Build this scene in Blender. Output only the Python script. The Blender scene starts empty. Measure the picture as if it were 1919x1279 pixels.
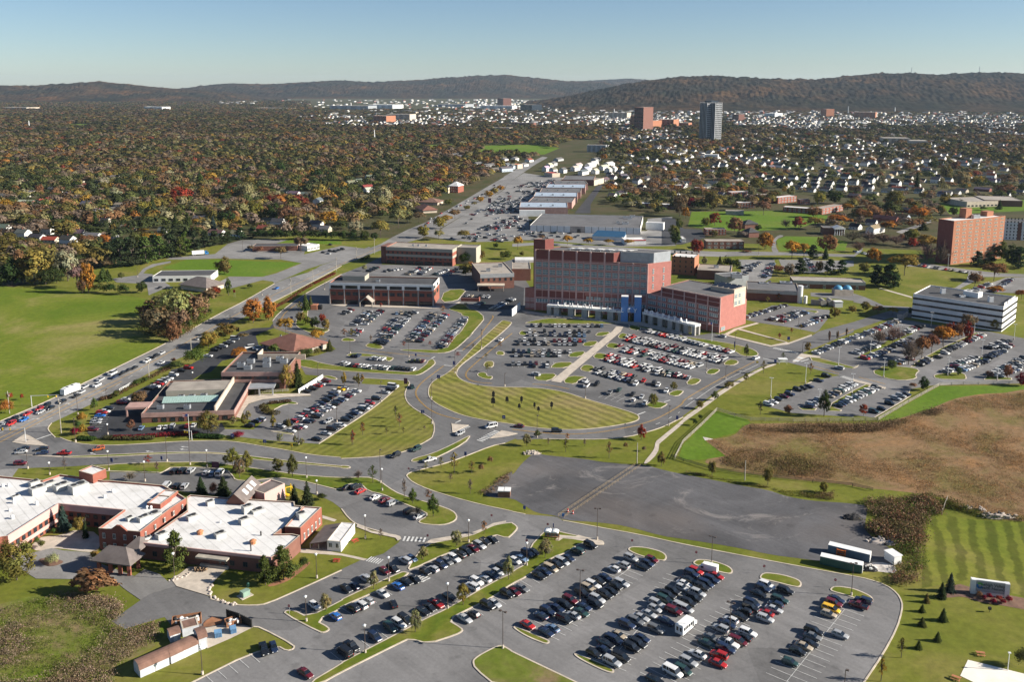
import bpy, bmesh, math, random
import numpy as np
from mathutils import Vector, Matrix
from mathutils.geometry import tessellate_polygon
rad = math.radians
scene = bpy.context.scene
COL = scene.collection
rng = random.Random(11)
nrg = np.random.default_rng(5)
W0, H0 = 1919.0, 1279.0
FOC, PITCH, CYP, CAMH = 1711.0, rad(10.45), 476.0, 140.0
SP, CP = math.sin(PITCH), math.cos(PITCH)
CR = {'F': (0, 0, 1.0)}
for i, o in enumerate((0, 320, 640, 960, 1280, 1599)):
	CR['B%d' % (i+1)] = (o, 1040, 5.35)
	CR['C%d' % (i+1)] = (o, 820, 5.35)
	CR['D%d' % (i+1)] = (o, 620, 5.8125)
	CR['E%d' % (i+1)] = (o, 430, 5.8125)
CR.update(G1=(640, 290, 6.0), G2=(940, 290, 6.0), G3=(1240, 290, 5.33), G4=(1580, 290, 5.66),
		G6=(0, 300, 6.0), G7=(320, 300, 6.0), T=(1250, 170, 10.66), H1=(1640, 960, 6.878),
		H2=(1500, 1000, 10.66), H3=(240, 1120, 8.0), S=(900, 720, 8.144),
		X4=(0, 130, 2.1016), X5=(640, 130, 2.1016), X6=(1279, 130, 2.1016))
def ground(u, v, z=0.0):
	x = (u-959.5)/FOC; y = (v-CYP)/FOC
	dy = CP - y*SP; dz = -SP - y*CP
	t = (CAMH-z)/max(1e-5, -dz)
	return Vector((x*t, dy*t, z))
def full(c, x, y):
	o = CR[c]; return (o[0]+x/o[2], o[1]+y/o[2])
def P(c, x, y, z=0.0):
	return ground(*full(c, x, y), z)
def zt(c, x, yb, yt):
	"""height of a vertical edge from its foot row to its top row"""
	d = P(c, x, yb).y
	y = (full(c, x, yt)[1]-CYP)/FOC
	return CAMH + d*(-SP-y*CP)/(CP-y*SP)
def proj(p):
	dx, dy, dz = p[0], p[1], p[2]-CAMH
	zc = dy*CP - dz*SP
	return (959.5+FOC*dx/zc, CYP+FOC*(-dz*CP-dy*SP)/zc, zc)
def parse(s):
	out = []; c = 'F'
	for t in s.split():
		if ':' in t:
			c, t = t.split(':')
			if not t: continue
		a, b = t.split(',')
		out.append((c, float(a), float(b)))
	return out
def pts(s, z=0.0):
	return [P(c, x, y, z) for c, x, y in parse(s)]
MATS = {}
def nt(name):
	m = bpy.data.materials.new(name); m.use_nodes = True
	t = m.node_tree; b = t.nodes['Principled BSDF']
	return m, t, b
def lk(t, a, b): t.links.new(a, b)
def noise(t, scale, detail=3.0, rough=.55, vec=None, dist=0.0):
	n = t.nodes.new('ShaderNodeTexNoise')
	n.inputs['Scale'].default_value = scale; n.inputs['Detail'].default_value = detail
	n.inputs['Roughness'].default_value = rough; n.inputs['Distortion'].default_value = dist
	if vec is not None: lk(t, vec, n.inputs['Vector'])
	return n.outputs['Fac']
def wpos(t):
	return t.nodes.new('ShaderNodeNewGeometry').outputs['Position']
def ramp(t, fac, stops):
	r = t.nodes.new('ShaderNodeValToRGB')
	e = r.color_ramp.elements
	while len(e) < len(stops): e.new(0.5)
	for el, (p, c) in zip(e, stops):
		el.position = p; el.color = (c[0], c[1], c[2], 1)
	lk(t, fac, r.inputs['Fac'])
	return r.outputs['Color']
def mix(t, fac, a, b, mode='MIX'):
	n = t.nodes.new('ShaderNodeMix'); n.data_type = 'RGBA'; n.blend_type = mode
	for sock, val in ((n.inputs[0], fac), (n.inputs[6], a), (n.inputs[7], b)):
		if hasattr(val, 'links'): lk(t, val, sock)
		elif isinstance(val, (int, float)): sock.default_value = val
		else: sock.default_value = (val[0], val[1], val[2], 1)
	return n.outputs[2]
def M(name, col, rough=.8, var=.12, scale=.6, metal=0.0, spec=None, big=0.0):
	"""plain surface with slight procedural wear"""
	if name in MATS: return MATS[name]
	m, t, b = nt(name)
	b.inputs['Roughness'].default_value = rough; b.inputs['Metallic'].default_value = metal
	if spec is not None: b.inputs['Specular IOR Level'].default_value = spec
	if var > 0:
		p = wpos(t)
		f = noise(t, scale, 4, .6, p)
		lo = [c*(1-var*1.6) for c in col]; hi = [min(1, c*(1+var*1.3)) for c in col]
		c = ramp(t, f, [(.3, lo), (.7, hi)])
		if big:
			c = mix(t, big, c, ramp(t, noise(t, .05, 3, .6, p), [(.35, [x*.6 for x in col]), (.65, hi)]))
		lk(t, c, b.inputs['Base Color'])
	else:
		b.inputs['Base Color'].default_value = (*col, 1)
	MATS[name] = m
	return m
def grass_mat(name, c1, c2, c3, stripe=None, sw=6.0, samt=.3, patch=.012):
	m, t, b = nt(name)
	b.inputs['Roughness'].default_value = .95; b.inputs['Specular IOR Level'].default_value = .1
	p = wpos(t)
	a = ramp(t, noise(t, patch, 5, .62, p, .6), [(.36, c1), (.5, c2), (.66, c3)])
	d = ramp(t, noise(t, .35, 5, .75, p), [(.25, (.62, .62, .62)), (.75, (1.32, 1.32, 1.3))])
	c = mix(t, .8, a, d, 'MULTIPLY')
	if stripe is not None:
		dp = t.nodes.new('ShaderNodeVectorMath'); dp.operation = 'DOT_PRODUCT'; lk(t, p, dp.inputs[0])
		dp.inputs[1].default_value = (-math.sin(rad(stripe))/sw, math.cos(rad(stripe))/sw, 0)
		ad = t.nodes.new('ShaderNodeMath'); ad.operation = 'MULTIPLY_ADD'
		lk(t, noise(t, .06, 5, .7, p), ad.inputs[0]); ad.inputs[1].default_value = 1.5; lk(t, dp.outputs['Value'], ad.inputs[2])
		mp = t.nodes.new('ShaderNodeCombineXYZ'); lk(t, ad.outputs[0], mp.inputs['Y'])
		w = t.nodes.new('ShaderNodeTexWave'); w.bands_direction = 'Y'
		w.inputs['Scale'].default_value = .314159
		lk(t, mp.outputs[0], w.inputs['Vector'])
		s = ramp(t, w.outputs['Fac'], [(.3, (1-samt,)*3), (.7, (1+samt*.6, 1+samt*.5, 1+samt*.45))])
		c = mix(t, 1.0, c, s, 'MULTIPLY')
	lk(t, c, b.inputs['Base Color'])
	MATS[name] = m
	return m
def asphalt_mat(name, base, warm=(1.0, .97, .95), amt=.22, crack=.3, pale=0):
	m, t, b = nt(name)
	b.inputs['Roughness'].default_value = .85; b.inputs['Specular IOR Level'].default_value = .25
	p = wpos(t)
	lo = [base*(1-amt)*w for w in warm]; hi = [base*(1+amt)*w for w in warm]
	a = ramp(t, noise(t, .03, 6, .65, p, 1.0), [(.33, lo), (.67, hi)])
	d = ramp(t, noise(t, 1.2, 4, .7, p), [(.2, (.82,)*3), (.8, (1.15,)*3)])
	c = mix(t, 1, a, d, 'MULTIPLY')
	v = t.nodes.new('ShaderNodeTexVoronoi'); v.feature = 'DISTANCE_TO_EDGE'; v.inputs['Scale'].default_value = .03
	lk(t, p, v.inputs['Vector'])
	cr = ramp(t, v.outputs['Distance'], [(.0, (.72,)*3), (.012, (1, 1, 1))])
	c = mix(t, crack, c, cr, 'MULTIPLY')
	if pale:
		c = mix(t, ramp(t, noise(t, .045, 7, .72, p, 1.5), [(.56, (0, 0, 0)), (.74, (pale,)*3)]), c, (.33, .30, .28))
		c = mix(t, ramp(t, noise(t, .02, 3, .5, p), [(.5, (0, 0, 0)), (.7, (.5,)*3)]), c, (.15, .125, .11))
	o = ramp(t, noise(t, .25, 2, .5, p), [(.62, (1, 1, 1)), (.74, (.74,)*3)])
	c = mix(t, .8, c, o, 'MULTIPLY')
	rt = t.nodes.new('ShaderNodeVectorRotate'); rt.inputs['Angle'].default_value = rad(-44); lk(t, p, rt.inputs['Vector'])
	ce = t.nodes.new('ShaderNodeTexVoronoi'); ce.distance = 'CHEBYCHEV'; ce.inputs['Scale'].default_value = .028; lk(t, rt.outputs[0], ce.inputs['Vector'])
	bw = t.nodes.new('ShaderNodeRGBToBW'); lk(t, ce.outputs['Color'], bw.inputs[0])
	c = mix(t, 1, c, ramp(t, bw.outputs[0], [(.25, (.88,)*3), (.75, (1.09,)*3)]), 'MULTIPLY')
	st = t.nodes.new('ShaderNodeVectorMath'); st.operation = 'MULTIPLY'; lk(t, rt.outputs[0], st.inputs[0]); st.inputs[1].default_value = (.9, .025, 1)
	c = mix(t, .7, c, ramp(t, noise(t, .6, 3, .6, st.outputs[0]), [(.35, (.86,)*3), (.65, (1.08,)*3)]), 'MULTIPLY')
	lk(t, c, b.inputs['Base Color'])
	MATS[name] = m
	return m
def brick_mat(name, c1, c2, mort, sc=2.2):
	m, t, b = nt(name)
	b.inputs['Roughness'].default_value = .9
	tc = t.nodes.new('ShaderNodeTexCoord')
	f = noise(t, .5, 4, .6, tc.outputs['Object'])
	base = ramp(t, f, [(.3, c1), (.7, c2)])
	w = t.nodes.new('ShaderNodeTexWave'); w.bands_direction = 'Z'; w.inputs['Scale'].default_value = sc
	lk(t, tc.outputs['Object'], w.inputs['Vector'])
	l = ramp(t, w.outputs['Fac'], [(.04, mort), (.12, (1, 1, 1))])
	lk(t, mix(t, .35, base, l, 'MULTIPLY'), b.inputs['Base Color'])
	MATS[name] = m
	return m
def leaf_mat():
	m, t, b = nt('leaf')
	t.nodes.remove(b); out = t.nodes['Material Output']
	oi = t.nodes.new('ShaderNodeObjectInfo')
	at = t.nodes.new('ShaderNodeAttribute'); at.attribute_name = 'tint'
	c = mix(t, 1.0, oi.outputs['Color'], at.outputs['Color'], 'MULTIPLY')
	leaf_out(t, c, out); MATS['leaf'] = m
def leaf_out(t, c, out):
	d = t.nodes.new('ShaderNodeBsdfDiffuse'); tr = t.nodes.new('ShaderNodeBsdfTranslucent')
	lk(t, c, d.inputs['Color']); lk(t, c, tr.inputs['Color'])
	mx = t.nodes.new('ShaderNodeMixShader'); mx.inputs['Fac'].default_value = .22
	lk(t, d.outputs[0], mx.inputs[1]); lk(t, tr.outputs[0], mx.inputs[2])
	lk(t, mx.outputs[0], out.inputs['Surface'])
def roof_seams():
	m, t, b = nt('roof_white'); b.inputs['Roughness'].default_value = .75; p = wpos(t)
	rt = t.nodes.new('ShaderNodeVectorRotate'); rt.inputs['Angle'].default_value = rad(-42); lk(t, p, rt.inputs['Vector'])
	w = t.nodes.new('ShaderNodeTexWave'); w.inputs['Scale'].default_value = .11; lk(t, rt.outputs[0], w.inputs['Vector'])
	c = mix(t, 1, ramp(t, noise(t, .12, 6, .7, p), [(.32, (.50, .485, .455)), (.5, (.64, .63, .61)), (.7, (.70, .69, .67))]), ramp(t, w.outputs['Fac'], [(.02, (.84,)*3), (.06, (1, 1, 1))]), 'MULTIPLY')
	c = mix(t, 1, c, ramp(t, noise(t, .5, 3, .6, p), [(.66, (1, 1, 1)), (.76, (.82, .79, .74))]), 'MULTIPLY')
	lk(t, c, b.inputs['Base Color']); MATS['roof_white'] = m
def attr_mat(name, leafy=False, rough=.7, spec=.3):
	m, t, b = nt(name)
	at = t.nodes.new('ShaderNodeAttribute'); at.attribute_name = 'tint'
	if leafy:
		out = t.nodes['Material Output']; t.nodes.remove(b); leaf_out(t, at.outputs['Color'], out)
	else:
		lk(t, at.outputs['Color'], b.inputs['Base Color'])
		b.inputs['Roughness'].default_value = rough; b.inputs['Specular IOR Level'].default_value = spec
	MATS[name] = m
def objcol_mat(name, rough, spec=.5, coat=0.0, metal=0.0, var=0.0):
	m, t, b = nt(name)
	oi = t.nodes.new('ShaderNodeObjectInfo')
	c = oi.outputs['Color']
	if var:
		c = mix(t, var, c, ramp(t, noise(t, .8, 4, .6, wpos(t)), [(.3, (.55,)*3), (.7, (1.2,)*3)]), 'MULTIPLY')
	lk(t, c, b.inputs['Base Color'])
	b.inputs['Roughness'].default_value = rough; b.inputs['Specular IOR Level'].default_value = spec
	b.inputs['Coat Weight'].default_value = coat; b.inputs['Coat Roughness'].default_value = .08
	b.inputs['Metallic'].default_value = metal
	MATS[name] = m
leaf_mat(); attr_mat('far_leaf', True); attr_mat('far_paint', False, .4, .5); attr_mat('far_wall', False, .85, .2)
objcol_mat('car_paint', .32, .5, .6); objcol_mat('house_wall', .85, .2, 0, 0, .35)
objcol_mat('house_roof', .92, .15, 0, 0, .6)
grass_mat('ground', (.05, .058, .02), (.068, .064, .028), (.09, .072, .04), patch=.02)
grass_mat('lawn', (.105, .125, .016), (.135, .145, .022), (.185, .165, .045), patch=.03)
grass_mat('island_lawn', (.08, .12, .012), (.12, .14, .018), (.185, .165, .05), patch=.07)
grass_mat('bright_lawn', (.085, .15, .012), (.10, .165, .016), (.125, .165, .025), patch=.02)
grass_mat('field', (.085, .135, .010), (.135, .165, .02), (.24, .205, .075), patch=.012)
grass_mat('oval_grass', (.15, .16, .03), (.185, .18, .042), (.23, .19, .08), -50, 4.6, .24, .03)
grass_mat('front_grass', (.11, .13, .016), (.16, .16, .034), (.185, .165, .05), 62, 3.6, .14, .03)
grass_mat('striped_grass', (.10, .13, .014), (.135, .15, .022), (.185, .165, .05), 69, 5.2, .32, .02)
grass_mat('scrub', (.15, .13, .04), (.22, .14, .075), (.28, .155, .07), patch=.03)
grass_mat('meadow', (.10, .14, .014), (.13, .145, .03), (.21, .15, .085), patch=.07)
asphalt_mat('asphalt', .165, (1.0, .975, .965)); asphalt_mat('road_asphalt', .135, (1, .985, .985))
asphalt_mat('fresh_asphalt', .05, (.95, .97, 1.05)); asphalt_mat('old_asphalt', .215, (1.0, .97, .93))
asphalt_mat('gravel', .098, (1.0, .985, 1.03), .34, 0, .8)
M('concrete', (.46, .40, .33), .9, .12, .4); M('kerb', (.50, .43, .34), .9, .15, .3)
M('line_white', (.55, .55, .53), .8, .2, .8); M('line_yellow', (.50, .29, .06), .8, .2, .8)
M('sand', (.78, .72, .62), .95, .06, .3); M('mulch', (.16, .09, .06), .95, .25, .5)
roof_seams(); M('roof_grey', (.115, .113, .115), .9, .18, .15, big=.4)
M('roof_tan', (.30, .265, .225), .95, .15, .2, big=.35); M('roof_dark', (.055, .055, .058), .9, .2, .2, big=.4)
M('white_paint', (.72, .72, .70), .55, .06, .3); M('grey_paint', (.33, .34, .34), .6, .1, .3)
M('metal_grey', (.36, .38, .40), .45, .1, .4, .3); M('dark_metal', (.03, .028, .026), .5, .1, .5)
M('black_panel', (.006, .006, .006), .7, .05, .5); M('pole_bronze', (.075, .055, .045), .5, .1, .5)
M('pole_grey', (.46, .47, .47), .5, .08, .5); M('wood', (.30, .20, .12), .9, .2, .6)
M('weathered_wood', (.34, .31, .26), .9, .15, .6); M('cedar', (.42, .17, .075), .8, .15, .8)
M('red_paint', (.42, .035, .025), .6, .1, .8); M('blue_sign', (.02, .045, .22), .5, .08, .8)
M('portal_blue', (.10, .25, .55), .5, .06, .15); M('bin_blue', (.09, .19, .32), .6, .15, .8)
M('yellow_paint', (.75, .48, .02), .5, .08, .6); M('green_paint', (.02, .085, .065), .5, .12, .4)
M('pale_green', (.20, .30, .24), .7, .1, .6); M('stone', (.42, .36, .31), .9, .2, .25)
M('pink_brick', (.36, .225, .195), .9, .12, .4); M('pier_stone', (.36, .345, .32), .85, .1, .3)
M('shingle', (.17, .095, .07), .95, .2, .5); M('shingle_brown', (.20, .088, .062), .9, .14, .3)
M('shingle_grey', (.15, .125, .115), .95, .15, .4)
M('cream', (.50, .42, .33), .8, .1, .3); M('tyre', (.012, .012, .013), .8, .0)
M('rim', (.35, .36, .37), .35, 0, 1, .6); M('lamp_clear', (.75, .76, .74), .2, 0); M('lamp_red', (.35, .01, .008), .25, 0)
M('bark', (.085, .065, .05), .95, .2, 2.0); M('white_letters', (.85, .85, .85), .5, 0)
M('sign_text', (.03, .06, .05), .6, 0); M('tan_panel', (.34, .32, .26), .7, .05, .5)
M('logo_blue', (.02, .17, .42), .5, 0); M('logo_green', (.10, .36, .06), .5, 0)
M('orange_paint', (.65, .16, .03), .6, .1, .6); M('shed_white', (.44, .46, .49), .7, .1, .5); M('rope', (.33, .25, .13), .9, .1, .5); M('chalk', (.50, .46, .42), .95, .3, .35)
M('rust_soil', (.26, .12, .06), .95, .25, .25); M('black_rubble', (.02, .019, .02), .9, .4, 1.0)
M('solar', (.03, .04, .06), .25, .1, .3); M('skylight', (.30, .42, .38), .3, .1, 1.5)
brick_mat('brick', (.215, .068, .045), (.285, .095, .062), (.75, .7, .66)); brick_mat('hospital_brick', (.30, .115, .095), (.37, .145, .12), (.8, .75, .7))
brick_mat('brick_panel', (.17, .05, .042), (.21, .065, .054), (.8, .75, .7)); brick_mat('trim_pink', (.48, .30, .27), (.53, .34, .31), (.95, .95, .95))
brick_mat('brick_orange', (.31, .125, .065), (.37, .155, .085), (.8, .75, .7)); brick_mat('brick_brown', (.15, .065, .047), (.20, .09, .065), (.8, .75, .7))
M('glass', (.025, .035, .045), .12, 0, 1, 0, .8); M('glass_blue', (.10, .17, .20), .12, .3, .9, 0, .8)
M('glass_dark', (.008, .012, .018), .1, 0, 1, 0, .7)
M('window_frame', (.62, .62, .58), .6, 0); M('tower_dark', (.012, .02, .03), .25, .1, .02); M('tower_fin', (.46, .46, .45), .5, .1, .02)
class MB:
	def __init__(s): s.v = []; s.f = []; s.m = []
	def quad(s, pts_, m=0):
		n = len(s.v); s.v += [tuple(p) for p in pts_]; s.f.append(tuple(range(n, n+len(pts_)))); s.m.append(m)
	def box(s, x0, x1, y0, y1, z0, z1, m=0, mt=None):
		n = len(s.v)
		s.v += [(x0, y0, z0), (x1, y0, z0), (x1, y1, z0), (x0, y1, z0), (x0, y0, z1), (x1, y0, z1), (x1, y1, z1), (x0, y1, z1)]
		for f in ((0, 3, 2, 1), (4, 5, 6, 7), (0, 1, 5, 4), (1, 2, 6, 5), (2, 3, 7, 6), (3, 0, 4, 7)):
			s.f.append(tuple(n+i for i in f)); s.m.append(mt if (mt is not None and f[0] == 4) else m)
	def obox(s, o, ax, ay, lx, ly, z0, z1, m=0, mt=None):
		"""box at o (x,y), along unit ax by lx and ay by ly"""
		n0 = len(s.v); s.box(0, 1, 0, 1, z0, z1, m, mt)
		for i in range(n0, len(s.v)):
			a, b, z = s.v[i]
			s.v[i] = (o[0]+ax[0]*a*lx+ay[0]*b*ly, o[1]+ax[1]*a*lx+ay[1]*b*ly, z)
	def prism(s, poly, z0, z1, m=0, mt=None, bottom=False):
		n = len(s.v); k = len(poly)
		s.v += [(p[0], p[1], z0) for p in poly]+[(p[0], p[1], z1) for p in poly]
		for i in range(k):
			j = (i+1) % k; s.f.append((n+i, n+j, n+k+j, n+k+i)); s.m.append(m)
		s.f.append(tuple(range(n+k, n+2*k))); s.m.append(m if mt is None else mt)
		if bottom: s.f.append(tuple(range(n+k-1, n-1, -1))); s.m.append(m)
	def cyl(s, c, r0, r1, z0, z1, k=8, m=0, cap=True):
		n = len(s.v)
		for r, z in ((r0, z0), (r1, z1)):
			for i in range(k):
				a = 2*math.pi*i/k; s.v.append((c[0]+r*math.cos(a), c[1]+r*math.sin(a), z))
		for i in range(k):
			j = (i+1) % k; s.f.append((n+i, n+j, n+k+j, n+k+i)); s.m.append(m)
		if cap: s.f.append(tuple(range(n+k, n+2*k))); s.m.append(m)
	def tube(s, a, b, r0, r1, k=5, m=0):
		a = Vector(a); b = Vector(b); d = (b-a)
		if d.length < 1e-4: return
		q = d.to_track_quat('Z', 'Y'); n = len(s.v)
		for p, r in ((a, r0), (b, r1)):
			for i in range(k):
				t = 2*math.pi*i/k; s.v.append(tuple(p+q @ Vector((r*math.cos(t), r*math.sin(t), 0))))
		for i in range(k):
			j = (i+1) % k; s.f.append((n+i, n+j, n+k+j, n+k+i)); s.m.append(m)
	def mesh(s, name, mats):
		me = bpy.data.meshes.new(name); me.from_pydata(s.v, [], s.f)
		for mm in (mats if isinstance(mats, (list, tuple)) else [mats]):
			me.materials.append(MATS[mm] if isinstance(mm, str) else mm)
		if any(s.m): me.polygons.foreach_set('material_index', s.m)
		me.update(); return me
	def build(s, name, mats, parent=None, loc=None):
		return link(name, s.mesh(name, mats), parent, loc)
def link(name, data, parent=None, loc=None):
	o = bpy.data.objects.new(name, data); COL.objects.link(o)
	if parent is not None: o.parent = parent
	if loc is not None: o.location = loc
	return o
def tag(o, label=None, cat=None, group=None, kind=None):
	if label: o['label'] = label
	if cat: o['category'] = cat
	if group: o['group'] = group
	if kind: o['kind'] = kind
	return o
def thing(name, label, cat, loc=(0, 0, 0), rz=0.0, group=None):
	o = bpy.data.objects.new(name, None); COL.objects.link(o)
	o.empty_display_size = .2
	o.location = loc; o.rotation_euler = (0, 0, rz)
	return tag(o, label, cat, group)
def inst(src_data, name, parent=None, loc=None, rz=0, sc=None, color=None):
	o = bpy.data.objects.new(name, src_data); COL.objects.link(o)
	if parent is not None: o.parent = parent
	if loc is not None: o.location = loc
	if rz: o.rotation_euler = (0, 0, rz)
	if sc is not None: o.scale = sc
	if color is not None: o.color = (*color, 1)
	return o
def area2(p):
	return sum(p[i][0]*p[(i+1) % len(p)][1]-p[(i+1) % len(p)][0]*p[i][1] for i in range(len(p)))
def ccw(p): return p if area2(p) > 0 else list(reversed(p))
def chaikin(p, it=2, closed=True):
	for _ in range(it):
		q = []
		n = len(p)
		for i in range(n if closed else n-1):
			a, b = p[i], p[(i+1) % n]
			q += [a*.75+b*.25, a*.25+b*.75]
		if not closed: q = [p[0]]+q+[p[-1]]
		p = q
	return p
def offset(poly, d):
	"""move a ccw polygon inwards by d"""
	n = len(poly); out = []
	for i in range(n):
		a, b, c = poly[i-1], poly[i], poly[(i+1) % n]
		e1 = Vector((b[0]-a[0], b[1]-a[1])); e2 = Vector((c[0]-b[0], c[1]-b[1]))
		if e1.length < 1e-6 or e2.length < 1e-6: out.append(Vector((b[0], b[1], 0))); continue
		n1 = Vector((-e1.y, e1.x)).normalized(); n2 = Vector((-e2.y, e2.x)).normalized()
		k = n1+n2
		k = k/max(.35, k.length_squared)*2
		out.append(Vector((b[0]+k.x*d, b[1]+k.y*d, 0)))
	return out
def flat(name, poly, z, mat, kind='structure'):
	tris = tessellate_polygon([[Vector((p[0], p[1], 0)) for p in poly]])
	me = bpy.data.meshes.new(name)
	fs = []
	for a, b, c in tris:
		A, B, Cc = poly[a], poly[b], poly[c]
		s = (B[0]-A[0])*(Cc[1]-A[1])-(Cc[0]-A[0])*(B[1]-A[1])
		fs.append((a, b, c) if s > 0 else (a, c, b))
	me.from_pydata([(p[0], p[1], z) for p in poly], [], fs)
	me.materials.append(MATS[mat]); me.update()
	o = link(name, me); tag(o, kind=kind)
	return o
ZL = [0.034]; ZN = [0]
def sheet(name, s, mat, smooth=0, z=None):
	p = ccw(pts(s))
	if smooth: p = chaikin(p, smooth)
	ZN[0] += 1
	if z is None: ZL[0] += .0025; z = ZL[0]
	else: z += .0007*(ZN[0] % 23)
	return flat(name, p, z, mat)
KERB = MB(); LINES_W = MB(); LINES_Y = MB()
ISLANDS = []
def kerb_ring(p, z1=.19, w=.42, z0=0.0):
	q = offset(p, w); n = len(p)
	for i in range(n):
		j = (i+1) % n
		KERB.quad([(p[i][0], p[i][1], z0), (p[j][0], p[j][1], z0), (p[j][0], p[j][1], z1), (p[i][0], p[i][1], z1)])
		KERB.quad([(p[i][0], p[i][1], z1), (p[j][0], p[j][1], z1), (q[j][0], q[j][1], z1), (q[i][0], q[i][1], z1)])
def island(s, mat='island_lawn', smooth=2, name='lawn', kerb=True, z=.165):
	p = ccw(pts(s))
	if smooth: p = chaikin(p, smooth)
	ISLANDS.append(p)
	flat(name, offset(p, .3) if kerb else p, z+.0006*(len(ISLANDS) % 9), mat)
	if kerb: kerb_ring(p, z+.03)
def strip(mb, poly, w, z):
	n = len(poly); L = []; Rr = []
	for i in range(n):
		a = poly[max(0, i-1)]; b = poly[min(n-1, i+1)]
		d = Vector((b[0]-a[0], b[1]-a[1]))
		if d.length < 1e-6: d = Vector((1, 0))
		d.normalize(); nn = Vector((-d.y, d.x))*w/2
		L.append((poly[i][0]+nn.x, poly[i][1]+nn.y, z)); Rr.append((poly[i][0]-nn.x, poly[i][1]-nn.y, z))
	for i in range(n-1):
		mb.quad([Rr[i], Rr[i+1], L[i+1], L[i]])
def kerb_line(s, smooth=1, w=.4, h=.17):
	p = pts(s)
	if smooth: p = chaikin(p, smooth, False)
	for i in range(len(p)-1):
		a, b = p[i], p[i+1]; d = Vector((b.x-a.x, b.y-a.y))
		if d.length < 1e-4: continue
		l = d.length; d.normalize()
		KERB.obox((a.x-(-d.y)*w/2, a.y-d.x*w/2), (d.x, d.y), (-d.y, d.x), l, w, 0, h)
def ordinal(n):
	W = ['first', 'second', 'third', 'fourth', 'fifth', 'sixth', 'seventh', 'eighth', 'ninth', 'tenth', 'eleventh', 'twelfth']
	return W[n-1] if n <= 12 else ('%d%s' % (n, {1: 'st', 2: 'nd', 3: 'rd'}.get(n % 10 if n % 100 not in (11, 12, 13) else 0, 'th')))
flat('ground', [Vector(p) for p in ((-26000, -400, 0), (26000, -400, 0), (26000, 45000, 0), (-26000, 45000, 0))], 0, 'ground')
sheet('lawn', 'F:-150,1340 2080,1340 2000,480 1280,452 1000,452 760,448 560,440 330,470 100,520 -60,560', 'lawn', z=.012)
sheet('field', 'E1:-900,560 0,612 200,640 560,640 850,700 1000,690 1500,740 1640,770 E2:60,760 300,860 440,960 150,1150 D1:1860,98 1200,432 860,590 560,744 0,980 -1100,1450', 'field', z=.02)
sheet('lawn', 'E2:180,330 480,330 1420,365 1200,450 1000,515 650,512 130,450 -100,420', 'bright_lawn', z=.02)
sheet('lawn', 'E2:640,155 940,95 1180,120 1860,130 1860,165 1500,160 1320,270 1200,330 700,310 480,290 700,255 740,200', 'bright_lawn', z=.022)
sheet('lawn', 'G3:300,570 1200,560 1660,610 1640,660 1330,745 1060,755 800,770 260,720', 'bright_lawn', z=.02)
sheet('lawn', 'G3:1140,850 1240,815 1560,820 1860,870 1830,960 1180,960', 'bright_lawn', z=.022)
sheet('lawn', 'G2:1190,440 1240,415 1480,420 1440,470 1230,520', 'bright_lawn', z=.02)
sheet('lawn', 'E6:140,650 560,430 700,390 1250,470 1230,560 1100,650 640,760 580,800 330,800', 'lawn', z=.022)
sheet('lawn', 'F:1760,380 1990,372 1990,392 1780,402', 'bright_lawn', z=.02)
sheet('lawn', 'X5:500,350 560,300 760,296 860,310 800,335 560,345', 'bright_lawn', z=.02)
sheet('lawn', 'X4:800,298 880,285 1240,285 1250,292 830,300', 'bright_lawn', z=.02)
sheet('lawn', 'X4:240,222 300,214 540,220 480,228 260,230', 'bright_lawn', z=.02)
sheet('lawn', 'X5:300,300 480,292 490,306 330,318', 'bright_lawn', z=.02)
sheet('meadow', 'B1:-300,560 0,500 250,430 600,370 680,400 1100,430 1220,480 1250,560 1110,670 1200,740 1400,720 1650,640 1700,690 1600,900 1300,1060 1150,1150 1150,1330 -300,1330', 'meadow', 1, z=.022)
sheet('meadow', 'D5:350,1180 560,1150 650,1050 740,1010 1860,1010 D6:0,1030 400,990 600,930 850,850 1100,740 1400,690 1650,680 1860,640 2300,620 F:2150,990 C6:1710,850 1350,810 1150,715 1000,665 940,625 800,590 500,545 0,500 C5:1700,480 1300,440 800,390 330,310 180,230 430,190 380,150 300,90 210,30', 'scrub', 1, z=.022)
sheet('lawn', 'D5:370,880 700,970 740,1012 660,1040 560,1120 350,1170 220,1160 C5:210,20 300,95 380,155 425,190 180,228 0,228 -40,190 D5:0,1250', 'bright_lawn', z=.026)
sheet('lawn', 'D6:270,985 940,605 1860,600 1860,640 1650,680 1400,690 1100,740 850,850 600,930 400,990', 'bright_lawn', z=.026)
sheet('lawn', 'H1:700,60 860,40 1300,110 1919,140 2300,150 2400,1160 1919,1090 1740,1050 1230,880 1040,900 600,990 610,600', 'striped_grass', z=.026)
sheet('lawn', 'C3:900,12 640,147 400,197 0,217 C2:1700,207 1400,182 1150,132 900,92 700,57 560,40 D2:500,1190 560,1150 1100,1205 1610,1245 1860,1080 D3:0,1085 270,905 430,785 620,620 640,605 735,560 700,600 690,690 715,790 800,862 930,932 1000,985 1013,1080 990,1158', 'front_grass', z=.024)
sheet('gravel_lot', 'C4:240,165 400,190 700,215 900,250 1160,275 1320,275 1550,340 1710,372 C5:300,430 600,490 850,530 1050,600 1300,640 1500,652 1700,668 C6:150,690 130,800 110,930 250,1050 380,1120 430,1250 400,1320 250,1300 C5:1700,1290 1150,1215 900,1185 500,1100 0,1022 C4:1500,993 1150,893 850,853 510,835 450,790 240,762 130,690 0,610 C3:1500,610 1400,565 1510,490 1712,330 C4:0,390 90,270 190,180', 'gravel', 1, z=.03)
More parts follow.
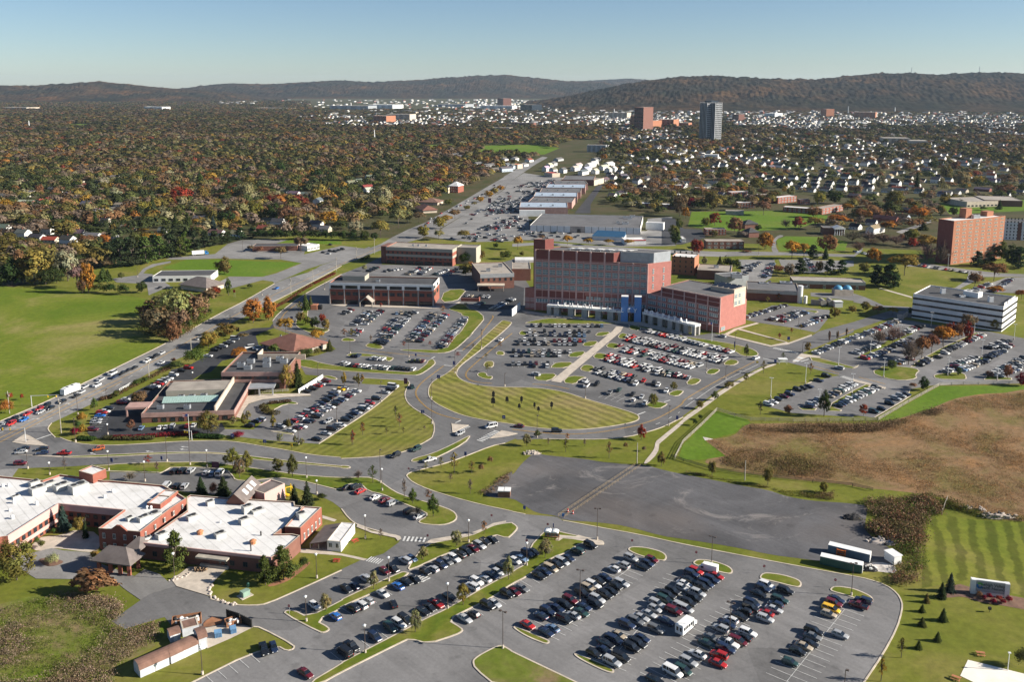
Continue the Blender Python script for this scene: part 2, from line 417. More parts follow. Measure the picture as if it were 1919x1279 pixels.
ROAD_W = 'D1:-1200,1500 -400,1160 0,990 560,752 860,598 1200,438 1860,115 E2:510,930 800,785 1130,592 1500,440 1860,318 E3:430,158 G1:560,935 740,845 960,755 1200,618 1300,560 1590,390 1830,250 G2:20,250 200,140 330,85 460,20'
ROAD_E = 'G2:520,30 380,110 240,205 60,330 G1:1830,385 1640,520 1440,640 1110,830 900,945 E3:540,185 0,392 E2:1700,490 1300,700 1100,800 800,960 480,1100 D2:150,280 0,340 D1:1860,350 1640,450 1400,590 1000,800 560,1010 520,1060 F:-60,1010'
sheet('road', ROAD_W+' '+ROAD_E, 'old_asphalt')
sheet('road', 'F:-260,840 D1:0,1100 525,1040 530,1095 600,1165 C1:600,5 700,45 850,75 1100,85 1400,70 1700,50 C2:200,40 500,35 700,55 900,90 1150,130 1400,180 1700,205 C3:0,215 400,195 640,145 800,70 900,10 D3:1250,1130 1400,1230 C3:1500,90 1250,190 1060,260 820,320 700,350 655,380 720,460 850,640 600,580 480,510 400,450 340,420 250,400 0,400 C2:1300,380 1100,350 830,310 550,270 300,245 0,252 C1:1000,275 700,295 300,310 0,325 F:-260,905', 'road_asphalt')
sheet('parking_lot', 'B2:150,1330 230,1278 790,1000 1080,930 1160,970 1240,950 1240,910 900,735 830,725 560,720 330,750 0,720 B1:1700,690 1650,630 1250,750 1110,670 1410,460 1250,350 1130,250 700,250 360,245 C1:380,1150 520,1115 640,1140 1000,1270 B1:1350,220 1450,150 1600,200 1690,280 B2:0,255 60,320 380,420 400,450 640,510 830,515 960,500 1300,350 1712,160 B3:0,150 190,60 C3:260,1220 420,1170 570,1060 595,1020 550,1000 160,890 70,820 0,720 C2:1712,720 1620,650 1560,620 1200,490 1090,460 870,450 640,600 230,560 0,530 C1:1640,480 1100,430 1100,350 1600,362 1710,310 C2:0,310 270,305 560,330 640,395 640,435 900,430 1080,410 1300,440 1500,490 1712,545 1712,412 C3:250,398 340,418 400,450 480,480 655,395 720,460 880,530 1100,600 1400,680 1710,745 C4:0,750 130,775 450,800 510,840 860,905 1300,985 1700,1075 B5:520,0 800,50 1100,110 1700,215 B6:0,220 150,250 330,310 440,390 490,480 490,560 440,740 300,1000 90,1330', 'asphalt')
sheet('hospital_road', 'C3:900,10 D3:990,1160 1015,1080 1000,980 930,930 800,860 720,790 690,720 695,660 730,600 745,570 720,545 250,520 D2:1860,525 1600,492 1470,482 1430,412 1330,330 1520,285 1600,270 1800,200 E2:1700,1230 1350,1160 1120,1075 1110,1000 1160,930 1320,800 1500,680 1860,490 E3:0,488 250,390 430,300 440,385 1280,400 1480,440 1720,370 1860,330 E4:200,640 130,870 380,920 1180,1000 1400,1010 1850,1110 E5:130,1160 330,1130 470,1170 D5:480,60 940,180 1000,172 1130,222 1300,240 1130,345 1000,350 850,395 700,470 450,605 200,785 0,930 D4:1860,945 1650,1050 1500,1100 1250,1165 900,1190 330,1182 60,1190 C4:30,15 C3:1640,60 1500,90 1250,190', 'road_asphalt')
sheet('parking_lot', 'D2:520,1130 590,1075 900,1080 1000,1000 780,960 790,880 850,800 1000,750 1250,725 1530,715 1380,690 1420,680 1660,520 1860,525 D3:250,520 215,580 460,595 620,610 640,605 620,620 430,780 270,900 0,1078 D2:1860,1075 1610,1237 1100,1200 560,1140', 'asphalt')
sheet('parking_lot', 'D1:950,1110 1000,980 1110,860 1300,760 1560,620 1860,480 D2:0,430 200,380 380,280 430,220 560,140 700,60 760,10 E2:800,1110 900,1080 1080,1070 1110,1030 1130,1075 930,1150 D2:930,70 960,160 1050,280 800,280 560,330 440,450 330,480 200,560 D1:1860,640 1700,700 1580,850 1540,1060 1860,1030 D2:300,1010 560,1010 590,1075 520,1135 0,1115 D1:1860,1130 1200,1160 1060,1175 970,1140', 'fresh_asphalt')
sheet('parking_lot', 'E2:1640,1000 1700,880 E3:0,830 1100,870 1290,915 1300,960 1380,985 1250,1150 D3:1120,195 600,215 470,185 250,185 160,110 0,110 D2:1860,60 E2:1740,1100', 'asphalt')
sheet('road', 'E5:1480,1113 1860,1010 E6:240,935 380,895 640,875 640,960 400,965 0,1105 D5:1860,15 1310,240 1130,228 1000,172 1400,60', 'road_asphalt')
sheet('parking_lot', 'E5:670,970 970,830 1120,830 1480,870 1600,880 1590,960 1480,1100 1440,1125 1200,1075 830,1020 700,990', 'asphalt')
sheet('service_yard', 'E5:1390,690 1860,700 E6:130,740 330,830 640,850 640,885 300,850 0,795 E5:1860,780 1390,730', 'asphalt')
sheet('parking_lot', 'D5:1410,255 1860,70 E6:380,995 480,980 650,1000 1050,1070 1320,1100 1500,1120 1860,1190 F:2010,655 D6:2300,590 1860,575 940,590 850,600 620,640 600,700 630,715 230,950 0,925 D5:1860,945 1190,900 1000,850 880,820 1180,660 1400,560 1640,500 1710,490 1130,345 1300,240 1380,300', 'asphalt')
sheet('parking_lot', 'E3:440,390 1290,400 1280,440 1180,500 1200,560 1100,640 760,640 520,500 200,470', 'asphalt')
sheet('parking_lot', 'E3:1500,470 1710,380 1480,640 1350,650 1130,620 1180,520', 'asphalt')
sheet('parking_lot', 'E3:1300,700 1500,640 1860,600 E4:130,640 120,830 0,900 E3:1860,880 1480,870 1560,790 1480,780 1300,760', 'fresh_asphalt')
sheet('road', 'E5:150,235 400,245 700,240 1100,250 1860,275 E6:100,200 100,235 E5:1860,305 1100,282 640,290 400,300 100,290 E4:1500,240 300,170 0,190 0,160 300,140 1500,215', 'old_asphalt')
sheet('parking_lot', 'E5:600,330 1000,335 1000,400 960,530 880,580 720,570 640,480', 'old_asphalt')
sheet('parking_lot', 'E5:1040,330 1860,345 1860,400 1480,480 1100,460', 'old_asphalt')
sheet('path', 'E5:960,255 975,120 1040,60 1110,70 1010,110 1010,190 1050,258', 'old_asphalt', 1)
sheet('parking_lot', 'E3:880,70 1050,0 1860,-60 E4:500,20 1500,20 1790,180 1200,190 300,120 0,110 E3:1860,130 1400,140 1100,105', 'old_asphalt')
sheet('parking_lot', 'G1:1130,830 1440,640 1640,520 1840,385 G2:60,330 250,205 560,250 700,260 480,420 190,650 300,700 320,860 1010,900 1560,900 1640,850 1640,720 1919,700 1919,960 0,960 G1:1250,940', 'old_asphalt')
sheet('parking_lot', 'G2:820,660 1000,440 1050,380 1060,360 1150,330 1000,560 1000,660', 'fresh_asphalt')
sheet('parking_lot', 'G6:1020,390 1100,430 1300,520 1380,600 1300,620 1180,520 1060,450', 'old_asphalt')
sheet('parking_lot', 'E2:1450,275 1860,180 E3:250,210 300,190 340,215 0,320 E2:1500,430 1130,590 1110,570 1000,555 640,650 480,600 640,515 1000,520 1150,480 1430,370 1200,330 480,320 130,330 -60,330 0,310 480,270 620,160 760,120 1060,105 1280,115 1130,160 1240,170 1480,180', 'old_asphalt')
sheet('road', 'E1:1220,540 1500,500 1560,430 1660,380 1860,345 1860,365 1700,400 1600,440 1560,480 1660,490 1860,620 1620,720 1600,600 1480,590 1270,580', 'old_asphalt')
sheet('parking_lot', 'G4:560,820 860,720 960,680 930,720 620,840', 'old_asphalt')
sheet('parking_lot', 'E6:560,400 700,360 1250,440 1600,480 1860,490 1860,520 1420,520 1100,680 1060,670 1230,560 1260,475 900,440 700,410', 'old_asphalt')
sheet('parking_lot', 'E6:1260,670 1660,530 1919,520 1919,700 1500,690', 'old_asphalt')
sheet('parking_lot', 'G3:220,740 400,750 440,830 200,900 0,900 0,640 130,640', 'fresh_asphalt')
sheet('path', 'D4:420,555 1090,10 1130,-40 1210,-40 1182,15 528,570', 'concrete', z=.2)
sheet('path', 'D5:0,955 180,830 450,625 850,405 1010,355 1020,374 860,425 470,660 210,860 0,1005 D4:1860,1018 1640,1205 1600,1240 C4:1475,70 1460,165 1350,272 1310,265 1405,150 D4:1550,1279 1560,1215 1600,1180 1860,972', 'concrete', 1, z=.11)
sheet('path', 'C3:160,870 300,945 545,985 590,1000 600,1025 565,1045 540,1015 300,965 150,905', 'concrete', z=.2)
sheet('path', 'C3:0,1170 130,1195 260,1225 225,1240 0,1190 C2:1712,1190 1300,1160 1300,1120 1500,1130', 'concrete', z=.06)
sheet('path', 'C2:1520,785 1665,830 1640,850 1520,815', 'concrete', z=.06)
sheet('path', 'B2:0,250 90,200 180,130 340,130 560,150 470,240 400,310 380,420 60,325', 'concrete', z=.2)
sheet('path', 'B2:330,750 480,720 700,715 830,735 600,850 370,950 250,900', 'concrete', z=.2)
sheet('soil_patch', 'B2:325,690 440,615 560,680 330,750', 'rust_soil', 1, z=.21)
sheet('path', 'D2:700,940 760,960 790,880 850,800 1000,755 1250,730 1530,712 1515,695 1380,690 950,695 760,730 740,780', 'concrete', z=.2)
sheet('path', 'E5:440,1150 560,1085 800,1020 830,1030 600,1095 480,1160', 'concrete', z=.2)
sheet('path', 'E5:570,1090 600,1080 1110,1225 1150,1240 1400,1150 1405,1165 1140,1260 D5:980,175 950,180 470,60 480,48 960,165 1120,130', 'concrete', z=.21)
sheet('path', 'D5:1270,265 1290,250 1500,285 1490,295 1360,290 1210,350 1190,345', 'concrete', z=.06)
sheet('path', 'E3:0,820 1150,850 1280,790 1300,800 1170,865 1100,870 0,840 E2:1740,830', 'concrete', z=.2)
sheet('path', 'E4:100,890 380,922 1180,1003 1400,1013 1850,1112 1850,1160 1400,1050 1180,1030 380,950 150,920', 'concrete', z=.2)
sheet('path', 'E6:275,645 300,640 640,735 640,750', 'concrete', z=.06)
sheet('path', 'E1:1220,540 1240,535', 'concrete') if False else None
sheet('path', 'D5:215,1160 330,1185 240,1200', 'chalk', z=.05)
sheet('sand_court', 'B6:1150,1060 1712,1200 2100,1290 2000,1500 1300,1330 1072,1220', 'sand', z=.06)
sheet('mulch_bed', 'B6:840,420 930,370 1040,290 1170,330 1560,410 1712,440 1900,480 1900,600 1600,530 1250,480 1100,420 950,440', 'mulch', 1, z=.05)
sheet('mulch_bed', 'C1:380,1230 480,1215 620,1240 640,1265 B1:560,120 480,125 420,100', 'mulch', 1, z=.2)
sheet('mulch_bed', 'B2:960,310 1150,240 1270,150 1390,70 1400,95 1290,190 1180,270 1000,330', 'rust_soil', 1, z=.05)
sheet('chalk_patch', 'C6:290,870 480,880 640,990 470,1000 380,960', 'chalk', 1, z=.045)
sheet('chalk_patch', 'B6:110,110 250,70 420,110 440,190 300,180 100,150', 'chalk', 1, z=.045)
sheet('courtyard', 'C1:400,1010 440,1000 600,985 680,960 760,930 1000,960 1000,1140 900,1160 620,1120 520,1115 380,1150 300,1100', 'concrete', 1, z=.05)
sheet('drive', 'C1:190,1190 380,1150 520,1115 640,1140 900,1160 1000,1270 B1:1350,220 1450,150 1600,200 1690,280 B2:0,255 60,320 B1:1500,400 1410,460 1250,350 1130,250 700,250 360,245 C1:200,1320', 'old_asphalt', 0)
for s_ in ('D1:130,1220 270,1130 320,1150 470,1235 530,1262 280,1245', 'D3:1197,1012 1210,1020 1385,1035 1210,1118', 'D3:1615,1178 1745,1092 1919,1125 1800,1155'):
	island(s_, 'concrete', 0)
island('C1:125,178 600,192 640,207', 'concrete', 0)
island('C1:640,195 1000,180 1710,150 C2:300,150 560,160 830,195 1200,240 1710,290 C3:0,285 70,290 100,305 70,318 0,318 C2:1700,310 1300,275 1100,255 830,230 560,180 300,165 0,168 C1:1000,205 640,210', smooth=1)
island('C3:690,245 720,215 900,170 1100,80 D3:1380,1150 1410,1150 C3:1240,60 1000,190 850,242 720,252', smooth=1)
island('C2:0,255 300,246 550,270 830,310 1100,350 1300,380 1700,410 C3:250,400 340,420 400,450 480,510 600,580 850,650 990,690 1120,740 1165,790 1150,840 1060,880 950,890 800,875 760,850 850,800 850,760 640,680 570,650 420,580 260,545 200,480 60,470 C2:1700,540 1500,490 1300,440 1080,410 900,430 770,445 640,435 620,395 560,330 270,305 0,308 C1:1700,315 1620,365 1550,355 1100,347 900,330 1000,278 1700,247', smooth=1)
island('B2:1130,600 1150,565 1240,560 1375,630 1712,465 B3:0,450 590,180 640,175 690,195 460,330 0,530 B2:1712,550 1465,668 1590,735 1595,765 1540,792 1490,790', smooth=1)
island('C3:830,1080 1090,1030 1300,990 1430,930 1530,885 1640,865 1712,858 C4:0,862 45,890 60,920 0,985 C3:1665,1022 1520,978 1100,1160 B3:1000,20 690,165 655,140', smooth=1)
sheet('path', 'C3:830,1072 890,1032 1090,998 1290,968 1420,918 1520,868 1650,843 1650,860 1530,885 1430,930 1300,988 1090,1028 850,1078', 'concrete', z=.19)
island('B2:1500,1310 1350,1310 1712,1095 B3:0,1085 550,800 810,660 1060,545 1530,270 1712,190 B4:0,170 150,90 C4:165,1110 310,955 340,940 390,930 650,990 900,1040 925,1065 910,1090 700,1055 560,1160 B4:420,30 290,110 155,225 0,300 B3:1530,430 1290,550 1070,660 1215,745 1220,775 1150,815 870,905 680,855 600,890 0,1190', smooth=1)
sheet('path', 'C4:470,985 520,990 640,1000 660,985 710,1000 850,1040 920,1060 915,1085 860,1090 700,1045 600,1028 510,1020 470,1045 430,1040', 'concrete', z=.19)
for s_ in ('B4:5,740 20,725 40,725 360,860 380,880 350,905 300,895 120,820', 'B4:610,1005 640,990 1000,1140 1030,1180 990,1200 860,1150 680,1060',
		'C4:1155,1140 1170,1110 1220,1100 1350,1110 1500,1150 1555,1195 1540,1240 1490,1245 1290,1200', 'B5:90,100 120,60 180,50 320,70 460,120 505,165 490,195 440,200 250,150',
		'B5:765,230 790,195 850,185 1000,205 1150,250 1195,290 1180,330 1130,335 900,275 780,250', 'B5:1465,370 1490,330 1550,320 1690,340 B6:60,365 180,420 205,460 190,490 150,470 0,440 B5:1640,415'):
	island(s_)
island('B3:1310,1080 1330,1050 1400,1000 1560,920 1620,915 1712,970 B4:0,975 640,1279 750,1340 B3:1560,1340 1330,1150', 'meadow', 1)
island('D3:1230,400 1130,480 1010,540 955,600 940,660 945,720 1000,780 1080,830 1300,930 1600,990 1860,1025 D4:200,1060 500,1085 750,1085 1000,1060 1250,1020 1370,985 1392,950 1365,915 1200,860 800,745 560,665 300,625 0,617 D3:1700,617 1500,600 1350,560 1270,510 1252,460 1290,390 1420,290 1600,150 E3:1780,1104 1850,1035 1860,1012 1760,990 1730,1012 1640,1090 1480,1240 D3:1400,220', 'oval_grass', 2)
island('D3:600,215 720,205 1130,215 1210,100 1270,30 E3:1270,1160 1400,960 1310,945 1300,915 1150,870 1160,845 1320,800 1390,870 1470,880 1570,965 1500,1050 1350,1220 D3:1460,0 1300,160 1210,225 1100,250 900,245', smooth=1)
island('D2:1330,330 1500,312 1650,358 1860,392 D3:500,442 800,457 920,372 940,330 990,308 1030,345 1010,380 900,460 830,490 750,490 0,445 D2:1860,440 1430,410', smooth=1)
for s_ in ('D4:240,490 300,470 505,470 415,553 240,545', 'D4:420,390 480,345 685,345 595,410 420,410', 'D4:590,290 650,235 815,225 745,290', 'D4:750,170 800,120 950,115 885,175', 'E4:890,1165 940,1120 1085,1120 1015,1165',
		'D4:535,570 622,488 830,510 740,530 690,590', 'D4:725,430 782,367 900,390 880,440 820,455', 'D4:865,300 922,237 1050,265 1000,320', 'D4:1005,180 1062,127 1180,155 1140,205', 'D4:1135,85 1185,22 1260,45 1250,95', 'E4:1255,1085 1290,1040 1400,1060 1400,1110',
		'D5:425,375 490,315 580,320 615,350 540,385', 'D5:235,470 290,415 390,420 405,440 330,485', 'D5:20,585 80,520 180,525 200,550 120,600', 'D4:1680,700 1770,650 1860,655 D5:10,670 D4:1800,725', 'D4:1430,825 1530,765 1690,795 1690,810 1600,860',
		'D3:1670,265 1700,220 1780,235 1770,275', 'D3:1540,380 1570,335 1665,335 1655,405 1560,400', 'D3:1465,490 1500,455 1580,460 1590,500 1650,495 1640,535 1550,530', 'E4:60,1150 100,1100 170,1130 150,1160', 'D3:0,95 60,75 160,100 130,120 0,120',
		'D3:250,170 300,135 400,145 470,185 420,205 300,190', 'D3:40,280 90,250 200,245 560,290 570,310 520,340 480,325 470,290 220,285', 'D3:690,350 760,310 930,318 900,345 760,352',
		'D2:1070,1100 1110,1095 1330,1120 1345,1140 1300,1140', 'D2:980,840 1060,780 1300,770 1390,790 1370,810 1250,800 1100,880 1160,930 1000,900', 'D2:1640,500 1720,488 1820,520 1800,540 1740,530 1680,515'):
	island(s_, smooth=1)
island('E4:165,1012 300,985 430,970 800,990 1160,1020 1150,1035 130,1030', smooth=1)
island('E4:1290,1040 1400,1055 1700,1130 1860,1185 D5:0,65 260,100 560,150 740,195 815,235 825,270 760,285 640,280 560,225 300,150 0,85 D4:1860,60 1720,35 E4:1700,1150 1400,1075', smooth=1)
island('E2:1340,1030 1440,880 1500,865 1490,960 1520,1030 1620,1080 1740,1090 1700,1122 1560,1150 1400,1085', smooth=1)
island('E3:1120,665 1370,650 1300,740 1260,780 1070,800', smooth=1)
island('E5:900,990 940,985 1100,1020 1090,1030', smooth=0); island('E5:1300,880 1460,890 1475,905 1440,915', smooth=0)
island('D5:1380,290 1480,300 1860,400 D6:60,375 50,395 0,418 D5:1860,418 1700,400 1400,330', smooth=0)
island('D6:190,455 300,400 340,385 600,400 735,430 680,480 700,525 540,550 330,520', smooth=1)
island('D6:865,490 950,470 1110,455 1220,470 1240,530 1200,540 900,530', smooth=1); island('D6:1420,540 1450,490 1730,520 1730,540', smooth=0)
island('D6:30,305 90,300 640,40 E6:700,1080 620,1060 D6:300,160', smooth=0, kerb=False); island('D6:620,400 690,395 1060,200 1400,40 1470,55 1420,30 1330,25 1000,170 700,330', smooth=0)
island('D5:1600,830 1620,790 1860,650 D6:150,580 200,600 0,700 D5:1860,710 1650,840 1730,870 1720,885 1580,880', smooth=0); island('D5:1250,840 1460,850 1440,875 1300,870', smooth=0)
island('D6:1280,290 1350,280 1480,310 1420,330', smooth=0); island('D6:0,530 355,622 340,640 0,556', 'concrete', 0)
island('E2:1130,590 1300,520 1650,380 1600,420 1500,470 1240,545', smooth=0, kerb=False)
for s_ in ('B6:90,1310 300,1000 440,740 490,560 490,480 440,390 330,310 150,250 0,220 B5:1100,110 520,0 C4:1700,1075 1300,985 860,905 510,840', 'C4:130,775 0,750 C3:1710,745 1400,680 1100,600 880,530 720,460 655,400 655,375 700,350 820,320 1060,260 1250,190 1500,90 1640,60',
		'B2:180,1310 230,1278 790,1000 1080,930', 'B2:1090,930 1160,970 1230,955 1240,915 900,735 830,728', 'C3:0,217 400,197 640,147 800,72 900,12 D3:990,1160 1015,1080 1000,980 930,930 800,860 720,790 690,720 695,660 730,600 745,570 720,545 250,520',
		'C1:600,5 700,45 850,75 1100,85 1400,70 1700,50 C2:200,40 500,35 700,55 900,90 1150,130 1400,180 1700,205', 'D4:1860,945 1650,1050 1500,1100 1250,1165 900,1190 330,1182', 'D3:620,612 430,780 270,900 0,1076 D2:1610,1237', 'D1:560,1010 520,1060 530,1095 600,1165',
		'D1:0,990 560,752 860,598 1200,438 1860,115 E2:510,930 800,785 1130,592', 'E2:1860,400 1700,490 1300,700 1100,800', 'E2:1110,1000 1160,930 1320,800 1500,680 1860,490', 'B2:400,450 640,510 830,515 960,500 1300,350 1712,160', 'D6:620,640 600,700 630,715 230,950', 'C3:590,1025 545,995 160,885 70,815 0,720',
		'D1:1000,980 1110,860', 'D6:940,592 1860,577', 'D5:1400,560 1180,660 880,820'):
	kerb_line(s_)
o = KERB.build('kerb', 'kerb'); tag(o, kind='structure')
def yline(s, dbl=True, sm=2, z=.115, w=.22):
	p = chaikin(pts(s), sm, False)
	if not dbl: strip(LINES_Y, p, w, z); return
	for sg in (-1, 1):
		q = []
		for i in range(len(p)):
			a = p[max(0, i-1)]; b = p[min(len(p)-1, i+1)]; d = (b-a).normalized()
			q.append(p[i]+Vector((-d.y, d.x, 0))*.22*sg)
		strip(LINES_Y, q, .17, z)
def wline(s, sm=1, z=.115, w=.25, dash=0):
	p = chaikin(pts(s), sm, False)
	if not dash: strip(LINES_W, p, w, z); return
	for i in range(len(p)-1):
		a, b = p[i], p[i+1]; n = max(1, int((b-a).length/dash))
		for k in range(n):
			strip(LINES_W, [a+(b-a)*(k/n), a+(b-a)*((k+.35)/n)], w, z)
ZR = .125
for s_ in ('D3:1115,385 1000,470 880,560 815,640 805,700 850,770 960,870 1100,930 1300,975', 'D3:1320,215 1560,20 E3:1500,1160 1660,960 1640,940', 'D3:1860,30 1620,220 1420,390 1345,470 1370,530 1460,565 1640,578',
		'D4:0,1080 300,1115 600,1135 900,1120 1200,1070 1500,1000 1700,900 1860,800 D5:0,760 400,530 780,340', 'D4:220,585 400,595 620,638', 'E5:1700,1160 1860,1090', 'E2:1120,1060 1350,1145 1700,1200',
		'E2:1200,985 1250,900 1380,810', 'D5:1390,380 1700,470', 'D6:60,510 350,585', 'D3:230,212 600,255 960,283'):
	yline(s_, z=ZR)
yline('D1:-200,1250 60,1150 500,920 900,720 1300,530 1500,430 1860,230 E2:230,1200 500,1050 830,870 1250,650 1860,380 E3:440,190', z=.12)
yline('D1:-150,1290 110,1165 540,940 940,745 1330,555', z=.12)
wline('D5:0,850 400,570 820,370', z=ZR); wline('D4:1320,1110 1640,1000 1860,870', z=ZR, dash=8)
wline('D1:0,1120 400,950 800,760', z=.12, dash=9); wline('D1:400,1030 800,850 1400,540 E2:0,1270', z=.12, dash=9)
wline('D1:0,1060 600,790 1100,560 1860,175', z=.12, dash=9); wline('E2:300,1110 800,850 1500,500 1860,355', z=.12, dash=9)
for s_ in ('D3:1115,380 1205,388', 'D3:1205,222 1320,220', 'D3:980,305 1020,285', 'D4:1365,920 1450,888', 'D4:1655,780 1720,760', 'D3:1240,1010 1300,980', 'D5:1280,340 1370,312', 'D5:870,305 1000,335', 'D1:380,1195 560,1135'):
	wline(s_, 0, ZR, .6)
for a, b, n in (('D5:985,190', 'D5:1260,250', 14), ('D5:1210,345', 'D5:1300,285', 2), ('D5:1730,500', 'D5:1860,545', 8), ('D3:1230,1108', 'D3:1380,1040', 8), ('D3:1500,1210', 'D3:1700,1095', 9), ('B3:770,215', 'B3:860,265', 4), ('B3:265,45', 'B3:400,80', 6), ('C3:610,1020', 'C3:850,1035', 6)):
	pa, pb = pts(a)[0], pts(b)[0]; d = (pb-pa); nn = Vector((-d.y, d.x, 0)).normalized()*1.5
	for k in range(n):
		c = pa+d*((k+.5)/n); strip(LINES_W, [c-nn, c+nn], abs(d.length)/n*.5, ZR)
for c_, x, y, an in (('C1', 925, 165, 150), ('C1', 1490, 145, 170), ('C2', 130, 100, 170), ('C2', 120, 125, 170), ('D1', 400, 965, 30), ('D1', 740, 800, 30), ('D5', 620, 450, 35), ('D5', 85, 745, 35)):
	p = P(c_, x, y); d = Vector((math.cos(rad(an)), math.sin(rad(an)), 0)); n_ = Vector((-d.y, d.x, 0))
	LINES_W.quad([(p-d*2+n_*.15).xyz+Vector((0, 0, .125)), (p-d*2-n_*.15)+Vector((0, 0, .125)), (p-n_*.15)+Vector((0, 0, .125)), (p+n_*.15)+Vector((0, 0, .125))])
	LINES_W.quad([p+n_*.6+Vector((0, 0, .125)), p-n_*.6+Vector((0, 0, .125)), p+d*1.4+Vector((0, 0, .125))])
def stall_lines(s, n, ln, both=True, off=0, pitch=None, z=.125):
	a, b = pts(s); d = (b-a); L = d.length; d.normalize(); q = Vector((d.y, -d.x, 0))
	if pitch: n = int(L/pitch)
	for k in range(n+1):
		c = a+d*(L*k/n)
		strip(LINES_W, [c-q*(ln if both else 0), c+q*ln], .13, z)
	if both: strip(LINES_W, [a, b], .13, z+.003)
CARCOL = {'w': ((.62, .62, .61), 'white'), 's': ((.36, .37, .38), 'silver'), 'g': ((.13, .135, .14), 'grey'), 'k': ((.012, .013, .015), 'black'),
		'b': ((.014, .025, .06), 'dark blue'), 'B': ((.02, .13, .42), 'bright blue'), 'l': ((.14, .22, .34), 'light blue'), 'r': ((.36, .018, .016), 'red'),
		'm': ((.11, .01, .016), 'maroon'), 't': ((.02, .05, .045), 'dark green'), 'e': ((.36, .30, .22), 'beige'), 'y': ((.72, .42, .02), 'yellow'), 'o': ((.36, .09, .02), 'orange')}
CARTYP = {'s': 'sedan', 'u': 'SUV', 'h': 'hatchback', 'p': 'pickup truck', 'v': 'van', 'n': 'minivan'}
LOWER = {   # stations: x, bottom, top, half width
	's': [(-2.32, .45, .72, .70), (-2.2, .28, .90, .84), (-1.45, .22, .97, .90), (0.0, .2, .93, .91), (.95, .22, .95, .90), (1.9, .26, .80, .85), (2.25, .30, .66, .74), (2.35, .42, .55, .62)],
	'u': [(-2.3, .5, .95, .78), (-2.2, .34, 1.08, .90), (-1.4, .28, 1.12, .95), (0, .27, 1.08, .95), (.95, .28, 1.10, .94), (1.95, .32, 1.0, .90), (2.25, .36, .85, .8), (2.36, .5, .7, .68)],
	'h': [(-2.0, .45, .85, .74), (-1.92, .28, .98, .85), (-1.3, .22, 1.0, .88), (0, .2, .96, .88), (.85, .22, .97, .87), (1.65, .26, .82, .83), (1.95, .30, .68, .72), (2.05, .42, .56, .6)],
	'p': [(-2.75, .5, .95, .88), (-2.65, .42, 1.08, .94), (-1.5, .36, 1.08, .96), (-.7, .36, 1.08, .96), (1.0, .36, 1.12, .95), (2.2, .38, 1.02, .92), (2.6, .42, .9, .82), (2.7, .55, .72, .7)],
	'n': [(-2.42, .45, 1.0, .8), (-2.36, .3, 1.08, .93), (-1.4, .24, 1.08, .97), (0, .22, 1.05, .97), (1.1, .24, 1.06, .95), (1.95, .28, .92, .88), (2.35, .34, .72, .74), (2.45, .46, .6, .62)],
	'v': [(-2.65, .5, 1.1, .85), (-2.6, .36, 1.2, .96), (-1.5, .32, 1.2, .98), (0, .3, 1.2, .98), (1.4, .3, 1.15, .97), (2.2, .34, 1.02, .92), (2.6, .4, .85, .84), (2.7, .5, .7, .7)]}
CABIN = {   # base x0,x1, roof x0,x1, z belt, z roof, base half width, roof half width
	's': (-1.75, 1.05, -1.05, .28, .93, 1.43, .82, .60), 'u': (-2.22, 1.05, -1.95, .35, 1.07, 1.72, .88, .70), 'h': (-1.92, .95, -1.5, .2, .95, 1.5, .8, .62),
	'p': (-.75, 1.1, -.55, .45, 1.08, 1.8, .88, .70), 'v': (-2.58, 1.75, -2.5, 1.05, 1.17, 2.05, .93, .80), 'n': (-2.36, 1.6, -2.15, .55, 1.04, 1.72, .9, .73)}
AXLES = {'s': (1.42, -1.38, .32), 'u': (1.42, -1.4, .36), 'h': (1.28, -1.25, .31), 'p': (1.7, -1.65, .38), 'v': (1.65, -1.65, .37), 'n': (1.5, -1.5, .33)}
def car_body(k, mb, m=0):
	st = LOWER[k]; rings = []
	for x, zb, z1, hw in st:
		zm = zb+(z1-zb)*.55
		r = [(x, -hw*.9, zb), (x, -hw, zm), (x, -hw*.93, z1-.05), (x, -hw*.8, z1), (x, hw*.8, z1), (x, hw*.93, z1-.05), (x, hw, zm), (x, hw*.9, zb)]
		rings.append(len(mb.v)); mb.v += r
	for a, b in zip(rings, rings[1:]):
		for i in range(8):
			j = (i+1) % 8; mb.f.append((a+i, a+j, b+j, b+i)); mb.m.append(m)
	mb.f.append(tuple(rings[0]+i for i in range(7, -1, -1))); mb.m.append(m); mb.f.append(tuple(rings[-1]+i for i in range(8))); mb.m.append(m)
	b0, b1, r0, r1, zb, zr, hb, hr = CABIN[k]
	e = .03
	mb.quad([(r0-.04, -hr-e, zr), (r1+.05, -hr-e, zr), (r1+.05, hr+e, zr), (r0-.04, hr+e, zr)], m)
	mb.box(r0+.12, r1-.1, -hr*.8, hr*.8, zr, zr+.035, m)
	for s in (-1, 1):
		for bx, rx, w in ((b1, r1, .09), (b0, r0, .16), ((b0+b1)/2-.05, (r0+r1)/2-.05, .08)) + ((((b0*.72+b1*.28), (r0*.7+r1*.3), .07),) if k in 'uv' else ()):
			yb, yr = s*(hb+.015), s*(hr+.02)
			q = [(bx-w, yb, zb), (bx+w, yb, zb), (rx+w, yr, zr), (rx-w, yr, zr)]
			mb.quad(q if s < 0 else q[::-1], m)
	if k == 'p':
		pass
def car_glass(k, mb, m=0):
	b0, b1, r0, r1, zb, zr, hb, hr = CABIN[k]
	A = [(b0, -hb, zb), (b1, -hb, zb), (b1, hb, zb), (b0, hb, zb)]; Rr = [(r0, -hr, zr-.01), (r1, -hr, zr-.01), (r1, hr, zr-.01), (r0, hr, zr-.01)]
	for i in range(4):
		j = (i+1) % 4; mb.quad([A[i], A[j], Rr[j], Rr[i]], m)
	if k == 'p': mb.box(-2.6, -.85, -.78, .78, 1.06, 1.085, m)
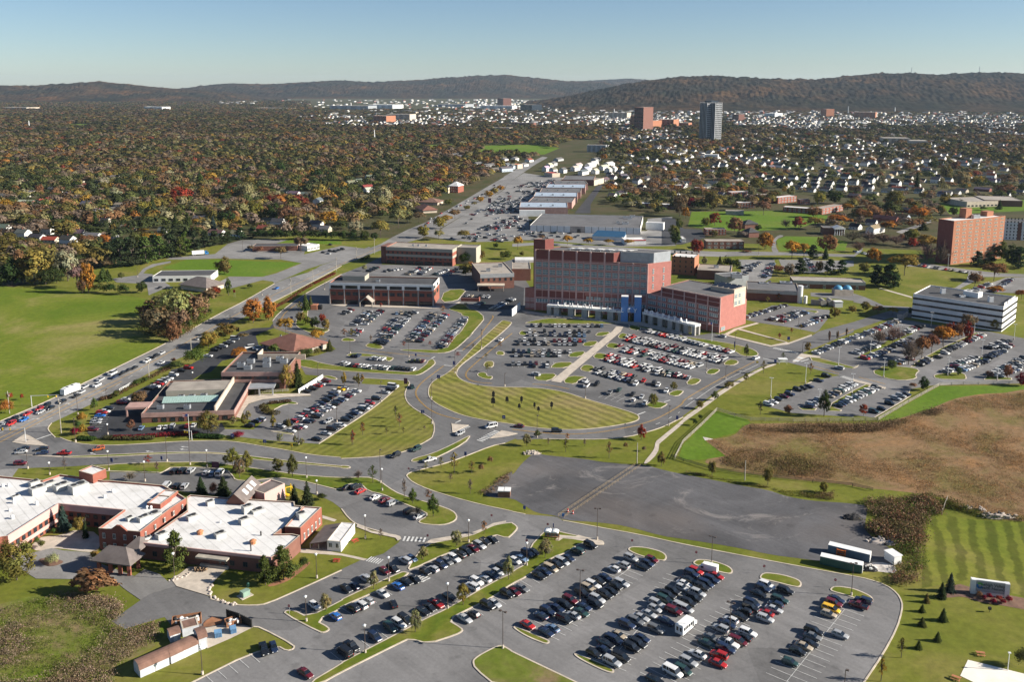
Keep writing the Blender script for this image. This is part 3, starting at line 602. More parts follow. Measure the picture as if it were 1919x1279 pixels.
def car_wheel(mb, x, y, r, m=0, mr=1):
	k = 10; n = len(mb.v)
	for yy in (y-.11, y+.11):
		for i in range(k):
			a = 2*math.pi*i/k; mb.v.append((x+r*math.cos(a), yy, r+r*math.sin(a)))
	for i in range(k):
		j = (i+1) % k; mb.f.append((n+i, n+k+i, n+k+j, n+j)); mb.m.append(m)
	mb.f.append(tuple(n+i for i in range(k))); mb.m.append(m); mb.f.append(tuple(n+k+i for i in range(k-1, -1, -1))); mb.m.append(m)
	s = 1 if y > 0 else -1; n = len(mb.v); yy = y+s*.116
	for i in range(8):
		a = 2*math.pi*i/8; mb.v.append((x+r*.6*math.cos(a), yy, r+r*.6*math.sin(a)))
	f = tuple(n+i for i in range(8)); mb.f.append(f if s < 0 else f[::-1]); mb.m.append(mr)
CARM = {}
for k in 'suhpvn':
	d = {}
	mb = MB(); car_body(k, mb); d['body'] = mb.mesh('car_body', ['car_paint'])
	mb = MB(); car_glass(k, mb); d['windows'] = mb.mesh('car_windows', ['glass_dark'])
	fx, rx, r = AXLES[k]; hw = LOWER[k][2][3]
	mb = MB(); car_wheel(mb, 0, .1, r); d['wheelL'] = mb.mesh('car_wheel', ['tyre', 'rim'])
	mb = MB(); car_wheel(mb, 0, -.1, r); d['wheelR'] = mb.mesh('car_wheel', ['tyre', 'rim'])
	xf, xb = LOWER[k][-2][0], LOWER[k][1][0]; zl = LOWER[k][-2][2]-.08; zb2 = LOWER[k][1][2]-.14
	mb = MB(); mb.box(-.06, .09, -.16, .16, -.07, .06); d['headlight'] = mb.mesh('car_headlight', ['lamp_clear'])
	mb = MB(); mb.box(-.09, .05, -.11, .11, -.09, .09); d['taillight'] = mb.mesh('car_taillight', ['lamp_red'])
	d['lp'] = (xf, xb-.02, zl, zb2, hw)
	mb = MB(); car_body(k, mb, 0); car_glass(k, mb, 1)
	for ax in (fx, rx):
		for y in (hw-.12, -hw+.12): car_wheel(mb, ax, y, r, 2, 2)
	for s in (-1, 1):
		mb.box(xf-.06, xf+.09, s*hw*.6-.16, s*hw*.6+.16, zl-.07, zl+.06, 3); mb.box(xb-.1, xb+.04, s*hw*.72-.11, s*hw*.72+.11, zb2-.1, zb2+.1, 4)
	d['whole'] = mb.mesh('car', ['car_paint', 'glass_dark', 'tyre', 'lamp_clear', 'lamp_red'])
	mb = MB(); st = [LOWER[k][i] for i in (0, 2, 4, 6)]
	car_glass(k, mb, 1)
	zl_ = st[1][2]
	mb.box(st[0][0], LOWER[k][-1][0], -hw*.95, hw*.95, .3, zl_-.02, 0)
	b0, b1, r0, r1, zb, zr, hb, hr = CABIN[k]; mb.quad([(r0, -hr, zr), (r1, -hr, zr), (r1, hr, zr), (r0, hr, zr)], 0)
	d['low'] = mb; CARM[k] = d
CARS = []     # (x, y, rz, colour, type, phrase, group, road)
def rand_type(seed): 
	r = random.Random(seed).random(); return 's' if r < .47 else ('u' if r < .75 else ('n' if r < .85 else 'h'))
def parse_cars(s):
	out = []; c = 'F'
	for t in s.split():
		if ':' in t: c, t = t.split(':')
		a, b = t.split(','); n = 0
		while n < len(b) and (b[n].isdigit() or b[n] in '.-'): n += 1
		y = float(b[:n]); code = b[n:] or 'k'
		out.append((c, float(a), y, code[0], code[1] if len(code) > 1 else None))
	return out
def row(phrase, s, nose=None, group='cars parked in the lots', jit=.03):
	"""explicit parked cars; axis across the row"""
	L = parse_cars(s); g = [P(c, x, y, .7) for c, x, y, _, _ in L]
	a, b = g[0], g[-1]
	d = math.atan2(b.y-a.y, b.x-a.x) if len(g) > 1 else rad(50)
	for i, ((c, x, y, col, ty), p) in enumerate(zip(L, g)):
		r = random.Random(int(x*7+y*13))
		rz = d-math.pi/2+r.uniform(-jit, jit)+(math.pi if (r.random() < .25 if nose is None else nose) else 0)
		CARS.append((p.x, p.y, rz, col, ty or rand_type(int(x*31+y)), phrase, group, i))
def rowR(phrase, s, fill=.92, angle=None, pitch=2.72, group='cars parked in the lots', cols='kkkkkbbbggsssswwwwrmtle'):
	g = pts(s, .7); a, b = g[0], g[-1]; L = (b-a).length; n = max(1, int(L/pitch)); d = math.atan2(b.y-a.y, b.x-a.x)
	for i in range(n+1):
		r = random.Random(int(a.x*17+a.y*5+i*101))
		if r.random() > fill: continue
		p = a+(b-a)*(i/max(1, n))
		rz = (rad(angle) if angle is not None else d-math.pi/2)+r.uniform(-.04, .04)+(math.pi if r.random() < .25 else 0)
		CARS.append((p.x+r.uniform(-.15, .15), p.y+r.uniform(-.15, .15), rz, r.choice(cols), rand_type(r.random()), phrase, group, i))
def single(phrase, c, x, y, code, to, group='cars on the roads'):
	"""one car heading towards a pixel offset"""
	p = P(c, x, y, .6); q = P(c, x+to[0], y+to[1], .6)
	CARS.append((p.x, p.y, math.atan2(q.y-p.y, q.x-p.x), code[0], code[1] if len(code) > 1 else 's', phrase, group, 0))
BL = 'in the big near lot'
row('under the east kerb of the tree island', 'B3:1235,640s 1325,600k 1465,510ku 1530,490s 1660,395ku B4:20,375m 95,335g 270,210k 325,170b 385,140e 445,105ku 500,72s 560,35b C4:655,1145tu 785,1085k')
row('on the island side of the first double row', 'B4:155,705r 290,615b 355,570b 450,540b 530,510k 580,460m 700,385ku 760,340e 810,308wu 870,265k 930,228b 1020,145w 1110,110su 1190,38su')
row('on the lawn side of the first double row', 'B4:340,780b 400,740l 520,650k 610,610s 690,580t 720,525b 830,495k 850,450s 930,405k 990,370k 1040,320k 1095,290su 1305,120k 1360,90b 1400,50m')
row('on the island side of the second double row', 'B4:815,990k 925,960b 935,890k 1020,855b 1065,810e 1150,705bu 1240,670g 1290,630s 1370,597s 1430,547s 1450,497su 1530,457t 1560,412k 1610,366k B5:-10,332s 10,292w 60,252k 85,197bu 130,172r', 0)
row('on the lawn side of the second double row', 'B4:1000,1080s 1090,1030k 1200,935k 1260,895k 1300,840b 1440,750gu 1540,665b 1620,568m 1690,522s B5:20,545s 55,485k 110,440k 150,390su 190,330k 230,295b 285,252b 330,215r', 0)
row('on the island side of the third double row', 'B4:1430,1255k 1610,1180wv B5:0,1165t 55,1080su 145,1000w 240,890t 280,832g 380,745su 450,700b 480,655w 570,620k 620,570k 680,535k 690,490b 755,390k 800,345b 840,312wu')
row('on the lawn side of the third double row', 'B5:350,1090r 360,1012r 430,950bu 460,895wp 550,870m 600,830k 650,785w 825,645su 830,588r 910,547s 930,502b 970,457tu 1025,367ku')
row('in the last row beside the curving kerb', 'B5:1075,1080t 1150,970k 1210,922e 1265,887k 1300,822g 1310,770ku 1460,597e 1485,547y 1510,492m 1535,452b', 0)
row('beyond the last row near the curving kerb', 'B5:1575,805s B6:50,510mp 100,465b')
row('in the row next to the access road', 'B2:1440,510w B3:50,345k 130,315b 240,240s 435,165m 515,145k 640,60su 705,40l')
row('in the row south of the narrow tree island', 'B2:1650,620B B3:115,540k 195,510w 270,465s 415,390w 565,315B 650,270k 735,245k 840,170k 920,145s 1000,105b 1060,70g 1130,42w C3:1190,1180k 1250,1150k 1320,1118m 1385,1088s 1440,1046k 1512,1028k')
row('under the west kerb of the tree island', 'B3:30,985kv 100,920kp 335,830b 490,735t 575,695wu 640,650k 820,565k 885,530k 950,495rp 1085,420k 1310,322w 1355,275wu 1440,245s 1515,207b 1565,180s 1610,116k C4:30,1240w 95,1215l 155,1165b 215,1150k')
row('beside the kerb of the lawn with the sheds', 'B2:935,950kp 1030,925b', 0)
row('alone near the brown kerb at the bottom edge', 'B2:1350,1190m')
CARS[-1] = CARS[-1][:2]+(rad(-40),)+CARS[-1][3:]
single('driving up the aisle between the tree islands', 'B3', 520, 500, 'kh', (-30, -60))
row('under the grass peninsula in the loop lot', 'C3:60,500k 150,495ku 190,540r 340,600w 430,630m 510,660su 680,740ku 780,790s', 1)
row('in the front row of the staff lot', 'C2:40,340k 120,335k 205,335su 355,355s 420,365l 495,360wv', 1)
row('in the staff lot beside the white roof', 'C1:1670,490wv C2:60,490k 140,492su', 1)
RG = 'cars on the roads'
for a in (('driving west on the entrance road', 'C1', 985, 118, 'ou', (-60, 12)), ('queued at the junction on the entrance road', 'C1', 640, 162, 'rp', (-60, 0)), ('queued at the junction on the entrance road', 'C1', 420, 118, 'k', (-60, 8)),
		('queued at the junction on the entrance road', 'C1', 425, 158, 'b', (-60, 8)), ('first at the junction on the entrance road', 'C1', 235, 115, 'k', (-60, 8)), ('first at the junction on the entrance road', 'C1', 215, 148, 's', (-60, 8)),
		('driving in on the entrance road', 'C1', 205, 265, 'mu', (60, -2)), ('leaving the drive beside the front lawn', 'C3', 540, 182, 'ku', (-60, 25)), ('leaving the drive beside the front lawn', 'C3', 750, 118, 'tu', (-60, 28)),
		('in the drive below the long median', 'C3', 885, 228, 'wp', (60, -15)), ('beside the concrete triangle at the fork', 'D3', 1290, 1122, 'su', (-60, 28)), ('passing the concrete triangles', 'D3', 1630, 1045, 'wv', (-60, 12)),
		('on the curve by the tall purple sign', 'D3', 770, 612, 't', (25, 60)), ('on the drive behind the oval lawn', 'D3', 1735, 102, 'w', (-50, 40)), ('on the drive below the oval lawn', 'D4', 70, 1042, 'm', (-60, -6)),
		('on the drive below the oval lawn', 'D4', 485, 1092, 'ku', (60, 0)), ('waiting at the east crossroads', 'D5', 795, 300, 'wu', (60, -22)), ('beside the flagpole lawn', 'D5', 425, 62, 'su', (-60, -12)),
		('on the road to the east lots', 'D5', 1705, 408, 'su', (-60, -14)), ('on the left avenue by the utility pole', 'E2', 1155, 642, 'B', (-50, 25)), ('on the left avenue beside the yellow trees', 'E2', 300, 1190, 's', (50, -28)),
		('parked outside the hospital colonnade', 'E4', 870, 895, 'wv', (60, 4)), ('in the aisle of the pink offices lot', 'D2', 1715, 990, 'su', (-40, 20))):
	single(*a)
for x, y, c in ((1760, 245, 's'), (1690, 282, 'ku'), (1600, 332, 'wu'), (1755, 352, 'w'), (1462, 406, 'k'), (1395, 434, 'k'), (1330, 466, 'k'), (1245, 507, 'b'), (1225, 468, 'wv'), (1095, 532, 's'), (1055, 597, 'wu'),
				(920, 612, 's'), (880, 672, 's'), (830, 712, 'k'), (680, 772, 'k'), (548, 842, 'k'), (505, 817, 'ku'), (430, 852, 'r'), (440, 887, 's'), (300, 907, 'r'), (260, 970, 'B'), (150, 967, 'ku'), (120, 1017, 'ru'), (30, 1060, 'k'), (20, 1030, 's')):
	single('in the traffic queue on the left avenue', 'D1', x, y, c, (-60, 31) if y > 300 or x != 1755 else (60, -31), 'cars queuing on the left avenue')
LW = 'in the lot south of the pink offices'
row('in the pink offices lot, double row, wall side', 'D2:1200,1040s 1330,990r 1290,1010k 1400,955w 1450,925r 1500,890s 1560,870r 1550,840k 1610,825s 1640,795b 1700,760k 1720,730k 1770,700b 1800,660w 1850,640y D3:30,630s')
row('in the pink offices lot, double row, lawn side', 'D2:1310,1090w 1380,1060m 1430,1045w 1490,990b 1520,985k 1590,935k 1610,920s 1660,870w 1700,860s 1740,830w 1790,800k 1840,765b D3:20,750s 60,715m 100,690s 160,655w')
row('along the kerb above the front lawn', 'D2:1590,1180k 1690,1120s 1760,1070k 1820,1030s D3:0,1030w 50,970k 90,940k 140,900b 170,890s 220,860k 250,845w 285,820s 310,790r 380,740ku 470,670s 530,640k 560,605wv', 0)
row('under the long white wall', 'D2:1480,660k 1550,630k 1600,600r 1640,580w 1690,550m')
row('by the small trees west of the south lot', 'D2:860,1035k 930,985b 980,970s')
row('in the row above the curved lawn strip', 'D3:20,355s 60,365w 110,375k 160,380r 215,385w 265,388w 325,400s 385,395w 440,400s 495,410w 560,405t 610,405k 660,410k 715,418k 780,420w', 1)
row('on the kerbed island by the crossing drive', 'D3:130,275k 180,275b 340,298w 390,305s 450,308w', 1); row('on the kerbed island by the crossing drive', 'D3:770,330k 825,330k 880,332m', 1)
row('in the dark lot beside the shrubs', 'D1:1010,1080m 1040,1000s 1050,970s 1090,925B 1110,895r 1150,880w 1180,845k 1330,782r 1370,748w', 0)
row('along the hedge side of the dark lot', 'D1:1625,630k 1690,605w 1730,580r 1760,560s 1800,540s 1835,520w D2:30,480wu 120,435k 190,405ru', 0); row('north end of the dark lot', 'D2:405,275w 480,210k 520,190k 570,170s 610,145k 650,120s 700,85wv', 0)
row('beside the brown hip roof', 'D2:860,180wv 940,190w 980,205s 930,265k')
row('below the pink offices', 'D2:20,1040s 180,1035r 250,1030w', 1); row('below the pink offices', 'D1:1540,1060l 1740,1055w 1810,1050w', 1)
OFF = 'in the lot before the brick and white offices'
for s_ in ('E3:20,920 100,880', 'E3:130,1040 300,895', 'E3:250,1030 430,890', 'E3:430,1160 600,960', 'E3:440,1250 720,960', 'E3:600,915 700,910', 'E3:710,930 800,905', 'E3:740,1215 990,930', 'E3:840,1220 1130,935', 'E3:1070,1290 1340,970', 'E3:150,1120 200,1090', 'D3:140,50 190,0', 'D3:390,130 570,20'):
	rowR(OFF, s_, .9)
for s_ in ('E3:300,455 420,400', 'E3:480,455 640,430', 'E3:720,490 860,420', 'E3:850,490 960,420', 'E3:1020,490 1140,440', 'E3:1130,500 1260,430'): rowR('in the lot behind the brick and white offices', s_, .85)
HL = 'in the level rows before the hospital'; HR = 'in the slanted rows before the hospital'
for s_ in ('E4:210,1048 975,1052', 'E4:190,1115 840,1112', 'E4:200,1148 890,1158', 'E4:80,1208 790,1215', 'E4:60,1245 740,1252', 'D4:10,225 630,232', 'D4:40,268 510,268', 'D4:10,362 450,352'): rowR(HL, s_, .8, -90)
row('in the level rows before the hospital', 'D4:240,385k 380,385w', 1); row('alone by the grass squares of the walkway', 'D4:258,475s', 1)
for s_ in ('E4:1440,1100 1770,1180', 'D4:1780,75 D5:520,230', 'D4:1270,60 D5:450,300', 'D4:1260,95 D5:420,340', 'D4:1175,160 D5:180,378', 'D4:1190,205 1640,320', 'D4:1660,330 D5:90,398', 'D4:1060,265 1480,390', 'D4:1030,310 1480,430', 'D4:1540,415 1860,500', 'D4:1580,465 D5:60,510', 'D4:920,410 1320,500', 'D4:940,455 1290,550'):
	rowR(HR, s_, .93, None, 2.75, cols='kkbbgssssswwwwwwwrrmmte')
row('in the sparse front of the slanted rows', 'D4:790,545s 810,595wv 920,580k 1060,675g 1160,645t 1345,578w 1430,545r 1540,575k 1590,590w 1310,690k 1410,720s 1320,755w 1440,790w 1680,655w')
for s_ in ('E5:690,955 1100,830', 'E5:960,985 1250,895', 'E5:1080,1000 1330,910', 'E5:1300,1050 1480,990', 'E5:1460,970 1560,950'): rowR('in the small lot east of the hospital', s_, .93)
row('along the lawn of the sunken east lot', 'D5:930,800w 985,775w 1040,745k 1105,715m 1160,690b 1250,640k 1310,625k 1370,605b 1475,540b 1560,490k', 0)
for s_ in ('D5:1370,825 1480,750', 'D5:1600,710 1850,580', 'D5:1700,815 D6:250,620'): rowR('in the middle rows of the sunken east lot', s_, .95)
row('at the fence side of the sunken east lot', 'D6:225,880t 310,850k 400,790k 465,740su 520,710s 570,690b', 0)
for s_ in ('D5:1450,238 1860,75', 'E6:30,1180 480,1000', 'D6:0,255 250,165', 'D6:130,300 410,205', 'E6:400,1195 740,1055', 'D6:430,175 630,85'): rowR('in the rows under the bare trees, east lots', s_, .93)
row('at the south end of the tree strip', 'D6:510,345wv 620,305m 730,370k 780,345b 820,315s 925,285k 1000,240w'); rowR('along the east side of the tree strip', 'D6:1030,215 1400,45', .95)
for s_ in ('D6:1010,450 1110,395', 'D6:1120,360 1340,295', 'D6:1190,425 1480,312', 'D6:1480,290 1650,210', 'D6:1480,185 1680,110', 'D6:1620,195 1730,150', 'D6:1520,480 1860,300', 'D6:1600,490 1860,380'): rowR('in the far east lot', s_, .93)
for s_ in ('E5:640,420 800,370', 'E5:740,420 830,360', 'E5:650,500 720,450', 'E5:880,520 980,370', 'E6:700,390 1250,470', 'E6:1280,680 1480,590', 'E6:1500,690 1720,540', 'E6:20,240 200,280', 'E5:1340,320 1440,460'): rowR('in the lots behind the hospital', s_, .85)
row('in the roadside lot on the far left', 'E2:1660,250k 1720,262s 1735,235k 1790,240k 1830,225k E3:10,215k'); row('by the white cafe with a grey roof', 'E2:1740,165k'); rowR('by the low offices at the field edge', 'E1:1740,635 1860,640', .7)
rowR('in the ambulance yard', 'E3:1330,720 1640,740', .7); rowR('in the yard west of the hospital', 'E3:1420,840 1560,790', .8); rowR('in the yard west of the hospital', 'E3:1640,870 1860,760', .9)
random.seed(3)
SHOP = 'in the shopping centre lot'
for s_, n_ in (('G2:60,640 300,480', 60), ('G2:280,430 480,400', 50), ('G2:400,360 600,290', 70), ('G2:0,750 220,720', 26), ('G2:10,810 210,800', 14), ('G1:1640,830 1900,760', 60), ('G1:1700,650 1880,630', 40), ('E4:120,45 720,80', 30), ('G1:1500,700 1880,480', 34), ('G2:100,420 420,300', 30), ('G1:1300,900 1860,940', 18), ('G2:-80,560 120,540', 18), ('E3:1420,90 1560,90', 10), ('E3:1680,90 1800,110', 8), ('G1:1330,760 1850,480', 16)):
	a, b = pts(s_, .6)
	for i in range(n_):
		p = a+(b-a)*random.random()+Vector((random.uniform(-9, 9), random.uniform(-22, 22), 0))
		CARS.append((p.x, p.y, rad(random.choice((-14, 166, 76))), random.choice('kkbbggsswwwrmt'), rand_type(random.random()), SHOP, 'cars in the shopping centre lot', 0))
for x in range(26):
	r = random.Random(x); a, b = pts('G1:700,900 1780,330', .6); p = a+(b-a)*r.random()+Vector((r.uniform(-5, 5), 0, 0))
	CARS.append((p.x, p.y, math.atan2(b.y-a.y, b.x-a.x), r.choice('kksswr'), 's', 'on the far avenue', RG, 0))
def car_size(c): return proj((c[0], c[1], .7))[2]
def in_view(c):
	u, v, z = proj((c[0], c[1], .7)); return -40 < u < 1960 and v < 1310
CARS = [c for c in CARS if in_view(c)]
CARS.sort(key=car_size)
N_PARTS = 175
names = {}
for i, (x, y, rz, col, ty, ph, grp, k) in enumerate(CARS[:300]):
	cc, cn = CARCOL[col]; r = random.Random(i*7+1)
	v = r.uniform(.85, 1.12); colr = tuple(min(1, a*v) for a in cc)
	lab = '%s %s %s' % (cn, CARTYP[ty], ph)
	nm = 'parked_car' if grp.startswith('cars parked') else 'car'
	z = .1; q_ = r.uniform(.95, 1.06)
	if i < N_PARTS:
		t = thing(nm, lab, {'p': 'pickup truck', 'v': 'van'}.get(ty, 'car'), (x, y, z), rz, grp); t.scale = (q_, r.uniform(.97, 1.03), r.uniform(.96, 1.05)); d = CARM[ty]
		inst(d['body'], 'body', t, color=colr); inst(d['windows'], 'windows', t)
		fx, rx, rr = AXLES[ty]; hw = d['lp'][4]
		for ax in (fx, rx):
			inst(d['wheelL'], 'wheel', t, (ax, hw-.2, 0)); inst(d['wheelR'], 'wheel', t, (ax, -hw+.2, 0))
		xf, xb, zl, zb2, _ = d['lp']
		for s in (-1, 1):
			inst(d['headlight'], 'headlight', t, (xf, s*hw*.6, zl)); inst(d['taillight'], 'taillight', t, (xb, s*hw*.72, zb2))
	else:
		o = inst(CARM[ty]['whole'], nm, None, (x, y, z), rz, None, colr); tag(o, lab, {'p': 'pickup truck', 'v': 'van'}.get(ty, 'car'), grp)
V = []; Fc = []; Ct = []
for (x, y, rz, col, ty, ph, grp, k) in CARS[300:]:
	mb = CARM[ty]['low']; n = len(V); c, s = math.cos(rz), math.sin(rz); cc = CARCOL[col][0]; base = len(V)
	for f, m in zip(mb.f, mb.m):
		n = len(V)
		for q in f:
			a, b, zz = mb.v[q]; V.append((x+a*c-b*s, y+a*s+b*c, zz+.1)); Ct.append((*(cc if m == 0 else (.01, .013, .017)), 1))
		Fc.append(tuple(range(n, n+len(f))))
me = bpy.data.meshes.new('distant_cars'); me.from_pydata(V, [], Fc); at = me.color_attributes.new('tint', 'FLOAT_COLOR', 'POINT')
at.data.foreach_set('color', np.array(Ct, dtype=np.float32).ravel()); me.materials.append(MATS['far_paint']); me.update()
tag(link('distant_cars', me), 'small parked cars in the lots around the hospital and shops', 'cars', 'cars parked farther away', 'stuff')
stall_lines('B5:1040,1279 1620,555', 0, 5.2, True, pitch=2.65); stall_lines('B5:-250,1279 690,480', 0, 5.2, True, pitch=2.65)
stall_lines('B4:950,1100 1712,250', 0, 5.2, True, pitch=2.65); stall_lines('B4:310,790 1300,50', 0, 5.2, True, pitch=2.65)
stall_lines('B2:230,1270 790,1000', 0, 5.0, False, pitch=2.65); stall_lines('B3:0,1075 1060,545', 0, -5.0, False, pitch=2.65); stall_lines('B3:0,540 690,195', 0, 5.0, False, pitch=2.65)
stall_lines('B3:1070,650 1530,428', 0, 5.0, False, pitch=2.65); stall_lines('B4:0,300 155,225 ', 0, 5.0, False, pitch=2.65)
stall_lines('D2:1250,1075 D3:80,655', 0, 5.2, True, pitch=2.65); stall_lines('D4:1000,700 1330,775', 0, 5, True, pitch=2.7); stall_lines('D4:0,372 450,372', 0, 5, True, pitch=2.7)
stall_lines('D1:955,1110 1100,880', 0, 5, False, pitch=2.7)
o = LINES_W.build('white_markings', 'line_white'); tag(o, kind='structure')
o = LINES_Y.build('yellow_markings', 'line_yellow'); tag(o, kind='structure')
TC = {'G': ((.036, .052, .016), 'dark green'), 'g': ((.07, .085, .024), 'green'), 'o': ((.13, .112, .03), 'olive'), 'y': ((.215, .16, .04), 'yellow-olive'),
	'Y': ((.30, .175, .03), 'golden'), 'O': ((.31, .13, .03), 'orange'), 'R': ((.22, .045, .028), 'red'), 'c': ((.17, .015, .026), 'crimson'),
	'b': ((.165, .108, .06), 'brown'), 'n': ((.19, .098, .048), 'rust brown'), 'p': ((.25, .23, .13), 'pale grey-green'), 'B': ((.16, .118, .092), 'leafless brown'),
	's': ((.042, .062, .052), 'blue-green'), 'k': ((.034, .05, .021), 'dark evergreen'), 'l': ((.095, .125, .03), 'light green'), 'e': ((.20, .18, .08), 'pale olive')}
TK = {'r': 'round tree', 'v': 'oval tree', 'w': 'spreading tree', 't': 'sapling', 'B': 'tree', 'c': 'spruce', 'p': 'pine', 'l': 'slender tree', 'u': 'bush', 'm': 'thicket'}
def quads(cen, nrm, size, asp, g):
	n = len(cen); nrm = nrm/np.maximum(1e-6, np.linalg.norm(nrm, axis=1))[:, None]
	r = g.normal(size=(n, 3)); t = np.cross(nrm, r); t /= np.maximum(1e-6, np.linalg.norm(t, axis=1))[:, None]; b = np.cross(nrm, t)
	s = size[:, None]*.5
	return np.stack([cen-t*s*asp, cen-b*s*.8+t*s*.15, cen+t*s*asp, cen+b*s*.8+t*s*.1], 1)
def crown_np(kind, seed, n, sz=1.0):
	g = np.random.default_rng(seed)
	if kind in 'rvwlum':
		nc = {'r': 70, 'v': 60, 'w': 52, 'l': 40, 'u': 40, 'm': 90}[kind]; m = max(3, n//nc)
		d = g.normal(size=(nc, 3)); d /= np.linalg.norm(d, axis=1)[:, None]
		if kind in 'wum': d[:, 2] = np.where(d[:, 2] < -.3, -d[:, 2]*.6, d[:, 2])
		lump = 1+.16*np.sin(d[:, 0]*4+seed)+.14*np.sin(d[:, 1]*5+seed*2)+.10*np.sin(d[:, 2]*6+seed)
		rr = g.uniform(.45, 1.0, nc)**.55*lump*.95
		c = d*np.minimum(rr, 1.04)[:, None]*.45
		if kind == 'v': c[:, :2] *= (1.0-.45*np.clip(c[:, 2]*2, -1, 1)**1)[:, None]
		if kind == 'm': c[:, 2] *= g.uniform(.6, 1.15, nc)
		sg = {'r': .052, 'v': .048, 'w': .052, 'l': .05, 'u': .08, 'm': .045}[kind]
		p = np.repeat(c, m, 0)+g.normal(size=(nc*m, 3))*sg
		nr = np.repeat(d, m, 0)*.8+(p-np.repeat(c, m, 0))/sg*.45+g.normal(size=p.shape)*.35+np.array([0, 0, .25])
		ct = np.repeat(g.uniform(.68, 1.34, nc), m)*g.uniform(.8, 1.2, nc*m)
		hue = np.repeat(g.normal(0, .09, nc), m)
		size = g.uniform(.055, .10, nc*m)*(1.25 if kind in 'um' else 1.0)
		p[:, 2] += .5
		q = quads(p, nr, size*sz, 1.0, g)
	elif kind == 't':
		m = n; z = g.uniform(.0, 1, m); R = .5*np.sin(np.clip(z*.9+.12, 0, 1)*math.pi)**.8
		a = g.uniform(0, 6.283, m); rr = R*g.uniform(.25, 1, m)
		k = np.floor(z*7)+seed; a = a*.35+k*2.4+np.floor(a/2.1)*2.1
		p = np.stack([rr*np.cos(a), rr*np.sin(a), z], 1); nr = p-np.array([0, 0, .4])+g.normal(size=p.shape)*.5
		ct = g.uniform(.65, 1.35, m); hue = g.normal(0, .1, m); size = g.uniform(.10, .17, m); q = quads(p, nr, size*sz, 1.0, g)
	elif kind == 'B':
		nb = 26; segs = []; 
		for i in range(nb):
			a = g.uniform(0, 6.283); el = g.uniform(.35, 1.35); l = g.uniform(.35, .62)
			d = np.array([math.cos(a)*math.cos(el), math.sin(a)*math.cos(el), math.sin(el)*1.1]); o = np.array([0, 0, g.uniform(.02, .3)])
			e = o+d*l*np.array([1, 1, 1.2]); segs.append((o, e, .016))
			for j in range(n//nb//2):
				t = g.uniform(.3, 1); d2 = d+g.normal(size=3)*.55; d2[2] += .15; s0 = o+(e-o)*t; segs.append((s0, s0+d2*g.uniform(.08, .24), .0095))
		A = np.array([s[0] for s in segs]); E_ = np.array([s[1] for s in segs]); wd = np.array([s[2] for s in segs])
		d = E_-A; r = g.normal(size=A.shape); t = np.cross(d, r); t /= np.linalg.norm(t, axis=1)[:, None]; t *= wd[:, None]
		q = np.stack([A-t, A+t, E_+t*.5, E_-t*.5], 1); m = len(A); ct = g.uniform(.75, 1.25, m); hue = g.normal(0, .05, m)
		k = n//3; i = g.integers(0, m, k); p = E_[i]+g.normal(size=(k, 3))*.02; q = np.concatenate([q, quads(p, g.normal(size=(k, 3)), g.uniform(.025, .05, k), 1, g)])
		ct = np.concatenate([ct, g.uniform(.8, 1.5, k)]); hue = np.concatenate([hue, g.normal(.1, .1, k)])
	elif kind == 'c':
		lv = 15; P_ = []; N_ = []; S_ = []
		for l in range(lv):
			z = (l+.3)/lv; R = .5*(1-z)**.85+.02; nb = int(8+R*22)
			for b in range(nb):
				a = 6.283*b/nb+g.uniform(-.2, .2)+l; Rb = R*g.uniform(.6, 1.18)
				for t in np.linspace(.35, 1, max(2, n//(lv*17))):
					P_.append((Rb*t*math.cos(a), Rb*t*math.sin(a), z+.03-t*Rb*.22+g.uniform(-.01, .01))); N_.append((math.cos(a)*.45+g.normal()*.25, math.sin(a)*.45+g.normal()*.25, .8)); S_.append(g.uniform(.07, .12)*(.5+R*1.1))
		p = np.array(P_); nr = np.array(N_); size = np.array(S_)*1.5; m = len(p); ct = g.uniform(.7, 1.35, m); hue = g.normal(0, .06, m); q = quads(p, nr, size*sz, 1.1, g)
	else:   # pine
		nc = 46; m = max(3, n//nc); z = g.uniform(.03, .97, nc); R = .5*np.clip(1.25-z*1.05, .12, 1)*np.clip(z*5+.5, .4, 1)
		a = np.arange(nc)*2.4+g.uniform(-.4, .4, nc); rr = R*g.uniform(.35, 1, nc); c = np.stack([rr*np.cos(a), rr*np.sin(a), z], 1)
		sg = np.stack([.075*(.5+R*1.3), .075*(.5+R*1.3), .022+0*R], 1); p = np.repeat(c, m, 0)+g.normal(size=(nc*m, 3))*np.repeat(sg, m, 0)
		nr = np.stack([np.cos(np.repeat(a, m))*.5, np.sin(np.repeat(a, m))*.5, np.full(nc*m, .8)], 1)+g.normal(size=p.shape)*.4
		ct = np.repeat(g.uniform(.7, 1.3, nc), m)*g.uniform(.8, 1.2, nc*m); hue = g.normal(0, .06, nc*m); size = g.uniform(.07, .115, nc*m); q = quads(p, nr, size*sz, 1.15, g)
	if sz != 1.0 and kind in 'rvluwm': pass
	tint = np.stack([ct*(1+hue), ct, ct*(1-hue*.6), np.ones(len(ct))], 1)
	return q.astype(np.float32), np.clip(tint, 0, 3).astype(np.float32)
def mesh_from_quads(name, q, tint, mat):
	n = len(q); me = bpy.data.meshes.new(name)
	me.vertices.add(n*4); me.vertices.foreach_set('co', q.reshape(-1))
	me.loops.add(n*4); me.loops.foreach_set('vertex_index', np.arange(n*4, dtype=np.int32))
	me.polygons.add(n); me.polygons.foreach_set('loop_start', np.arange(0, n*4, 4, dtype=np.int32)); me.polygons.foreach_set('loop_total', np.full(n, 4, dtype=np.int32))
	at = me.color_attributes.new('tint', 'FLOAT_COLOR', 'POINT'); at.data.foreach_set('color', np.repeat(tint, 4, 0).reshape(-1))
	me.materials.append(MATS[mat]); me.update(calc_edges=True); return me
CROWN = {}; FINE = {}
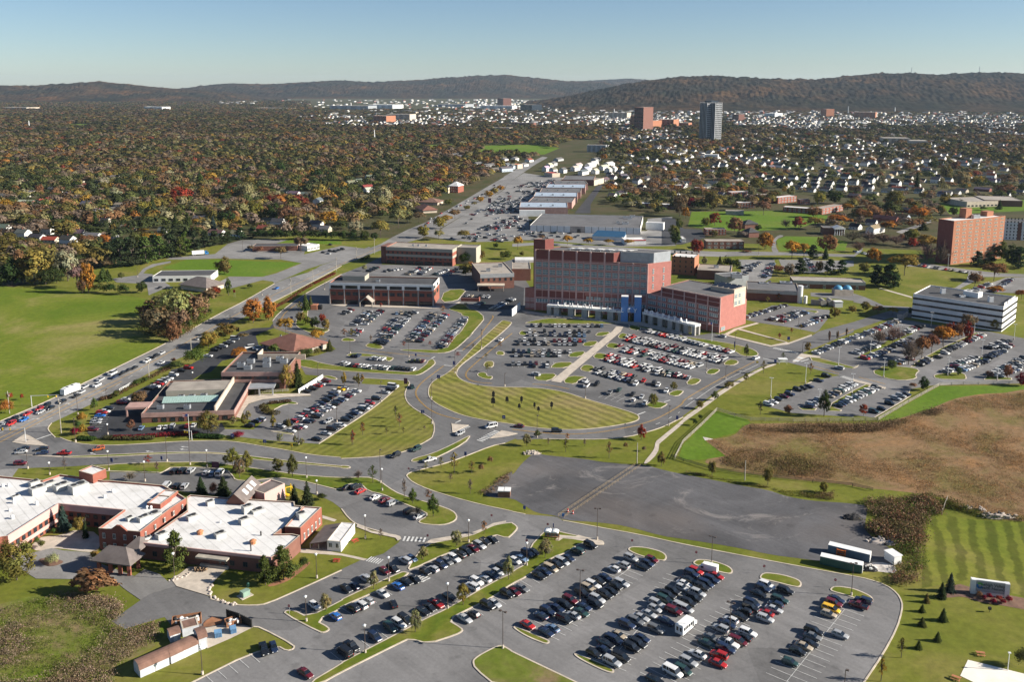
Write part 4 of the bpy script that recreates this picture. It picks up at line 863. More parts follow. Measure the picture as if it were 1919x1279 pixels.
NV = {'r': 4, 'v': 3, 'w': 3, 't': 3, 'B': 3, 'c': 2, 'p': 3, 'l': 2, 'u': 3, 'm': 2}
for k, nv in NV.items():
	CROWN[k] = [mesh_from_quads('crown', *crown_np(k, 10*i+ord(k), {'t': 150, 'B': 1000, 'm': 3000, 'c': 1700, 'u': 800}.get(k, 1900)), 'leaf') for i in range(nv)]
for k in 'rvtcpul': FINE[k] = [mesh_from_quads('crown', *crown_np(k, 10*i+ord(k)+3, {'t': 420, 'c': 5200, 'u': 2200}.get(k, 4600), .6), 'leaf') for i in range(NV[k])]
mb = MB(); mb.cyl((0, 0), .5, .36, 0, .55, 7, 0, False); mb.cyl((0, 0), .36, .12, .55, 1.0, 7)
for i in range(5):
	a = i*2.5; mb.tube((0, 0, .45+i*.08), (math.cos(a)*2.2, math.sin(a)*2.2, .8+i*.05), .16, .05, 4)
TRUNK = mb.mesh('trunk', 'bark')
TREES = []   # dicts
CFRAC = {'r': .1, 'v': .14, 'w': .22, 't': .32, 'B': .12, 'c': .03, 'p': .06, 'l': .12, 'u': 0, 'm': 0}
def tree(kc, c, x, yb, yt, w):
	p = P(c, x, yb); h = max(1.0, zt(c, x, yb, yt)); dep = proj(p)[2]; wm = w/CR[c][2]/FOC*dep
	TREES.append((p, h, wm, kc[0], kc[1]))
def trees(s):
	c = 'F'
	for t in s.split():
		if ':' in t: c, t = t.split(':')
		a = t.split(','); tree(a[4], c, float(a[0]), float(a[1]), float(a[2]), float(a[3]))
trees('B2:1555,570,390,125,ve B3:322,350,165,120,ve 740,785,550,130,ve 1220,510,285,145,vy 1675,255,30,130,ve C3:820,1235,1095,120,ve 1150,1105,925,120,ve C4:330,1215,1015,145,ve')
trees('B1:170,260,-140,400,ro C1:640,930,680,150,cs 800,960,800,130,ry C2:305,570,400,130,ck 530,600,400,190,ck 430,590,460,100,un 1240,650,480,110,ck 1370,680,450,150,ck 1510,630,570,110,uG 620,290,110,165,vo 765,350,145,130,vo 690,410,210,130,vb 1070,360,205,140,vo 1220,400,180,130,vg')
trees('C3:315,460,285,110,tg 715,670,520,100,vg 920,800,580,130,vg 870,640,525,90,tn 1130,365,155,120,ty 1000,310,200,70,te 845,330,255,60,te 1305,365,240,90,ty 1400,350,270,70,un 1490,265,195,65,un 170,430,340,90,BB 630,610,420,60,tB 1290,570,420,60,tB 395,1030,920,60,tB 1430,975,840,80,tO 1095,450,370,60,tB 760,800,700,110,BB 105,85,-20,40,tn')
trees('C1:1300,440,360,130,BB 1490,280,180,90,tR 1575,355,250,60,tB 650,330,220,60,tB 955,1225,1140,110,uy 640,870,700,60,ug 540,960,920,60,ul 370,1080,1010,70,ul 420,1110,1040,80,ug 860,1010,800,70,cG B1:525,100,0,150,up 950,400,165,570,mn B2:50,150,-240,230,pg 950,310,20,180,pg 1130,250,-75,290,pg 1330,140,30,110,uG')
trees('B6:970,375,190,115,cs 885,435,285,110,ck 735,482,395,75,co 690,578,505,75,cg 900,668,545,105,cg 690,718,635,95,cg 845,872,780,85,cg 655,948,862,80,cg 480,1040,840,100,to 278,1275,1050,100,tY 1260,430,375,70,un 1310,462,410,60,uc 1360,447,395,70,uc 1400,492,445,65,uc 1455,478,415,65,uR 1500,502,455,70,uc 1555,492,425,75,uc 1680,1130,960,160,ug')
trees('C4:535,152,15,80,to 970,212,45,75,tn 150,88,0,80,to 1135,117,55,55,un 1320,142,95,50,ub 1495,292,150,100,vo 360,85,10,50,tB 725,95,20,40,tB C5:290,382,235,95,ro 850,478,310,105,ro 1405,557,450,105,ro')
trees('D4:1405,1192,1030,115,vR 275,1165,1085,80,vg 155,1258,1120,100,ve 600,1200,1120,60,tO D3:125,1247,1085,65,tR 230,1142,1000,70,tR 630,1052,900,80,tn 590,960,820,60,tg 490,1132,1060,65,to 675,1117,1055,50,to 905,1082,1040,40,tB')
trees('D2:1115,1060,930,75,ly 1285,1082,960,60,lo 800,1052,905,70,lo 840,985,880,80,le 680,1022,940,90,le 1190,1222,1120,75,le 1360,1242,1150,65,le 1425,1252,1180,75,le D3:30,602,460,75,ly 185,612,470,60,lo 225,570,480,50,ly 145,560,500,50,ly')
trees('D2:405,1132,890,270,ro 740,1165,1110,140,uc 1265,652,360,160,vy 1380,612,340,150,cG 750,292,185,190,rO 1125,282,145,130,wl 1420,302,210,170,ug 1500,292,195,130,ug 1590,282,190,110,uo 1730,222,100,100,cg 270,382,200,230,ug 410,192,10,190,ry 200,1130,1050,20,uG E2:1590,1232,1095,170,wY 600,1162,1020,240,ro 430,1268,1110,200,ry 790,1200,1130,120,wb')
trees('D1:830,1142,1060,130,uc 905,1132,1020,90,vY 895,1002,895,110,uY 855,1082,985,100,ug 870,990,930,80,uc 1530,802,660,180,rb 1480,795,680,110,rG 1030,872,740,90,vl 1265,742,650,80,vg 1430,1092,970,95,vn 70,905,760,170,uO 240,757,690,45,uR 105,762,680,70,uR 1500,590,530,120,ug 1580,560,510,100,ug D2:60,420,330,120,ug 30,345,300,60,un')
trees('E2:900,1022,745,260,rO 1065,992,740,180,rO 1255,1142,960,200,wY 1470,882,700,100,cg 1525,870,730,80,cg 1405,892,790,90,to 1415,1012,900,110,ro 1490,1042,950,90,vo 1570,1092,950,115,vG 1650,1012,920,85,rR 1690,1102,980,105,ry 590,492,310,210,ro 1420,252,65,185,wb 1200,322,180,130,wb 630,722,530,80,lg 860,642,590,65,vg 870,245,170,80,wb 980,245,190,80,un')
trees('E2:60,1050,640,360,re 260,1010,690,320,rb 420,850,650,220,wb 110,1180,860,260,wb 20,1230,1000,220,rn E1:1720,1150,840,380,rb 1620,1020,790,260,rn 1800,950,680,260,re E2:310,652,570,130,rR 480,722,620,150,rR 200,1090,980,110,ug 330,1010,900,100,ul 430,930,860,90,ul 110,1180,1080,110,ul E3:30,1172,1085,90,tn 110,1180,1085,90,to')
trees('E1:380,605,230,400,ry 130,605,330,320,rG 240,590,320,240,rg 740,565,205,280,rp 965,695,355,160,rO 620,592,400,200,rG 500,610,430,160,rG 850,645,380,210,wB 1130,562,420,170,cg 1180,560,440,100,cG 900,700,520,120,rb 1085,692,585,140,ug 1200,702,590,130,uG 1340,712,605,150,uG 1540,692,565,130,rG 1320,552,470,70,ug 95,202,50,250,ro 965,192,65,220,rn 1150,152,55,120,rO 1600,130,40,170,wY 230,150,80,80,rg 300,200,180,200,rp 620,230,180,80,vY 1200,420,330,200,wb 30,620,470,160,rG 1100,210,140,80,vY')
trees('E1:1180,335,150,180,pk 1320,405,100,210,pk 1450,395,110,200,pk 1590,375,90,210,pg 1740,325,80,200,pg 1850,305,50,190,pk 1250,300,110,160,pk 1390,290,90,170,pk 1520,260,80,170,pg 1680,250,60,170,pk E2:50,285,0,200,pk 160,255,30,150,pg 260,240,20,150,pk 370,200,20,150,pk 480,180,20,150,pk 560,160,40,120,pk 110,300,90,130,pg 620,140,30,140,pk 760,110,-20,150,pk 900,90,-20,130,pk')
trees('E2:980,105,0,130,uG 1080,108,0,130,uG 1180,112,5,130,uG 1280,115,10,130,uG 1380,112,10,130,uG 1480,108,10,130,uG 1580,112,10,130,uG 1680,115,15,130,uG 1780,118,15,130,uG E3:20,120,20,130,uG 130,122,20,120,uG 250,120,10,120,rG 360,115,30,100,rG')
trees('E3:1355,510,365,170,ro 1400,470,360,110,rO 1345,375,235,150,rG 1470,352,270,115,rn 1790,325,235,140,rg 1105,912,830,90,tn 1355,872,800,75,te 430,862,800,50,tR 250,455,390,60,ue 1190,1252,1180,90,tR 680,1290,1220,50,tR 965,1270,1220,60,tR 1680,205,150,60,rG 1530,330,220,70,ro D3:1590,452,360,85,to 1725,192,120,60,tn 1575,302,250,65,to 1265,292,235,75,tR 1435,192,145,40,to 320,130,50,40,tn')
trees('G1:1110,832,690,160,ry 1180,742,680,150,rY 1275,722,610,165,wb 925,935,790,150,ry 1095,962,840,140,we 1380,955,850,170,wy 1560,532,470,100,rY 1655,482,405,115,rY 1725,442,370,100,ry 1790,402,345,90,rY 1410,625,570,80,ro 1490,582,530,80,we 1205,562,500,110,ro 440,940,730,240,wy 640,830,600,230,we 740,760,610,120,re 870,770,640,150,wb 150,900,730,180,rp 380,640,440,280,re 480,600,340,220,rp E4:60,222,70,115,wY 600,172,60,115,wY 830,172,95,120,wY 1050,172,105,110,wY 1270,172,110,120,wY 320,110,65,90,wb 110,290,240,70,ro')
trees('E5:150,275,105,140,rR 885,225,25,160,vO 1185,322,120,210,wY 1315,322,140,120,wY 1415,322,175,130,pk 1550,325,190,80,cG 1570,255,55,240,rn 1275,485,330,170,pk 1600,485,330,150,pk 1725,492,340,140,pk 1035,462,390,140,rn 1155,512,380,140,rb 400,395,295,75,cG 480,435,305,115,uG 570,445,325,120,uG 235,385,300,75,re 1650,965,850,120,ro 1845,912,830,90,ry 1040,792,700,75,tO 920,802,735,50,ty 1280,1102,1035,45,ty 1180,1142,1075,40,tR 1050,1202,1130,40,tR 690,250,230,110,un 1480,480,340,90,rb')
trees('E6:215,365,190,180,vO 555,505,260,290,wy 440,410,300,160,wY 250,615,390,170,pk 400,630,380,240,pk 355,620,400,110,pk 1320,655,460,190,wn 800,375,175,240,BB 950,385,175,210,BB 650,195,85,120,vR 625,115,5,170,ro 800,175,70,260,ry 1350,405,240,150,pk 1480,395,250,140,pk 1610,335,140,190,rg 1530,565,360,260,wn 135,885,790,130,ro 270,925,830,160,wn 430,935,850,130,wY 780,935,845,95,rG 920,975,875,100,pG 1090,985,890,120,pG 1250,1145,920,170,wb 1060,1175,1010,110,rR 1150,1195,1015,125,rn 970,1265,1060,270,wO 1390,1065,935,110,rn 1540,1105,975,105,ry 620,925,850,60,rG 1550,705,620,200,wO 1830,765,660,180,wO 275,1255,1110,220,BB 430,1245,1060,210,BB 1800,420,200,200,pk 1720,400,180,180,rG 120,480,360,130,ro 60,250,140,160,BB 200,170,100,170,BB 330,160,60,160,BB')
trees('D6:600,375,110,210,BB 745,305,60,200,wn 660,335,150,180,BB 850,250,40,150,wn 980,185,-40,200,wO 420,425,320,130,rg 500,392,350,50,uO 770,655,505,135,rG 650,622,575,95,un 110,932,795,105,vR 1150,492,400,75,rg 1480,512,440,95,rb 1680,522,370,110,rn 1830,605,460,150,rc 1240,130,-90,110,rR')
trees('D5:1535,935,660,150,vG 1140,902,815,115,rn 840,922,770,70,tg 690,292,150,65,vg 875,467,330,75,to 685,562,455,60,vo 500,622,560,110,ro 345,762,655,80,vg 180,852,760,95,ro 1390,472,355,75,tn 1360,242,120,75,vy 1090,312,240,60,tg 190,972,920,60,uG 130,1037,970,60,uG 1050,90,30,40,tR 1590,135,0,30,lb 1680,105,0,30,lb 1780,65,-30,30,lb D4:1755,657,555,80,vo 1535,832,680,110,ro')
trees('G3:530,710,570,125,vR 440,720,620,90,ro 725,790,610,170,vn 500,690,640,90,rn 1040,945,765,145,vO 1365,745,620,140,vR 1515,625,510,150,rn 1530,745,620,175,wy 350,955,850,125,wR 1015,605,460,170,wb 290,545,420,85,vc 500,555,365,160,ro 630,255,180,180,wn 600,365,270,210,rl 770,365,280,150,rl 350,425,350,110,rg 180,620,380,150,rb 60,400,370,90,rb 240,640,520,90,vO 1750,705,595,190,wO 1855,690,635,120,wO 950,330,230,160,ro 1110,455,360,110,ro 1290,410,320,110,re 1720,490,350,180,rG 1570,500,370,140,ry 890,430,310,80,re 1000,420,330,110,wb 740,560,480,130,wb 170,760,640,90,rg 140,900,760,110,rg 120,830,700,120,ro 1870,500,480,90,wn 800,850,760,110,wB 520,820,760,110,ro 960,760,700,80,rG 1240,740,650,100,BB')
trees('G4:800,725,540,240,wO 350,705,565,200,wn 185,695,570,160,wn 480,825,700,170,wO 45,615,515,120,wO 480,625,480,125,rG 550,560,370,220,ro 320,482,400,65,cG 1030,645,530,120,ro 1170,645,555,105,rG 740,885,790,150,ry 890,955,860,240,wy 100,930,810,220,BB 280,940,820,200,BB 420,945,830,200,BB 560,965,860,190,BB 620,910,840,60,ub 930,530,480,110,rg 700,540,460,120,rn 1080,520,440,130,ry 850,470,390,110,ry 1660,560,480,60,cG 1250,540,475,80,uG 1480,590,550,90,ug 1650,600,555,90,uG 780,380,190,80,cG 1090,280,110,140,ro 1720,430,310,210,rn 1740,290,200,180,rb 1420,330,220,140,ry 1260,330,170,170,re 1040,370,240,80,ve 400,370,260,140,re 130,440,320,170,wb 850,800,720,120,cG 650,900,840,60,cG 130,230,180,80,ro 270,240,200,100,rG 690,180,80,120,rn 1190,170,60,90,rn 960,150,60,130,rG 1830,220,120,130,ry')
trees('G6:300,760,600,270,ro 90,960,830,230,ro 430,830,690,140,rb 720,870,670,310,ro 760,660,480,330,ro 420,660,560,200,rn 540,720,590,150,rG 70,580,440,170,wY 1080,800,560,110,cG 990,740,560,140,wb 1280,830,710,90,vo 1450,810,710,150,rn 1620,640,450,170,ry 1720,610,410,130,cG 1780,560,420,150,ry 1300,480,310,170,rp 1160,330,180,150,rp 1500,400,290,150,ro 500,570,470,110,cG 960,230,160,110,vg 860,330,230,110,rG 1620,380,290,150,ro 1390,370,270,90,rn 180,380,280,110,wn 450,380,270,90,rn 700,380,290,100,vn 1840,640,530,170,rp 1480,650,580,150,re 970,970,840,210,wn 1170,920,840,130,rO 1740,900,820,170,wY 1610,800,770,130,wY 1230,520,460,100,cG 1600,230,150,80,rG 200,560,480,90,rb')
trees('G7:120,500,290,260,rR 60,520,400,100,rR 370,490,290,170,ro 600,450,300,150,rG 860,470,240,200,re 1060,340,230,210,re 1480,370,265,140,vO 1180,510,390,200,rR 1490,560,420,160,rR 770,680,460,220,re 640,740,570,220,rG 430,660,500,120,ry 1160,700,480,220,rG 1290,720,510,180,rb 950,660,450,220,ro 1780,790,560,220,wY 1860,580,440,150,ro 1420,720,560,200,wb 1330,800,730,90,vY 870,300,150,100,cG 330,300,130,130,cG 1640,340,290,90,rO 1800,420,310,100,rn 1640,240,100,140,rG 1240,170,30,130,rG 100,640,540,120,re 190,700,590,100,cG 480,790,630,100,cs 410,780,640,80,cs 200,820,620,140,cG 60,820,600,130,cG')
LANDMARKS = [('B3:700,500', 'in the near tree-island lots'), ('B1:700,700', 'beside the brown shrub meadow'), ('C1:800,950', 'in the courtyard of the white-roofed building'), ('C2:900,900', 'beside the white-roofed building'), ('C2:900,350', 'on the grass between the drive and the staff lot'),
	('C3:900,650', 'on the grass peninsula'), ('C3:1300,350', 'on the slope left of the dark gravel lot'), ('C4:700,100', 'on the lawn above the dark gravel lot'), ('C5:800,400', 'on the strip between gravel lot and scrub'), ('B6:900,650', 'on the picnic lawn'), ('B6:1400,450', 'at the foot of the white monument sign'),
	('D3:400,1100', 'on the diagonal front lawn'), ('D2:1100,1050', 'in the pink offices lot'), ('D2:400,900', 'by the pink-banded offices'), ('D1:870,1050', 'at the junction corner by the dark lot'), ('D1:1400,780', 'along the dark lot'), ('D1:100,850', 'at the roadside on the far left'), ('D2:1200,150', 'beside the brown hip-roofed house'),
	('E2:1000,900', 'on the grass wedge by the left avenue'), ('E2:1500,950', 'in front of the brick and white offices'), ('E2:150,950', 'in the clump between field and avenue'), ('E2:600,400', 'beside the flat-roofed white block'), ('E2:1400,200', 'in the open grass left of the avenue'), ('E1:400,500', 'in the tree belt behind the green field'), ('E1:1200,650', 'in the hedge at the field corner'), ('E1:1500,250', 'in the pine row behind the lorry lane'), ('E2:300,200', 'in the pine row behind the lorry lane'),
	('E2:1400,110', 'in the dark evergreen screen'), ('E3:1300,400', 'between the two brick office blocks'), ('E3:1150,900', 'at the edge of the office lot'), ('D3:1500,350', 'along the drive above the oval lawn'), ('G1:1200,720', 'along the far avenue beside the shopping lot'), ('G1:1650,450', 'along the far avenue median'), ('E4:800,150', 'before the long white store'), ('E5:1200,250', 'on the lawn behind the hospital'), ('E5:500,420', 'behind the hospital'), ('E5:1500,450', 'behind the service sheds'), ('E5:1000,780', 'on the lawn east of the hospital'), ('E5:1700,930', 'by the hospital drive fence'),
	('E6:300,600', 'on the lawn behind the striped office block'), ('E6:1450,330', 'at the foot of the brick tower'), ('E6:850,330', 'left of the brick tower'), ('E6:900,950', 'against the striped office block'), ('D6:700,250', 'in the strip between the east lots'), ('D6:500,400', 'at the corner of the east lots'), ('D6:1600,500', 'at the end of the east lots'), ('E6:1550,650', 'behind the striped office block'), ('D5:1500,850', 'round the sunken east lot'), ('D5:500,600', 'along the east sidewalk'),
	('D4:1500,850', 'on the end islands of the hospital lot'), ('G3:600,700', 'beside the brick garden apartments'), ('G3:300,500', 'in the row behind the loading yard'), ('G3:1050,550', 'round the wide green'), ('G3:1500,600', 'at the right side of the wide green'), ('G3:1600,420', 'behind the brick garden apartments'), ('G3:700,320', 'beyond the wide green'), ('G4:700,650', 'among the pale gabled houses'), ('G4:250,650', 'among the pale gabled houses'), ('G4:300,900', 'in the leafless wood'), ('G4:1100,600', 'on the grass by the low school'), ('G4:900,300', 'among the white-gabled streets'), ('G4:1600,300', 'in the far right streets'), ('G4:200,350', 'among the white-gabled streets'),
	('G6:400,800', 'among the left white gables'), ('G6:800,700', 'in the middle left neighbourhood'), ('G6:300,400', 'in the upper left neighbourhood'), ('G6:1300,500', 'at the bend of the residential street'), ('G6:1650,750', 'above the pine row'), ('G7:200,500', 'right of the residential street'), ('G7:900,450', 'above the evergreen screen'), ('G7:1400,500', 'round the hidden white houses'), ('G7:1700,700', 'by the white house at the evergreen screen'), ('G1:500,600', 'in the woods left of the far avenue'), ('G1:1200,200', 'beyond the far avenue'), ('F:1250,300', 'below the dark tower'), ('F:1150,270', 'left of the dark tower'), ('F:1430,285', 'right of the dark tower'), ('F:1640,275', 'near the long cream school'), ('F:1850,270', 'in the far right valley'), ('F:1080,325', 'in the pale townhouse rows'), ('F:1000,250', 'near the far green fields'), ('F:1400,235', 'in the far town'), ('F:1130,240', 'near the college blocks'), ('F:850,235', 'in the far middle woods'), ('F:1700,235', 'in the far right town')]
LANDG = [(P(*parse(s)[0]), t) for s, t in LANDMARKS]
def place(p):
	return min(LANDG, key=lambda l: (l[0]-p).length)[1]
def tree_label(p, h, w, k, c):
	sz = ('small ' if h < 5 else ('tall ' if h > 15 else '')) if k not in 'tu' else ''
	return '%s%s %s %s' % (sz, TC[c][1], TK[k], place(p))
def inpoly(u, v, poly):
	r = False; j = len(poly)-1
	for i in range(len(poly)):
		if (poly[i][1] > v) != (poly[j][1] > v) and u < (poly[j][0]-poly[i][0])*(v-poly[i][1])/(poly[j][1]-poly[i][1])+poly[i][0]: r = not r
		j = i
	return r
def pxpoly(s): return [full(c, x, y) for c, x, y in parse(s)]
def grp_of(k):
	return {'c': 'spruces', 'p': 'pine trees', 'u': 'bushes', 'm': 'bushes', 't': 'young planted trees', 'v': 'planted oval trees'}.get(k, 'autumn trees')
def put_tree(p, h, w, k, c, i):
	r = random.Random(i*3+5); nm = {'c': 'spruce', 'p': 'pine_tree', 'u': 'bush', 'm': 'thicket', 'B': 'bare_tree', 't': 'sapling'}.get(k, 'tree')
	col = tuple(a*r.uniform(.88, 1.12) for a in TC[c][0])
	me = (FINE if p.y < 480 and k in FINE else CROWN)[k][i % NV[k]]
	if k in 'um':
		o = inst(me, nm, None, (p.x, p.y, .15), r.uniform(0, 6), (w, w*(.42 if k == 'm' else 1), h*1.05), col); tag(o, tree_label(p, h, w, k, c), 'bush', grp_of(k))
		if k == 'm': o.rotation_euler = (0, 0, rad(-8))
		return
	t = thing(nm, tree_label(p, h, w, k, c), {'c': 'spruce', 'p': 'pine'}.get(k, 'tree'), (p.x, p.y, .1), r.uniform(0, 6.28), grp_of(k))
	f = CFRAC[k]; inst(me, 'crown', t, (0, 0, h*f), 0, (w, w, h*(1-f)*1.02), col)
	tr = max(.12, h*.035); inst(TRUNK, 'trunk', t, None, 0, (tr, tr, h*(.93 if k in 'tcB' else .75)))
TREES.sort(key=lambda t: t[0].y)
def tv(t):
	u, v, z = proj(t[0]); return t[1]*FOC/z
TREES.sort(key=lambda t: -tv(t)*t[2])
for i, t in enumerate(TREES): TREES[i] = t
LONE = TREES[:]
small_kinds = [t for t in LONE]
NT = 0; REST = []
BUSH = [t for t in LONE if t[3] in 'um']; TALL = [t for t in LONE if t[3] not in 'um']
for i, t in enumerate(BUSH): put_tree(*t, i)
for i, t in enumerate(TALL):
	put_tree(*t, i)
print('bushes', len(BUSH), 'trees', len(TALL))
HW = {'w': (.66, .65, .62), 'c': (.52, .46, .36), 'b': (.26, .10, .07), 'g': (.36, .37, .37), 'l': (.42, .48, .55)}
HR = {'k': (.045, .045, .05), 'g': (.13, .125, .125), 'b': (.12, .075, .055), 'r': (.24, .07, .045), 'w': (.40, .39, .38), 't': (.22, .17, .13)}
def house_meshes(gw, L, hw, hr):
	"""gable house: ridge along x; walls with openings, overhanging roof"""
	mb = MB(); x, y = L/2, gw/2
	mb.quad([(-x, -y, 0), (x, -y, 0), (x, -y, hw), (-x, -y, hw)]); mb.quad([(x, y, 0), (-x, y, 0), (-x, y, hw), (x, y, hw)])
	mb.quad([(x, -y, 0), (x, y, 0), (x, y, hw), (x, 0, hw+hr), (x, -y, hw)]); mb.quad([(-x, y, 0), (-x, -y, 0), (-x, -y, hw), (-x, 0, hw+hr), (-x, y, hw)])
	for sy in (-1, 1):
		n = int(L/3.2)
		for i in range(n):
			cx = -x+(i+.5)*L/n; yy = sy*(y+.03); q = [(cx-.55, yy, 1.0), (cx+.55, yy, 1.0), (cx+.55, yy, 2.2), (cx-.55, yy, 2.2)]
			mb.quad(q if sy < 0 else q[::-1], 1)
	for sx in (-1, 1):
		for cy in (-y*.5, y*.5):
			xx = sx*(x+.03); q = [(xx, cy-.5, 1.0), (xx, cy+.5, 1.0), (xx, cy+.5, 2.2), (xx, cy-.5, 2.2)]
			mb.quad(q if sx > 0 else q[::-1], 1)
		if hw+hr > 5: q = [(sx*(x+.03), -.5, hw-.3), (sx*(x+.03), .5, hw-.3), (sx*(x+.03), .5, hw+.9), (sx*(x+.03), -.5, hw+.9)]; mb.quad(q if sx > 0 else q[::-1], 1)
	walls = mb.mesh('house_walls', ['house_wall', 'glass_dark'])
	mb = MB(); e = .45; k = hr/y; X = x+.35; Y = y+e; ze = hw-e*k+.06; zr = hw+hr+.06; t = .18
	for s in (-1, 1):
		q = [(-X, s*Y, ze), (X, s*Y, ze), (X, 0, zr), (-X, 0, zr)]; q2 = [(a, b, c+t) for a, b, c in q]
		mb.quad(q2 if s < 0 else q2[::-1]); mb.quad(q[::-1] if s < 0 else q)
		mb.quad([(-X, s*Y, ze), (-X, s*Y, ze+t), (X, s*Y, ze+t), (X, s*Y, ze)])
		for ex in (-X, X): mb.quad([(ex, s*Y, ze), (ex, s*Y, ze+t), (ex, 0, zr+t), (ex, 0, zr)])
	roof = mb.mesh('house_roof', ['house_roof'])
	mb = MB(); mb.box(-.35, .35, -.35, .35, -.6, 1.1); ch = mb.mesh('house_chimney', ['brick'])
	return walls, roof, ch, (0, 0, hw+hr)
HT = {'s': house_meshes(8, 10, 3, 2.9), 'm': house_meshes(8.5, 14, 2.9, 2.3), 'l': house_meshes(9, 20, 2.9, 1.9), 't': house_meshes(9, 12, 5.6, 3.0), 'T': house_meshes(8, 24, 5.6, 2.6)}
HOUSES = []
def house(c, x, y, code, ang):
	HOUSES.append((P(c, x, y), code, ang))
def houses(s, ang):
	c = 'F'
	for t in s.split():
		if ':' in t: c, t = t.split(':')
		a = t.split(','); house(c, float(a[0]), float(a[1]), a[2] if len(a) > 2 else 'swk', ang+(90 if len(a) > 3 else 0))
houses('G6:320,382,lwg 245,415,lwg 490,472,lcr,x 300,495,lbw 440,520,mcw 590,350,swg 650,370,swr 885,258,mcb 1010,300,lwr 1160,362,mwt 790,435,tgg 915,455,mwg 980,545,tbg 1130,600,mbw 225,270,mwg 30,430,swg 95,668,lct 50,790,swg 545,830,twb 265,880,twg 420,895,mwk 570,925,mcr 770,955,twk 1050,880,mwg 905,850,swg 1235,875,mwt 1180,745,tck 1600,690,mck 1850,820,swg 1620,195,mcw 1300,210,mwt 1400,425,mwg 1390,525,lwt 1770,430,mct 285,790,swb 1440,790,mcg 100,980,mgk 1500,515,sgg', -14)
houses('G7:560,340,mbt 340,680,mwg 600,545,lwt 1280,370,swt 1390,395,mwg 1530,405,mwg 1565,280,swg 1840,355,mwt 1660,505,twg,x 1640,775,twg 1740,805,scg 1090,715,swg 1210,750,twk 1040,800,sbr 520,845,mwb 745,860,swt 490,255,sct 590,240,sct', -14)
houses('G3:1085,245 1195,250 1310,262,twk 1140,272 1265,302 1430,255 1550,255 1600,240 1535,290 1420,285 1680,300 1400,322 1530,330 1660,335 1480,370,mwk 1350,345,mlk 1230,330 1010,262 1640,362,mwk 1800,285 1840,250,twk 1800,320,twk 1795,370,twk 1910,300 840,295,scg 510,298,mwg 240,300,mbg 760,250,mwg 480,182,mwg 620,135,twg 330,90,mwg 400,20,mwg 890,235,lbg 540,50,mwg 200,60,mwg 260,25,mwg 130,20,mwg 720,50,swg 850,75,swg 1000,110,swg 1110,60,mwg 1280,195,mgk 1420,205,mwk 1700,80,swg 1620,75,swg 1480,150,swg', -46)
houses('G4:25,270,twk 110,318,twk 285,300,twk 335,262 420,290 240,332 270,382,twk 210,382,mwk 550,298 560,335,twk 690,312 700,265 600,372,lwr 525,360 840,295 980,300,twg 920,225,mwg 900,125,twg 440,145,twg 400,95 300,105,twg 230,120,twg 1420,80,twg 1400,140,twg 1310,75,twg 1570,255,twr 1570,315,twg 1550,200,mwr 1110,305,twg 790,385,mwb 1090,425,mwg 1180,420,mwg 1050,440,swg 285,430,lcg 340,830,Twt,x 130,790,swk 300,745,swk 500,665,swb 450,730,Tbb 625,680,mlb 690,610,lbk 1260,400,mcg 1480,385,lbg 1500,220,mwg 1650,120,mwg 1700,170,mwg 1000,30,twg 600,60,mgg 100,120,mwg 270,30,twr 880,80,mwg 1280,10,mwg 1700,230,lwg 760,340,mwr 470,400,mwg', -46)
houses('G2:500,185,tww 540,150,tww 580,125,tgg 580,200,twg 690,205,twg 830,180,Tww 860,150,Tww 960,190,Tww 1000,140,Tww 1040,120,Tww 920,225,Twg 1050,215,tww 1150,170,Tww 1210,130,Tww 1200,200,tww 1260,190,tww 640,70,lgg 1060,70,lgg 30,80,twg 150,70,twg 310,80,mwr 60,150,twg 120,160,tlg 250,130,mwg 1820,170,swg 1850,90,mwg', 60)
houses('G1:1560,120,lwg 1660,140,lgg 1730,180,mwg 1850,190,Tlg 1340,40,mwg 1280,20,mwg 110,330,mwt 180,310,mwg 320,290,twg 290,380,mbr 310,440,tww 640,225,mgg 900,50,swg 750,40,swg', 40)
fill_h = random.Random(77)
from mathutils import noise as mnoise
EXC = [pxpoly(s) for s in ('F:630,480 770,400 960,312 1075,262 1130,262 1110,330 1130,380 1210,405 1290,470 1700,520 1700,640 640,640', 'F:985,322 1130,312 1140,398 1260,404 1262,470 960,470 880,430', 'F:-60,512 200,508 235,470 330,446 640,440 760,446 760,700 -60,700',
	'G3:0,560 1700,540 1700,960 0,960', 'G3:1150,400 1900,440 1900,640 1150,600', 'F:1255,430 1990,430 1990,800 1255,800', 'F:1750,380 1990,370 1990,430 1750,430', 'X5:540,340 560,300 760,298 830,312 800,338', 'X4:800,298 880,286 1240,286 1240,292 830,299', 'X4:240,224 300,215 520,221 480,228 260,230', 'F:700,193 960,190 960,203 700,205', 'G6:1040,390 1110,400 1360,540 1390,610 1330,610 1150,470', 'X5:300,300 480,293 485,305 330,316', 'F:640,436 760,400 900,340 1040,285 1060,285 1040,320 940,380 820,470 640,490', 'F:580,184 960,188 1000,199 900,203 580,204')]
BB = [(min(a for a, _ in e), max(a for a, _ in e), min(b for _, b in e), max(b for _, b in e)) for e in EXC]
ca_, sa_ = math.cos(rad(-46)), math.sin(rad(-46)); OLD = [h[0] for h in HOUSES]
